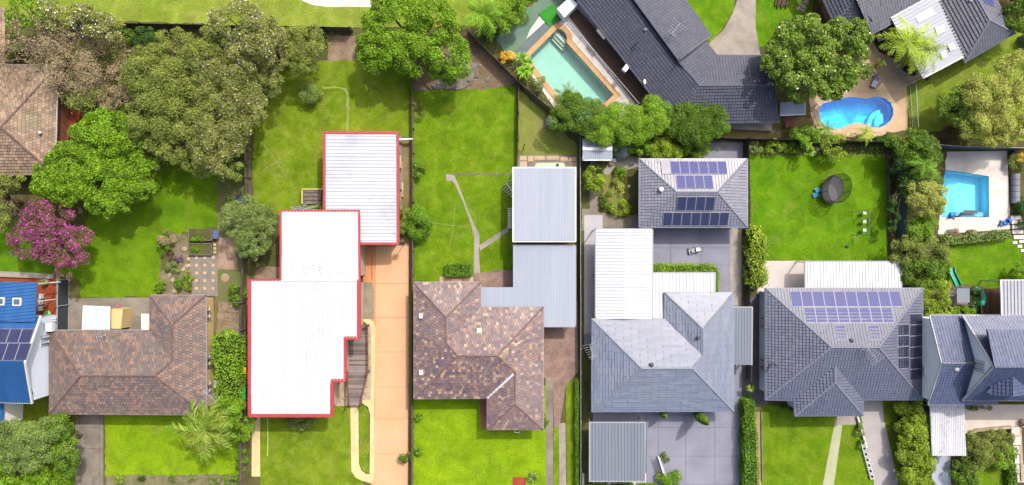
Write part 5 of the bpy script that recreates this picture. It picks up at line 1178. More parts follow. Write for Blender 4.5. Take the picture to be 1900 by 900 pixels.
tree('olive_tree', 'large olive green tree filling the upper left yard', [(300,150,70,62),(370,120,60,55),(340,210,80,66),(285,220,50,60)], 7, L_OLIVE, seed=17, dens=30, per=9, lr=.26, size=.2, bark=BARK_GREY)
tree('olive_tree', 'tall olive gum leaning over the timber fence', [(430,170,62,70),(410,240,60,64),(455,215,46,52),(400,285,44,50)], 6.8, L_GUM, seed=19, dens=30, per=9, lr=.26, size=.2, bark=BARK_GREY, flowers=(F_PALE, 1.0, .16))
tree('blossom_tree', 'white flecked gum tree by the park fence', [(440,45,48,44),(485,70,42,48),(470,105,42,36)], 8, L_GUM, seed=20, dens=30, lr=.28, flowers=(F_PALE, 3.2, .15))
tree('bushy_tree', 'feathery olive tree beside the tan litter patch', [(568,86,44,44),(556,115,30,28)], 5, L_OLIVE, seed=21, dens=40, lr=.26, size=.17)
shrub('round_shrub', 'small round clipped bush on the back lawn', 574, 170, 21, 22, 1.8, L_GREYG, 22)
tree('bright_green_tree', 'large bright green tree over the angled corner fence', [(740,40,66,52),(715,95,58,44),(770,100,52,44),(830,105,50,48),(800,40,50,44)], 6, L_BRIGHT, seed=23, dens=36, lr=.27, size=.24)
tree('bright_green_tree', 'broad bright green tree between brown roof and lawn', [(196,262,60,58),(118,334,70,42),(150,300,58,44),(205,340,70,54),(252,335,46,50),(240,262,44,44),(205,382,44,26)], 5.4, L_BRIGHT, seed=24, dens=36, lr=.25, size=.24, bark=BARK_GREY)
baretree('bare_tree', 'bare grey branches poking from the broad green tree', 262, 330, 5.5, 21, depth=3, k0=5, rad=.06)
tree('magenta_tree', 'crepe myrtle covered in magenta flowers beside the lawn', [(90,420,62,48),(60,445,44,40),(120,455,52,46),(125,500,28,20)], 4.8, F_ROSE, seed=25, dens=40, lr=.24, size=.17, flowers=(F_PINK, 17, .17), bark=BARK_GREY)
tree('grey_tree', 'thin grey green tree at the left edge', [(5,360,34,40),(-20,400,40,36),(25,330,28,20)], 5, L_OLIVE, seed=26, dens=22, lr=.26, size=.16)
baretree('bare_tree', 'bare branches at the left edge below the brown roof', 30, 370, 5, 31, depth=4, k0=6, rad=.1)
tree('grey_green_tree', 'grey green bushy tree by the timber fence', [(455,405,46,40),(490,420,34,34),(470,450,40,30),(430,420,24,24)], 4.5, L_GREYG, seed=27, lr=.26, dens=42, size=.17)
shrub('flowering_shrub', 'shrub dotted with cream white flowers on the fence line', 465, 468, 18, 15, 1.8, L_GREYG, 28, flowers=(F_WHITE, 40, .13))
shrub('shrub', 'dark climbing shrub along the fence under the gum', 443, 310, 13, 34, 2.2, L_DARK, 29)
shrub('shrub', 'leafy plant by the fence in the weedy strip', 442, 545, 16, 22, 1.0, L_DEEP, 30, size=.24, dens=30)
shrub('shrub', 'dry tan grassy bush at the top of the flower bed', 310, 440, 21, 15, 1.1, L_TWIG, 31)
shrub('shrub', 'dark green bush in the flower bed', 306, 458, 17, 15, 1.1, L_DEEP, 32)
shrub('shrub', 'purple leaved bush in the flower bed', 333, 477, 9, 8, .7, F_PURPLE, 33)
shrub('shrub', 'blue green bush in the flower bed', 322, 497, 14, 11, .7, L_GREYG, 34)
shrub('shrub', 'lime ground cover beside the grey paving', 350, 520, 9, 20, .5, L_LIME, 35)
shrub('shrub', 'green bush at the lower end of the flower bed', 338, 524, 15, 15, .8, L_DEEP, 36)
shrub('shrub', 'low green bush near the tiled roof corner', 300, 532, 18, 9, .6, L_BRIGHT, 37)
shrub('shrub', 'rust red bush in the flower bed', 318, 474, 10, 10, .6, F_ROSE, 38)
for i, m in enumerate(rocks('rock', '', [(325,450,6),(342,462,5),(340,500,4),(322,520,5),(328,530,5),(316,510,4),(346,494,4),(335,488,3.5),(325,540,4.5)], STONE, 5)):
    m.single('rock', STONE, '%s pale garden rock counted from the top of the flower bed' % ('first','second','third','fourth','fifth','sixth','seventh','eighth','ninth')[[0,1,4,6,7,5,3,2,8][i]], 'rock', 'pale rocks in the flower bed')
hedge('hedge', 'tall clipped green hedge along the cream wall', [(402,622),(420,617),(446,622),(450,670),(447,715),(446,752),(405,740),(408,690),(400,660)], 2.6, L_HEDGE, .17, 110, 41, bulge=.25)
tree('bushy_tree', 'dark green bushy tree at the foot of the tall hedge', [(430,760,34,26),(450,790,26,30),(415,790,28,22)], 3.4, L_BRIGHT, seed=42, lr=.3)
shrub('shrub', 'narrow shrub strip at the right of the lower left lawn', 448, 850, 9, 30, 1.2, L_HEDGED, 43)
palm('date_palm', 'windswept feathery palm in front of the old tiled house', 382, 798, 3.8, 3.5, 24, L_PALMD, 44, droop=.6, trunk_r=.2, nl=26)
tree('bushy_tree', 'dense grey green tree at the bottom left', [(50,830,54,46),(20,800,40,26),(95,815,40,50)], 5, L_GREYG, seed=45, lr=.26, dens=40, size=.18)
tree('dark_tree', 'dark leafy tree beside the cracked driveway', [(112,800,30,44),(125,850,24,44)], 4.5, L_DEEP, seed=46, lr=.28)
tree('bright_green_tree', 'bright lime tree in the bottom left corner', [(40,880,50,34),(90,895,44,28),(-10,880,40,40)], 4, L_BRIGHT, seed=47, lr=.27)
for i, (x, y, r, l, lf) in enumerate(((222,890,10,'yellow green',L_LIME),(265,886,7,'dark',L_DARK),(320,888,7,'olive',L_OLIVE),(356,888,7,'bluish dark',L_GREYG),(400,890,12,'grey green',L_GREYG))):
    shrub('shrub', '%s low bush in the dry front bed, %s from the cracked driveway' % (l, ('first','second','third','fourth','fifth')[i]), x, y, r, r*.8, .6, lf, 50+i)
shrub('shrub', 'green bush in the corner by the timber fence at bottom', 432, 892, 20, 12, 1.0, L_HEDGED, 56)
tree('olive_tree', 'feathery grey green tree filling the gap below the park fence', [(330,85,44,34),(290,110,40,32),(380,80,36,30)], 6.5, L_OLIVE, seed=171, dens=32, lr=.25, size=.19, bark=BARK_GREY)
tree('olive_tree', 'dull green tree at the lower end of the big tree mass', [(370,290,50,40),(330,275,46,36),(425,310,30,30)], 5.5, L_OLIVE, seed=172, dens=32, lr=.25, size=.19, bark=BARK_GREY)
tree('bushy_tree', 'yellowish green tree between blossom tree and feathery tree', [(505,70,34,38),(520,105,24,30),(500,150,28,34)], 5.5, L_GUM, seed=173, dens=32, lr=.26, size=.18)
tree('bushy_tree', 'brownish sparse tree between bare tree and big olive tree', [(235,150,34,40),(215,190,36,26),(240,110,26,22)], 5, L_TWIG, seed=174, dens=24, lr=.26, size=.16, bark=BARK_GREY)
groundcover('low green undergrowth beneath the upper left trees', [(150,60),(640,62),(600,110),(520,130),(462,320),(300,320),(160,200)], .5, L_OLIVE, 34, .2, 3)
groundcover('green weeds along the timber fence strip', [(408,330),(458,330),(456,610),(410,610),(442,500)], .35, L_GREYG, 26, .16, 4)
groundcover('mixed planting in the bed behind the grey garage', [(1086,300),(1086,264),(1375,266),(1300,292),(1190,292),(1140,300)], .6, L_HEDGE, 34, .18, 5)
groundcover('planting below the fence of the kidney pool garden', [(1392,266),(1640,272),(1640,290),(1395,290)], .5, L_HEDGE, 34, .18, 6)
groundcover('dark planting between trampoline lawn and pool terrace', [(1652,280),(1735,280),(1728,430),(1750,540),(1720,560),(1656,480)], .6, L_DEEP, 40, .2, 7)
groundcover('weedy planting below the kidney pool fence', [(1450,240),(1512,240),(1690,256),(1760,256),(1755,268),(1450,262)], .4, L_DEEP, 34, .17, 8)
groundcover('shrubby planting in the front bed at bottom right', [(1768,800),(1875,800),(1880,860),(1800,862),(1790,910),(1768,910)], .5, L_OLIVE, 44, .15, 9)
groundcover('scrubby weeds on the stony corner of the middle lot', [(775,150),(870,70),(955,150),(900,164),(780,166)], .3, L_OLIVE, 9, .14, 11)
groundcover('green strip along the angled fence above the green pool garden', [(880,62),(940,90),(1000,160),(1060,235),(1040,225),(970,150)], .45, L_GREYG, 30, .16, 12)
for i, m in enumerate(rocks('rock', '', [(868,128,9),(884,140,6),(872,150,7),(905,148,5),(890,122,4)], ROCK, 17)): m.single('rock', ROCK, ('largest','rightmost but one','lower','rightmost','topmost')[i] + ' grey boulder on the rock shelf behind the middle lawn', 'rock', 'boulders behind the middle lawn')
# white roofed lot
shrub('round_shrub', 'half round flower bush under the white roof edge', 560, 784, 26, 13, 1.0, L_GREYG, 60, flowers=(F_ROSE, 15, .12))
shrub('round_shrub', 'large round clipped bush at the left edge of the middle lawn', 775, 412, 23, 34, 2.0, L_HEDGED, 61, dens=80)
shrub('shrub', 'round bush beside the red trimmed shed', 748, 410, 13, 26, 1.8, L_OLIVE, 62, dens=80)
shrub('round_shrub', 'small round bush on the left of the middle lawn', 777, 312, 11, 18, 1.3, L_HEDGED, 63, dens=80)
shrub('shrub', 'thin weeds at the left end of the middle lawn', 778, 205, 10, 22, .7, L_OLIVE, 64, dens=22)
shrub('shrub', 'small bush overhanging the orange driveway', 754, 845, 12, 15, 1.3, L_DEEP, 65)
shrub('shrub', 'bush on the left edge of the front lawn near the roof', 776, 770, 7, 14, .6, L_BRIGHT, 66)
shrub('shrub', 'bush on the left edge of the front lawn lower down', 775, 835, 7, 14, .6, L_HEDGED, 67)
hedge('hedge', 'small box hedge behind the multicoloured tiled house', [(827,489),(873,489),(874,513),(826,513)], .9, L_HEDGED, .12, 220, 68, bulge=.08)
shrub('shrub', 'round green bush at the right corner of the tiled house', 1011, 776, 9, 16, .9, L_BRIGHT, 69)
hedge('hedge', 'thin clipped hedge along the right boundary fence', [(1067,705),(1073,705),(1073,905),(1068,905)], 1.0, L_HEDGED, .12, 200, 70, bulge=.06)
rosette('agave', 'grey green spiky plant beside the red gravel bed', 989, 887, .5, .85, 26, L_GREYG, 71)
palm('fan_palm', 'feathery fan palm at the top of the angled fence', 897, 28, 3.2, 2.5, 26, L_PALM, 72, droop=.8, nl=18)
tree('bushy_tree', 'bamboo like bush right of the fan palm', [(945,22,40,36),(968,-5,34,28),(928,42,24,22)], 3.4, L_HEDGE, seed=73, size=.2, lr=.28, dens=44)
shrub('shrub', 'dark bush under the fan palm', 905, 60, 20, 16, 1.4, L_DARK, 74)
shrub('flowering_shrub', 'bright yellow croton beside the green pool', 941, 107, 14, 14, 1.2, F_YELLOW, 75)
rosette('dragon_plant', 'spiky green dracaena clump beside the green pool', 972, 120, 1.6, .95, 30, L_PALM, 76, heads=5, spread=.9)
rosette('dragon_plant', 'single star shaped dracaena above the angled fence', 975, 138, 1.4, .8, 34, L_LIME, 77)
shrub('shrub', 'small grey green bush below the dracaena clump', 1000, 155, 12, 16, 1.2, L_GREYG, 78)
palm('bird_of_paradise', 'banana leaved plant at the lower end of the green pool', 1050, 178, 2.4, 1.7, 14, L_PALMD, 79, droop=.5, nl=14)
tree('bushy_tree', 'dark bushy tree at the foot of the green pool', [(1085,215,42,34),(1058,200,32,28),(1045,222,28,24)], 4, L_DEEP, seed=80, lr=.32, size=.14, dens=70, per=16)
tree('bushy_tree', 'fluffy green tree between pool and garage, left', [(1150,230,50,38),(1118,240,38,30)], 4, L_HEDGE, seed=81, lr=.32, size=.14, dens=70, per=16)
tree('bushy_tree', 'fluffy green tree below the charcoal roof corner', [(1205,215,42,34),(1180,238,40,30)], 4.2, L_HEDGE, seed=82, lr=.32, size=.14, dens=70, per=16)
tree('bushy_tree', 'deep green rounded tree under the charcoal eaves', [(1268,225,42,32),(1315,228,44,34),(1290,242,46,26)], 4, L_DEEP, seed=83, lr=.32, size=.14, dens=70, per=16)
for i, (x, y, r, lf, l) in enumerate(((1188,274,22,L_HEDGE,'leftmost'),(1235,272,38,L_LIME,'broad lime'),(1290,276,28,L_HEDGE,'rounded green'),(1144,268,20,L_OLIVE,'yellowish'))):
    tree('shrub', '%s bush in the row behind the grey garage' % l, [(x, y, r, r*.65)], 2.2, lf, cat='shrub', seed=90+i, size=.22, dens=40, lr=.36, low=.1)
tree('shrub', 'bright lime shrub against the fence beside the vegetable garden', [(1104,332,20,26)], 2.4, L_LIME, cat='shrub', seed=95, size=.24, dens=36, lr=.34, low=.1)
shrub('shrub', 'leafy vegetable clump in the garden, upper', 1150, 325, 14, 12, .9, L_BRIGHT, 96)
shrub('shrub', 'leafy vegetable clump in the garden, lower', 1152, 385, 18, 17, 1.0, L_LIME, 97)
shrub('shrub', 'dark leafy clump at the left of the vegetable garden', 1126, 372, 13, 14, 1.0, L_DEEP, 98)
shrub('shrub', 'low weeds in the middle of the vegetable garden', 1145, 352, 18, 14, .5, L_YELLOW, 99, dens=26)
hedge('hedge', 'L-shaped bright clipped hedge around the white patio cover', [(1213,491),(1318,491),(1329,497),(1333,508),(1333,548),(1326,548),(1325,506),(1213,505)], 1.1, L_HEDGE, .13, 190, 100, bulge=.12)
hedge('hedge', 'bright shaggy hedge between courtyard and trampoline lawn', [(1389,425),(1404,421),(1413,440),(1420,465),(1414,490),(1420,520),(1410,532),(1390,528)], 2.2, L_LIME, .2, 110, 101, bulge=.28)
hedge('hedge', 'long clipped hedge left of the solar house front lawn', [(1378,742),(1396,738),(1402,800),(1405,905),(1378,905)], 1.9, L_HEDGED, .13, 170, 102, bulge=.1)
rosette('dragon_plant', 'small lime yucca at the top of the long hedge', 1392, 720, 1.4, .6, 26, L_LIME, 103)
for i, (bx, by, ax, ay, l) in enumerate(((1225,761,0,0,'small'),(1290,765,0,0,'tall'))):
    b = P(bx, by); hh = (2.9, 4.9)[i]; root = thing('cypress', '%s narrow dark cypress in front of the slate roofed house' % l, 'tree', b)
    rs = np.random.RandomState(110+i); n = 5200; t = rs.rand(n); ang = rs.rand(n)*6.283; rr = .42*(1.0, 1.25)[i]*np.sin(np.pi*np.clip(t*.86+.12, 0, 1))**.8*rs.uniform(.6,1,n)
    c = np.stack([b.x + np.cos(ang)*rr, b.y + np.sin(ang)*rr, .1 + t*hh], 1); d = np.stack([np.cos(ang), np.sin(ang), np.full(n,.6)], 1)
    quadmesh('crown', leafquads(c, d, .12, rs), L_DEEP, root); mm = MB(); mm.tube(b, b+Vector((0,0,hh*.8)), .06, .02); mm.build('trunk', BARK, root)
shrub('round_shrub', 'round feathery bush at the bottom of the concrete forecourt', 1244, 885, 20, 18, 1.5, L_BRIGHT, 112, size=.12, dens=100)
shrub('shrub', 'pale lime plant beside the white gate', 1226, 886, 11, 10, .9, L_LIME, 113)
shrub('shrub', 'low green plant above the white gate', 1233, 850, 8, 12, .8, L_DEEP, 114)
for i, (x0, x1) in enumerate(((1086,1128),(1134,1176),(1182,1222))): hedge('hedge', '%s low square hedge in the white paving at the bottom' % ('left','middle','right')[i], [(x0,897),(x1,897),(x1,912),(x0,912)], .6, L_HEDGED, .11, 220, 115+i, bulge=.05)
# top right lot
tree('frangipani_tree', 'large frangipani tree with white flowers between two houses', [(1500,80,72,55),(1470,120,58,56),(1550,115,66,60),(1510,150,70,44),(1570,70,48,42),(1440,110,30,44)], 7.5, L_FRANG, seed=120, dens=36, lr=.22, size=.28, per=11, flowers=(F_WHITE, .45, .2), bark=BARK_GREY)
palm('golden_palm', 'clump of yellow green palms beside the silver patio roof', 1706, 78, 6.2, 3.1, 15, L_PALMY, 121, base=(1668,112), droop=.85, nl=22, multi=2, spread=.9, mat2=L_LIME)
rosette('dragon_plant', 'lime grassy plant under the golden palms', 1632, 118, .9, .8, 30, L_LIME, 122)
tree('yellow_green_tree', 'pale olive tree at right above the white paving', [(1835,188,60,56),(1872,220,62,50),(1845,242,70,34),(1882,145,46,50)], 6, L_YELLOW, seed=123, dens=32, lr=.22, size=.19, bark=BARK_GREY)
tree('bushy_tree', 'darker green tree left of the pale olive tree', [(1775,200,40,40),(1795,178,32,30),(1800,225,34,26)], 4.5, L_FRANG, seed=124, lr=.27)
tree('bushy_tree', 'dark green tree at the top right corner', [(1895,20,34,44),(1910,-20,40,40)], 5, L_DEEP, seed=125, lr=.28)
shrub('shrub', 'maroon leaved bush along the fence under the olive tree', 1760, 248, 20, 14, 1.4, F_ROSE, 126, size=.18)
palm('small_palm', 'small palm at the lower left of the kidney pool', 1532, 238, 1.9, 1.3, 14, L_PALM, 127, droop=.9, nl=14)
palm('small_palm', 'small yellow palm below the kidney pool', 1606, 248, 1.8, 1.3, 14, L_PALMY, 128, droop=.9, nl=14)
tree('bushy_tree', 'lime bush in the garden strip below the kidney pool', [(1548,274,26,26)], 2.6, L_LIME, seed=129, cat='shrub', low=.1)
tree('bushy_tree', 'feathery green bush left of the kidney pool garden', [(1495,252,26,22),(1500,280,12,14)], 2.6, L_HEDGE, seed=130, cat='shrub', low=.1)
shrub('shrub', 'round green bush at the back left of the trampoline lawn', 1436, 273, 20, 12, 1.3, L_LIME, 131)
shrub('shrub', 'small bush at the fence corner of the trampoline lawn', 1400, 276, 12, 14, 1.4, L_GREYG, 132)
shrub('shrub', 'low bush strip along the back of the trampoline lawn', 1470, 276, 14, 11, 1.0, L_BRIGHT, 133)
shrub('shrub', 'pale grey plant in the back garden strip', 1513, 280, 8, 8, .6, F_PALE, 134)
shrub('shrub', 'low green ground cover at the foot of the pool fence', 1650, 258, 26, 8, .6, L_DEEP, 136)
tree('dark_tree', 'deep green tree behind the trampoline lawn fence', [(1685,268,42,32),(1712,282,42,36)], 4, L_DEEP, seed=137, lr=.28)
palm('cabbage_palm', 'dark fan palm beside the square pool', 1715, 305, 3.6, 1.7, 22, L_PALM, 138, droop=.75, nl=16, mat2=L_DEEP)
palm('cabbage_palm', 'lower fan palm overhanging the square pool', 1728, 330, 3.0, 1.6, 18, L_DEEP, 139, droop=.75, nl=16)
tree('bushy_tree', 'olive yellow tree left of the square pool', [(1715,362,42,34),(1725,380,32,28)], 4.4, L_YELLOW, seed=140, lr=.25, size=.18, dens=44)
tree('dark_tree', 'dark shrubby tree along the blue fence', [(1655,395,10,36),(1690,345,24,40),(1668,300,18,30)], 3, L_DARK, seed=141)
tree('bushy_tree', 'lime bush at the lower left of the square pool', [(1705,425,34,26)], 2.5, L_HEDGE, seed=142, cat='shrub', low=.1)
tree('grey_tree', 'grey green tree at the corner of the trampoline lawn', [(1680,468,32,34),(1722,468,40,32)], 3.8, L_OLIVE, seed=143, lr=.27, size=.17)
tree('bushy_tree', 'dense green tree left of the green slide', [(1708,505,44,34),(1738,492,24,30)], 3.6, L_DEEP, seed=144, lr=.28)
tree('bushy_tree', 'lime tree beside the solar panel roof corner', [(1728,545,38,36),(1738,570,32,24)], 3.4, L_LIME, seed=145, lr=.28)
shrub('shrub', 'low green bushes behind the two storey roof', 1785, 578, 26, 10, 1.2, L_HEDGE, 146)
shrub('shrub', 'dark bushes around the play tower', 1808, 555, 16, 26, 1.2, L_DARK, 147)
hedge('hedge', 'grey green low hedge below the white pool paving', [(1746,438),(1770,440),(1872,428),(1875,442),(1800,450),(1748,454)], 1.0, L_GREYG, .15, 150, 148, bulge=.14)
shrub('shrub', 'dry tan grasses along the white pool paving edge', 1800, 433, 52, 5, .5, L_TWIG, 149)
tree('bushy_tree', 'green bush at the right edge of the slide lawn', [(1892,505,20,22)], 2, L_BRIGHT, seed=150, cat='shrub', low=.05)
shrub('shrub', 'dark shrub at the right edge beside the steps', 1898, 395, 14, 30, 1.2, L_DARK, 151)
shrub('shrub', 'grey bush at the top right of the white paving', 1888, 300, 20, 16, 1.4, L_OLIVE, 152)
tree('bushy_tree', 'tall leafy hedge bush between driveway and carport, top', [(1688,772,32,34),(1700,800,32,36)], 3, L_LIME, seed=153, lr=.3, low=.05, dens=44)
tree('bushy_tree', 'tall leafy hedge bush between driveway and carport, middle', [(1692,830,34,34),(1700,852,32,34)], 3, L_LIME, seed=154, lr=.3, low=.05, dens=44)
tree('bushy_tree', 'tall leafy hedge bush between driveway and carport, bottom', [(1700,882,34,34),(1706,915,34,34)], 3, L_LIME, seed=155, lr=.3, low=.05, dens=44)
tree('bushy_tree', 'mixed grey green shrub tree in front of the cream terrace', [(1822,828,42,34),(1850,815,34,26),(1810,850,30,22)], 2.4, L_OLIVE, seed=156, lr=.27, size=.16, dens=46, low=.05)
tree('bushy_tree', 'bright green shrub beside the white steps', [(1862,842,26,30)], 1.8, L_HEDGE, seed=157, lr=.3, low=.05, cat='shrub')
tree('bushy_tree', 'round dark bush left of the small round lawn', [(1785,878,30,28)], 1.6, L_DEEP, seed=158, lr=.3, low=.05, cat='shrub')
hedge('hedge', 'clipped hedge right of the small round lawn', [(1868,860),(1882,860),(1884,905),(1870,905)], 1.0, L_HEDGED, .13, 170, 159)
shrub('shrub', 'green planting below the two storey house front wall', 1815, 757, 26, 5, .8, L_DEEP, 160)
shrub('shrub', 'red flowering bush on the cream terrace', 1893, 784, 9, 6, .6, F_ROSE, 161)
shrub('shrub', 'small plants by the front porch of the solar house', 1462, 756, 16, 6, .8, L_DARK, 162)
shrub('shrub', 'flowering plants along the white blocks, upper', 1594, 798, 8, 14, .7, L_GREYG, 163)
shrub('shrub', 'flowering plants along the white blocks, lower', 1598, 825, 7, 10, .6, L_DEEP, 164)
# ================================================================ SMALL THINGS
def hoist(label, px, py, R, ang, h=1.9):
    b = P(px, py); root = thing('clothes_hoist', label, 'clothesline', b); c = P(px, py, 0); m = MB(); m.tube(c, c+Vector((0,0,h)), .03, n=8); m.build('pole', ALU, root)
    tips = []
    for i in range(4):
        a = ang + i*math.pi/2; t = c + Vector((math.cos(a)*R, math.sin(a)*R, h+.25)); tips.append(t); m = MB(); m.tube(c+Vector((0,0,h-.1)), t, .018, n=5); m.build('arm', ALU_DULL, root)
    m = MB()
    for f in (1, .8, .6, .4):
        for i in range(4):
            o_ = c + Vector((0,0,h)); m.tube(o_ + (tips[i]-o_)*f, o_ + (tips[(i+1)%4]-o_)*f, .002, n=3)
    m.build('lines', ALU_DULL, root, kind='stuff')
hoist('rotary clothes hoist on the middle back lawn', 843, 419, 2.2, .08-.2); hoist('rotary clothes hoist on the lawn behind the white roof', 524, 304, 2.2, .6)
# trampoline
tc = P(1539,352); tr = thing('trampoline', 'oval trampoline with black safety net on the back lawn', 'trampoline', tc)
def oval(z, rx, ry, rot=-.3, n=28): return [tc + Vector((math.cos(t)*rx*math.cos(rot)-math.sin(t)*ry*math.sin(rot), math.cos(t)*rx*math.sin(rot)+math.sin(t)*ry*math.cos(rot), z)) for t in [2*math.pi*i/n for i in range(n)]]
m = MB(); m.face(oval(.8, .98, 1.32)); m.build('jumping_mat', plain('mat_grey', C(96,95,98), .7), tr)
m = MB(); a = oval(.82, .98, 1.32); b = oval(.82, 1.18, 1.54)
for i in range(28): m.face([a[i], a[(i+1)%28], b[(i+1)%28], b[i]][::-1])
m.build('edge_pad', plain('pad_dark', C(62,64,66), .6), tr)
m = MB(); a = oval(.85, 1.18, 1.54); b = oval(2.4, 1.24, 1.6)
for i in range(28): m.face([a[i], a[(i+1)%28], b[(i+1)%28], b[i]])
m.build('safety_net', netmat('net_black', C(40,40,44), .5), tr)
m = MB(); m.path(b+b[:1], .03); m.build('top_ring', DARK, tr)
for i in range(0, 28, 4): m = MB(); q = oval(0, 1.24, 1.6)[i]; m.path([q, q+Vector((0,0,2.4))], .03); m.build('net_pole', DARK, tr)
for i in range(2, 28, 7): m = MB(); q = oval(0, 1.14, 1.5)[i]; m.path([q, q+Vector((0,0,.8))], .03); m.build('leg', STEEL_DK, tr)
m = MB(); p = P(1513,357); 
m.box(p+Vector((.1,.25,.35)), (.55,.5,.06), .3); m.box(p+Vector((0,-.25,.2)), (.75,.5,.06), .3)
for dx, dy in ((-.3,-.4),(.3,-.4),(.3,.4),(-.3,.4)): m.tube(p+Vector((dx,dy,0)), p+Vector((dx,dy,.3)), .025)
m.single('trampoline_step', plain('cyan_plastic', C(64,176,196), .4), 'cyan plastic step beside the trampoline', 'step')
# swing set
sw = thing('swing_set', 'blue framed swing set with pale seats on the back lawn', 'swing set', P(1606,412)); BLUE = plain('blue_tube', C(66,132,150), .4); m = MB()
A1, A2 = P(1613,391,1.9), P(1612,436,1.9); m.tube(A1, A2, .035); m.build('crossbar', BLUE, sw)
for q, s0 in ((A1, 1), (A2, 1)):
    for dx in (-.75, .75): mm = MB(); mm.tube(q, (q.x+dx-.3, q.y, 0), .03); mm.build('leg', BLUE, sw)
for y in (395, 411, 427):
    p = P(1603, y, .5); m = MB(); m.box(p, (.5,.34,.05)); m.box(p+Vector((-.2,0,.15)), (.06,.34,.3)); s_ = m.build('swing_seat', plain('seat_pale%d' % y, C(226,232,200), .5), sw)
    m = MB(); t_ = A1.lerp(A2, (y-391)/45)
    for dy in (-.15,.15): m.tube(p+Vector((0,dy,0)), t_+Vector((0,dy,0)), .008, n=4)
    m.build('chain', ALU, s_)
m = MB(); m.lathe(P(1571,457), [(.02,0),(.12,.04),(.17,.15),(.12,.27),(.02,.31)], 12); m.single('ball', plain('teal_ball', C(40,110,120), .4), 'small teal ball on the trampoline lawn', 'ball', smooth=True)
# play tower
pt = thing('play_tower', 'timber play tower with green slides and grey roof', 'playground', P(1790,550)); GRN = plain('green_plastic', C(36,160,134), .35)
m = MB(); r_pts = [P(1764,497,.25), P(1766,508,.5), P(1772,520,.9), P(1777,531,1.35)]
for a, b in zip(r_pts[:-1], r_pts[1:]):
    m.bar(a, b, .55, .05)
    s_ = Vector((.28, .1, .12)); m.bar(a+s_, b+s_, .05, .25); m.bar(a-s_*Vector((1,1,-1)).length*0 - Vector((.28,.1,-.12)), b-Vector((.28,.1,-.12)), .05, .25)
m.build('slide', GRN, pt)
for i, (x, y) in enumerate(((1762,534),(1794,534),(1762,566),(1794,566),(1778,534),(1800,560))): m = MB(); q = P(x,y,1.4); m.box((q.x,q.y,1.25), (.1,.1,2.5 if i in (1,3,4) else 1.9)); m.build('post', TIMBER, pt)
m = MB(); q = P(1787,548,2.5); m.box(q, (1.35,1.5,.08)); m.build('roof', ROOF_GREY, pt); m = MB(); q = P(1776,550,1.3); m.box(q, (2.3,1.7,.08)); m.build('platform', TIMBER, pt)
for y in (533, 566): m = MB(); m.bar(P(1760,y,1.8), P(1800,y,1.8), .06, .12); m.build('rail', TIMBER, pt)
m = MB(); m.bar(P(1745,548,2.2), P(1778,548,2.2), .1, .1); m.build('swing_beam', TIMBER, pt)
m = MB(); q = P(1806,548,.1)
for k in range(7):
    t0, t1 = -1.4+k*.4, -1.4+(k+1)*.4; m.tube(q+Vector((math.cos(t0)*.75-.3, math.sin(t0)*.8, 1.5-k*.18)), q+Vector((math.cos(t1)*.75-.3, math.sin(t1)*.8, 1.5-(k+1)*.18)), .3, .3, 8)
m.build('tube_slide', GRN, pt, smooth=True)
# raised vegetable beds
for i, (x0, y0, x1, y1) in enumerate(((353,425,396,446),(353,452,395,473))):
    a, b = P(x0,y1), P(x1,y0); rb = thing('raised_bed', ('upper timber raised bed with brown soil beside the lawn', 'lower timber raised bed half planted with greens')[i], 'garden bed', ((a.x+b.x)/2, (a.y+b.y)/2, 0))
    for (c, s_) in ((((a.x+b.x)/2, a.y, .2), (b.x-a.x, .06, .4)), (((a.x+b.x)/2, b.y, .2), (b.x-a.x, .06, .4)), ((a.x, (a.y+b.y)/2, .2), (.06, b.y-a.y-.07, .4)), ((b.x, (a.y+b.y)/2, .2), (.06, b.y-a.y-.07, .4))): m = MB(); m.box(c, s_); m.build('plank', TIMBER, rb)
    m = MB(); m.prism([(a.x+.03,a.y+.03),(b.x-.03,a.y+.03),(b.x-.03,b.y-.03),(a.x+.03,b.y-.03)], 0, .33); m.build('soil', SOIL, rb)
    rs = np.random.RandomState(i+5); V = foliage(rs, [(np.array([P(362+8*k,(444,462)[i]).x, P(362,(444,462)[i]).y, .4]), .3, np.array([0,0,1.])) for k in range(2 if i else 3)], 120, .13); quadmesh('vegetables', V, L_BRIGHT, rb)
# bins, barbecue, tank, pots and furniture
def bin_(label, px, py, lid, h=1.05):
    p = P(px, py, 0); b = thing('wheelie_bin', label, 'bin', p); m = MB(); a = .27; t = .31
    m.hull8([p+Vector(q) for q in ((-a,-a,.05),(a,-a,.05),(a,a,.05),(-a,a,.05),(-t,-t,h),(t,-t,h),(t,t,h),(-t,t,h))]); m.build('bin_body', STEEL_DK, b)
    m = MB(); m.box(p+Vector((0,0,h+.03)), (.68,.72,.07)); m.build('lid', lid, b)
    for s_ in (-1,1): m = MB(); m.tube(p+Vector((s_*.26,.3,.12)), p+Vector((s_*.32,.3,.12)), .12, n=10); m.build('wheel', DARK, b)
bin_('wheelie bin with bright green lid beside the white roof', 457, 720, plain('lid_green', C(40,190,84), .4)); bin_('second wheelie bin with green lid beside the white roof', 457, 731, plain('lid_green2', C(60,180,90), .4)); bin_('wheelie bin with yellow lid beside the white roof', 458, 684, plain('lid_yellow', C(226,206,40), .4))
m = MB(); m.box(P(448,370,.4), (.8,.8,.8)); m.box(P(448,370,.85), (.86,.86,.08)); m.single('compost_bin', plain('navy_plastic', C(48,62,110), .5), 'navy blue compost box by the timber fence', 'box')
m = MB(); m.box(P(401,435,.25), (.5,.9,.5)); m.box(P(401,435,.53), (.54,.94,.05)); m.single('storage_box', plain('blue_box', C(96,112,150), .5), 'faded blue storage box beside the upper raised bed', 'box')
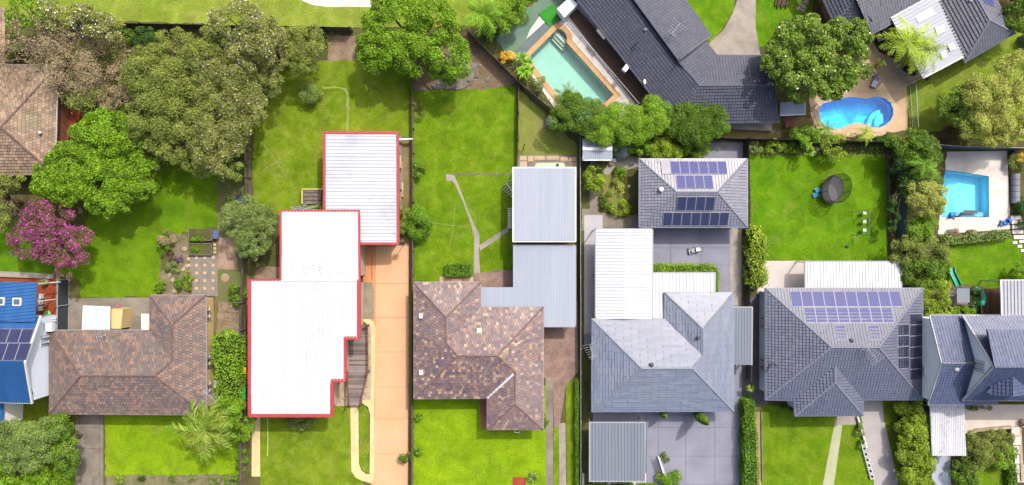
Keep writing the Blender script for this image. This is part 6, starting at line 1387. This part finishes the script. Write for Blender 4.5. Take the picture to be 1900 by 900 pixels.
p = P(1023,228); bq = thing('barbecue', 'covered barbecue under a lilac tarpaulin in the side yard', 'barbecue', p); m = MB()
m.hull8([p+Vector(q) for q in ((-.65,-.55,.02),(.75,-.4,.02),(.65,.5,.02),(-.75,.45,.02),(-.5,-.35,.95),(.55,-.3,.9),(.5,.35,.92),(-.5,.35,1.0))]); m.build('cover', plain('lilac_tarp', C(176,172,206), .6, var=.25), bq); m = MB(); m.tube(p+Vector((-.2,.45,.5)), p+Vector((-.25,.75,.1)), .12, .2, 8); m.build('cover_fold', plain('lilac_tarp2', C(166,164,200), .6, var=.25), bq)
p = P(1020,309,1.2); m = MB(); wt = thing('water_tank', 'slim pale green ribbed water tank behind the carport', 'tank', (p.x,p.y,0))
pts = [(p.x+sx*1.25+.35*math.cos(t)*1, p.y+.35*math.sin(t)) for sx, t0 in ((1,-90),(-1,90)) for t in [math.radians(t0+22.5*k) for k in range(9)]]; m.prism(pts, 0, 1.7); GT = plain('tank_green', C(196,214,180), .5); m.build('tank_body', GT, wt)
for k in range(9): m = MB(); m.box((p.x-1.2+.3*k, p.y, 1.715), (.1,.62,.05)); m.build('rib', GT, wt)
m = MB(); m.lathe((p.x+.8,p.y+.1,1.7), [(.16,0),(.16,.08),(.1,.09)], 10); m.build('lid', DARK, wt)
m = MB(); p = P(947,405,1.9); la = thing('louvred_awning', 'pale louvred window awning on the carport side wall', 'awning', (p.x,p.y,0))
for k in range(12): q = P(947,387+k*3.2,1.9); m = MB(); m.box(q, (.55,.12,.03), 0, Matrix.Rotation(.5,3,'X')); m.build('louvre', GUTTER_WHITE, la)
for k in (0,1): m = MB(); m.bar(P(944+k*6,385,1.88), P(944+k*6,425,1.88), .04, .05); m.build('side_rail', plain('teal_rail%d' % k, C(150,186,180), .5), la)
m = MB(); p = P(974,266,2.0); m.tube(P(970,280), p, .05); m.box(p, (.5,.16,.1)); m.single('lamp_post', TIMBER, 'short post with pale crosspiece in the side yard', 'post')
for i, (x, y, r, lf) in enumerate(((1134,302,.28,None),(1139,298,.2,None),(1143,314,.26,L_DEEP),(1141,338,.36,L_OLIVE),(1166,346,.14,None))): pot('plant_pot', ('empty clay ring pot near the garden shed','small pale pot near the garden shed','dark pot with plant on the garden path','large clay pot in the vegetable garden','tiny white pot at the edge of the vegetable garden')[i], x, y, r, .35, (STONE, WHITE, STEEL_DK, TIMBER, WHITE)[i], lf, i)
m = MB(); rs = np.random.RandomState(4); p = P(1155,280,1.0); m.lathe((p.x,p.y,0), [(1.05,.1),(.95,.7),(.7,1.2),(.35,1.5),(.02,1.55)], 9); m.v = [(v[0]+rs.normal()*.1, v[1]+rs.normal()*.1, v[2]+rs.normal()*.08) for v in m.v]; m.single('garden_net', netmat('netting', C(178,196,178), .6), 'pale green bird netting draped over a bush', 'net')
m = MB(); p = P(1100,303,.3); m.box(p, (.5,.42,.5)); m.box(p+Vector((0,0,.28)), (.54,.46,.05)); m.single('storage_box', plain('purple_box', C(110,100,160), .5), 'small purple box beside the garden shed', 'box')
# lawn mower
p = P(1283,466); lm = thing('lawn_mower', 'small grey lawn mower parked on the concrete courtyard', 'mower', p); m = MB(); m.box(p+Vector((0,0,.25)), (.75,.5,.2), .3); m.lathe(p+Vector((0,0,.35)), [(.2,0),(.2,.15),(.1,.22)], 10); m.build('mower_body', GUTTER_GREY, lm)
for dx, dy in ((-.35,-.3),(.35,-.2),(-.4,.2),(.3,.35)): m = MB(); m.tube(p+Vector((dx,dy,.13)), p+Vector((dx,dy+.07,.13)), .13, n=10); m.build('wheel', DARK, lm)
m = MB(); m.path([p+Vector((.3,-.15,.3)), p+Vector((1.05,.0,.95)), p+Vector((1.0,.4,.95)), p+Vector((.25,.3,.3))], .02); m.build('handle', STEEL_DK, lm); m = MB(); m.box(p+Vector((.6,.2,.45)), (.5,.4,.3), .2); m.build('grass_catcher', WHITE, lm)
# white patio chairs at blue house
def chair(label, px, py, rz, mat=WHITE, group=None):
    p = P(px, py); c = thing('garden_chair', label, 'chair', p, group); R = Matrix.Rotation(rz, 3, 'Z')
    m = MB(); m.box(p+Vector((0,0,.43)), (.5,.5,.05), rz); m.build('seat', mat, c); m = MB(); m.box(p+R@Vector((-.24,0,.7)), (.05,.5,.5), rz); m.build('backrest', mat, c)
    for dx in (-.2,.2):
        for dy in (-.2,.2): q = p+R@Vector((dx,dy,0)); m = MB(); m.box(q+Vector((0,0,.21)), (.05,.05,.42)); m.build('leg', mat, c)
    for dy in (-.24,.24): q = p+R@Vector((0,dy,.62)); m = MB(); m.box(q, (.5,.04,.04), rz); m.build('armrest', mat, c)
for i, y in enumerate((549,560,571)): chair('%s white plastic chair in the row beside the blue roof' % ('top','middle','bottom')[i], 82-i, y, math.pi)
m = MB(); p = P(86,583,.3); m.lathe((p.x,p.y,.05), [(.3,0),(.45,.12),(.3,.24),(.1,.2)], 14); m.single('inflatable_ring', plain('lime_vinyl', C(150,206,90), .4), 'lime green inflatable on the red patio', 'toy', smooth=True)
m = MB(); p = P(90,586,.3); m.hull8([p+Vector(q) for q in ((-.5,-.25,-.25),(.4,-.3,-.25),(.45,.1,-.25),(-.4,.25,-.25),(-.45,-.2,.05),(.3,-.25,.0),(.4,.1,.05),(-.35,.2,.08))]); m.single('inflatable_mat', plain('mint_vinyl', C(170,224,206), .4), 'mint inflatable mat on the red patio', 'toy')
m = MB(); p = P(88,592,.25); m.hull8([p+Vector(q) for q in ((-.6,-.15,-.2),(.5,-.2,-.2),(.5,.1,-.2),(-.5,.15,-.2),(-.55,-.12,.05),(.45,-.18,.05),(.45,.1,.05),(-.45,.12,.05))]); m.single('inflatable_mat', plain('pink_vinyl', C(236,90,150), .4), 'hot pink inflatable mat on the red patio', 'toy')
pot('plant_pot', 'grey pot with plant on the red patio by the white rail', 88, 523, .3, .4, GUTTER_GREY, L_GREYG, 7)
m = MB(); m.bar(P(70,526,2.2), P(112,523,2.2), .08, .08); m.bar(P(112,523), P(112,523,2.2), .08, .08, up=Vector((0,1,0))); m.single('pergola_beam', WHITE, 'white pergola beam reaching over the red patio', 'beam')
for y in (594, 598): m = MB(); m.bar(P(74,y+4,2.3), P(104,y-4,2.3), .08, .08); m.bar(P(104,y-4,0), P(104,y-4,2.3), .07, .07, up=Vector((0,1,0))); m.single('pergola_beam', WHITE, '%s white beam at the lower end of the red patio' % ('upper' if y == 594 else 'lower'), 'beam')
m = MB(); m.path([P(496,776,.04), P(497,800,.04), P(496.5,846,.04)], .045); m.single('garden_hose', plain('pale_hose', C(190,226,130), .5), 'straight pale green hose on the front lawn below the white roof', 'hose')
m = MB(); cc = P(500,508); m.prism([(P(520,496).x, P(520,496).y)] + [(cc.x + 1.5*math.cos(a_) - .1, cc.y - .2 + 1.0*math.sin(a_)) for a_ in [math.radians(90+15*k) for k in range(13)]] + [(P(520,522).x, P(520,522).y)], -.05, .12); m.single('paved_step', LITTER, 'rounded tan paved landing left of the white roof', 'step')
m = MB(); p = P(216,571,.4); m.lathe((p.x,p.y,0), [(.25,0),(.3,.35),(.2,.5),(.02,.52)], 10); m.single('bucket', plain('pink_bucket', C(224,84,120), .5), 'pink bucket beside the tan shed', 'bucket')
m = MB(); m.path([P(404,560,2.1), P(446,562,2.1)], .03); m.path([P(446,562), P(446,562,2.1)], .04); m.path([P(404,560), P(404,560,2.1)], .04); m.single('vine_wire', TIMBER, 'timber post and rail arch over the dirt side yard', 'arch')
# timber steps and pile behind white roof
stp_ = thing('timber_steps', 'timber garden steps beside the red trimmed shed', 'steps', P(580,366))
for k in range(4): m = MB(); q = P(580,354+k*7,.5-.1*k); m.box((q.x,q.y,(.5-.1*k)/2), (1.9,.38,.5-.1*k)); m.build('tread', TIMBER, stp_)
m = MB(); m.bar(P(560,351,.5), P(600,351,.5), .15, .2); m.bar(P(561,351,.5), P(561,378,.5), .15, .2); m.build('edge_beam', plain('pale_timber', C(214,200,130), .8), stp_)
r_ = random.Random(3)
for k in range(12): a = P(545+r_.uniform(0,38), 383+r_.uniform(-4,5), 1.2+.05*k); an = r_.uniform(-.5,.5); m = MB(); m.tube(a-Vector((math.cos(an),math.sin(an),0))*.8, a+Vector((math.cos(an),math.sin(an),0))*.8, .03, n=5); m.v = [(v[0],v[1],v[2]-1.1) for v in m.v]; m.single('scrap_pole', ALU, 'silvery pole in the jumbled pile behind the white roof', 'pole', 'pile of silvery poles')
for k, (x, y, l_, wd) in enumerate(((743,268,2.0,.3),(745,285,1.6,.25),(742,300,1.4,.35),(746,318,2.4,.22),(743,335,2.0,.3),(747,352,1.6,.2),(743,372,1.9,.25),(745,388,1.3,.25))):
    m = MB(); p = P(x,y,.2); m.box(p, (wd,l_,.16+.02*(k%3))); m.single('timber_plank', (LITTER, TIMBER, STONE)[k%3], '%s loose plank from the top along the red trimmed shed wall' % ('first','second','third','fourth','fifth','sixth','seventh','eighth')[k], 'plank', 'planks along the shed wall')
m = MB(); m.bar(P(738,259,.9), P(766,258,.9), .12, .5); m.bar(P(740,259,0), P(740,259,.9), .1, .1, up=Vector((0,1,0))); m.single('side_gate', WALL_WHITE, 'short white gate between red trimmed shed and boundary', 'gate')
# white blocks by the driveway
for k in range(7):
    t = k/6; x = 1600+t*17; y = 822+t*62; m = MB(); c = P(x, y, .2); R_ = -.28+.02*k
    for (dx, dy, sx, sy) in ((0,.22,.42,.06),(0,-.22,.42,.06),(-.18,0,.06,.38),(.18,0,.06,.38)): q = Matrix.Rotation(-1.32,3,'Z') @ Vector((dy,dx,0)); m.box(c+q, (sy if sy > .1 else sy, sx, .3) if False else (sx if abs(dx) < .01 else sx, sy, .3), .27)
    m.single('breeze_block', WHITE, '%s hollow white block in the row along the front driveway' % ('topmost','second','third','fourth','fifth','sixth','lowest')[k], 'block', 'white blocks along the driveway')
m = MB(); m.bar(P(1590,772,.2), P(1607,830,.2), .14, .4); m.single('garden_wall', WHITE, 'low white rendered edge wall beside the front driveway', 'wall')
m = MB(); m.bar(P(1412,762,.1), P(1414,892,.1), .1, .25); m.single('timber_edging', TIMBER, 'timber edging between long hedge and front lawn', 'edging')
m = MB(); m.bar(P(1221,846,1.2), P(1231,878,1.2), .1, .1)
for k in range(9): q = P(1221+10*k/8, 846+32*k/8); m.box((q.x,q.y,.6), (.08,.12,1.2))
m.bar(P(1221,846,.2), P(1231,878,.2), .08, .1); m.single('picket_gate', WHITE, 'white picket gate beside the concrete forecourt', 'gate')
# sun lounge near kidney pool, loungers on terrace
p = P(1622,152); lg = thing('pool_lounger', 'lounger with grey and white towel beside the kidney pool', 'lounger', p); m = MB(); m.box(p+Vector((0,0,.3)), (.6,1.5,.08), -.4); m.build('seat', plain('sling', C(120,120,140), .7), lg); m = MB(); m.box(p+Vector((-.15,-.3,.37)), (.55,.7,.05), -.4); m.build('towel', plain('towel', C(214,214,226), .9), lg)
for dx, dy in ((-.2,.6),(.3,.5),(-.4,-.5),(.1,-.6)): m = MB(); m.box(p+Vector((dx,dy,.13)), (.05,.05,.26)); m.build('leg', DARK, lg)
for i, (x, y) in enumerate(((1628,70),(1642,63))): p = P(x,y); s_ = thing('outdoor_armchair', ('left','right')[i]+' pale cushioned armchair under the silver patio roof edge', 'chair', p); m = MB(); m.box(p+Vector((0,0,.35)), (.55,1.0,.2), .45); m.build('cushion', plain('cushion%d' % i, C(216,206,196), .9), s_); m = MB(); m.box(p+Vector((0,0,.2)), (.75,1.2,.2), .45); m.build('base', TIMBER_DARK, s_)
m = MB(); p = P(1692,128,.9); m.box(p, (1.3,.8,.9), -.5); m.box(p+Vector((0,0,.5)), (1.4,.9,.08), -.5); m.single('outdoor_kitchen', DARK, 'black outdoor kitchen bench under the silver patio roof', 'bench')
# shed & table near charcoal house
canopy('lean_to', 'small pale lean-to roof at the end of the charcoal house', [[(1448,190,2.2),(1494,190,2.2),(1494,212,2.0),(1448,214,2.0)]], ROOF_PALE, GUTTER_WHITE, .3, .05, .03, [(1450,212,2.0),(1492,210,2.0)], cat='shed', rim=[(1494,190,2.2),(1494,212,2.0),(1448,214,2.0)])
p = P(1460,226); tb = thing('picnic_table', 'red brown timber table beside the charcoal house', 'table', p)
for k in range(6): m = MB(); m.box(p+Vector((-.38+.15*k,0,.74)), (.13,1.4,.04)); m.build('plank', REDRAIL, tb)
for dx, dy in ((-.35,-.6),(.35,-.6),(.35,.6),(-.35,.6)): m = MB(); m.box(p+Vector((dx,dy,.36)), (.08,.08,.72)); m.build('leg', TIMBER_DARK, tb)
m = MB(); m.bar(P(1352,232,.0)+Vector((0,0,.25)), P(1430,236,.0)+Vector((0,0,.25)), 1.0, .35); m.single('concrete_ledge', CONC, 'pale concrete ledge under the charcoal eaves', 'ledge')
# right edge: concrete blocks, toys, steps
for k in range(5): m = MB(); q = P(1884,328+k*11,.35); m.tube(q+Vector((0,.3,0)), q-Vector((0,.3,0)), .42, n=12); m.single('concrete_pipe', CONC_BLUE, '%s short grey concrete pipe of the row at the right edge' % ('topmost','second','third','fourth','lowest')[k], 'pipe', 'grey concrete pipes')
for k, (x, y) in enumerate(((1881,404),(1883,412),(1885,421),(1886,430),(1889,440))): m = MB(); q = P(x,y); m.box((q.x,q.y,.2-.03*k), (1.15,.42,.4-.06*k)); m.single('stone_step', PAVE_WHITE, '%s pale stone step leading down from the white paving' % ('topmost','second','middle','fourth','lowest')[k], 'step', 'pale steps from the pool')
for k, (x, y) in enumerate(((1882,450),(1891,457),(1894,448),(1897,465))): m = MB(); q = P(x,y); m.box((q.x,q.y,.06), (.5,.3,.12)); m.single('stepping_stone', PAVE_WHITE, 'small pale stepping stone in the slide lawn corner, %s' % ('leftmost','second lowest','upper middle','lowest')[k], 'stone', 'stepping stones on the slide lawn')
for k in range(6): m = MB(); q = P(1878+k*2.6, 798+k*17.5); m.box((q.x,q.y,.3-.04*k), (.85,.92,.4)); m.single('stair_tread', PAVE_WHITE, '%s cream tread of the front stair at bottom right' % ('topmost','second','third','fourth','fifth','lowest')[k], 'step')
for (a, b, l) in (((1808,797),(1872,791),'sandstone garden wall below the cream terrace'),((1790,806),(1808,797),'short angled sandstone wall by the carport'),((1887,792),(1892,890),'sandstone wall beside the front stair')): m = MB(); m.bar(P(*a)+Vector((0,0,.2)), P(*b)+Vector((0,0,.2)), .3, .5); m.single('garden_wall', STONE, l, 'wall')
BT = plain('blue_toy', C(40,120,210), .4); 
p = P(1763,399); cl = thing('pool_cleaner', 'blue pool cleaner with hose at the edge of the square pool', 'pool cleaner', p); m = MB(); m.lathe(p+Vector((0,0,.1)), [(.3,0),(.34,.15),(.2,.3),(.02,.34)], 10); m.build('cleaner_body', BT, cl); m = MB(); m.path([p+Vector((.2,-.1,.15)), p+Vector((.8,-.15,.12)), p+Vector((1.4,.15,.12)), p+Vector((2.2,.2,.1))], .06); m.build('hose', DARK, cl)
m = MB(); q = p+Vector((2.0,.2,.14)); m.hull8([q+Vector(v) for v in ((-.9,-.1,-.05),(.9,-.05,-.05),(.8,.3,-.05),(-.5,.35,-.05),(-.9,-.1,.03),(.9,-.05,.03),(.8,.3,.03),(-.5,.35,.03))]); m.build('net_bag', STEEL_DK, cl)
for k in (-1,1): m = MB(); m.path([p+Vector((0,0,.2)), p+Vector((.4*k,-.45,.1))], .06); m.build('brush_arm', REDRAIL, cl)
p = P(1862,412); ty = thing('ride_on_toy', 'bright blue ride on toy on the white pool paving', 'toy', p); m = MB(); m.box(p+Vector((.05,0,.35)), (.75,.4,.3), .5); m.box(p+Vector((.25,.15,.6)), (.3,.4,.35), .5); m.box(p+Vector((-.45,-.2,.25)), (.35,.25,.3), 1.0); m.build('toy_body', BT, ty)
for dx, dy in ((-.4,-.35),(.35,.3),(.3,-.3),(-.35,.1)): m = MB(); m.tube(p+Vector((dx,dy,.13)), p+Vector((dx,dy+.08,.13)), .13, n=10); m.build('wheel', plain('wheel_blue', C(30,70,150), .5), ty)
pot('plant_pot', 'yellow pot at the top right of the white paving', 1886, 298, .35, .5, plain('yellow_pot', C(226,180,40), .5), None, 1); pot('plant_pot', 'pale round pot at the top right of the white paving', 1879, 301, .25, .35, WHITE, None, 1); pot('plant_pot', 'pale pot with yellow flowers at the top right', 1883, 286, .4, .4, WHITE, F_YELLOW, 3)
# loose stones, rock and wood piles
for m in rocks('rock', '', [(1486,8,5),(1492,14,5),(1482,16,4),(1496,5,5),(1490,20,4)], STONE, 9): m.single('rock', STONE, 'tan boulder in the pile beside the top driveway lawn', 'rock', 'tan boulder pile')
for m in rocks('rock', '', [(690,660,0)] and [(676,706,3),(681,716,3.5),(677,728,4),(683,735,3),(688,690,2.5),(627,728,4),(640,738,4),(632,744,3.5)], STONE, 11): m.single('rock', STONE, 'pale rockery stone beside the timber ramp', 'rock', 'rockery stones by the ramp')
for k in range(7): q = P(1440+k*4, 2+(k%2)*4, .15); m = MB(); m.tube(q-Vector((.1,.5,0)), q+Vector((.1,.5,0)), .11, n=8); m.single('firewood_log', BARK, '%s log from the left in the firewood heap at the top' % ('first','second','third','fourth','fifth','sixth','seventh')[k], 'log', 'firewood heap')
p = P(286,311,.3); m = MB(); m.hull8([p+Vector(v) for v in ((-.6,-.25,-.25),(.5,-.3,-.25),(.6,.2,-.25),(-.4,.25,-.25),(-.5,-.2,.1),(.45,-.2,.15),(.5,.15,.12),(-.35,.2,.1))]); m.single('wheelbarrow_tray', ALU, 'grey metal tray under the broad green tree edge', 'tray')
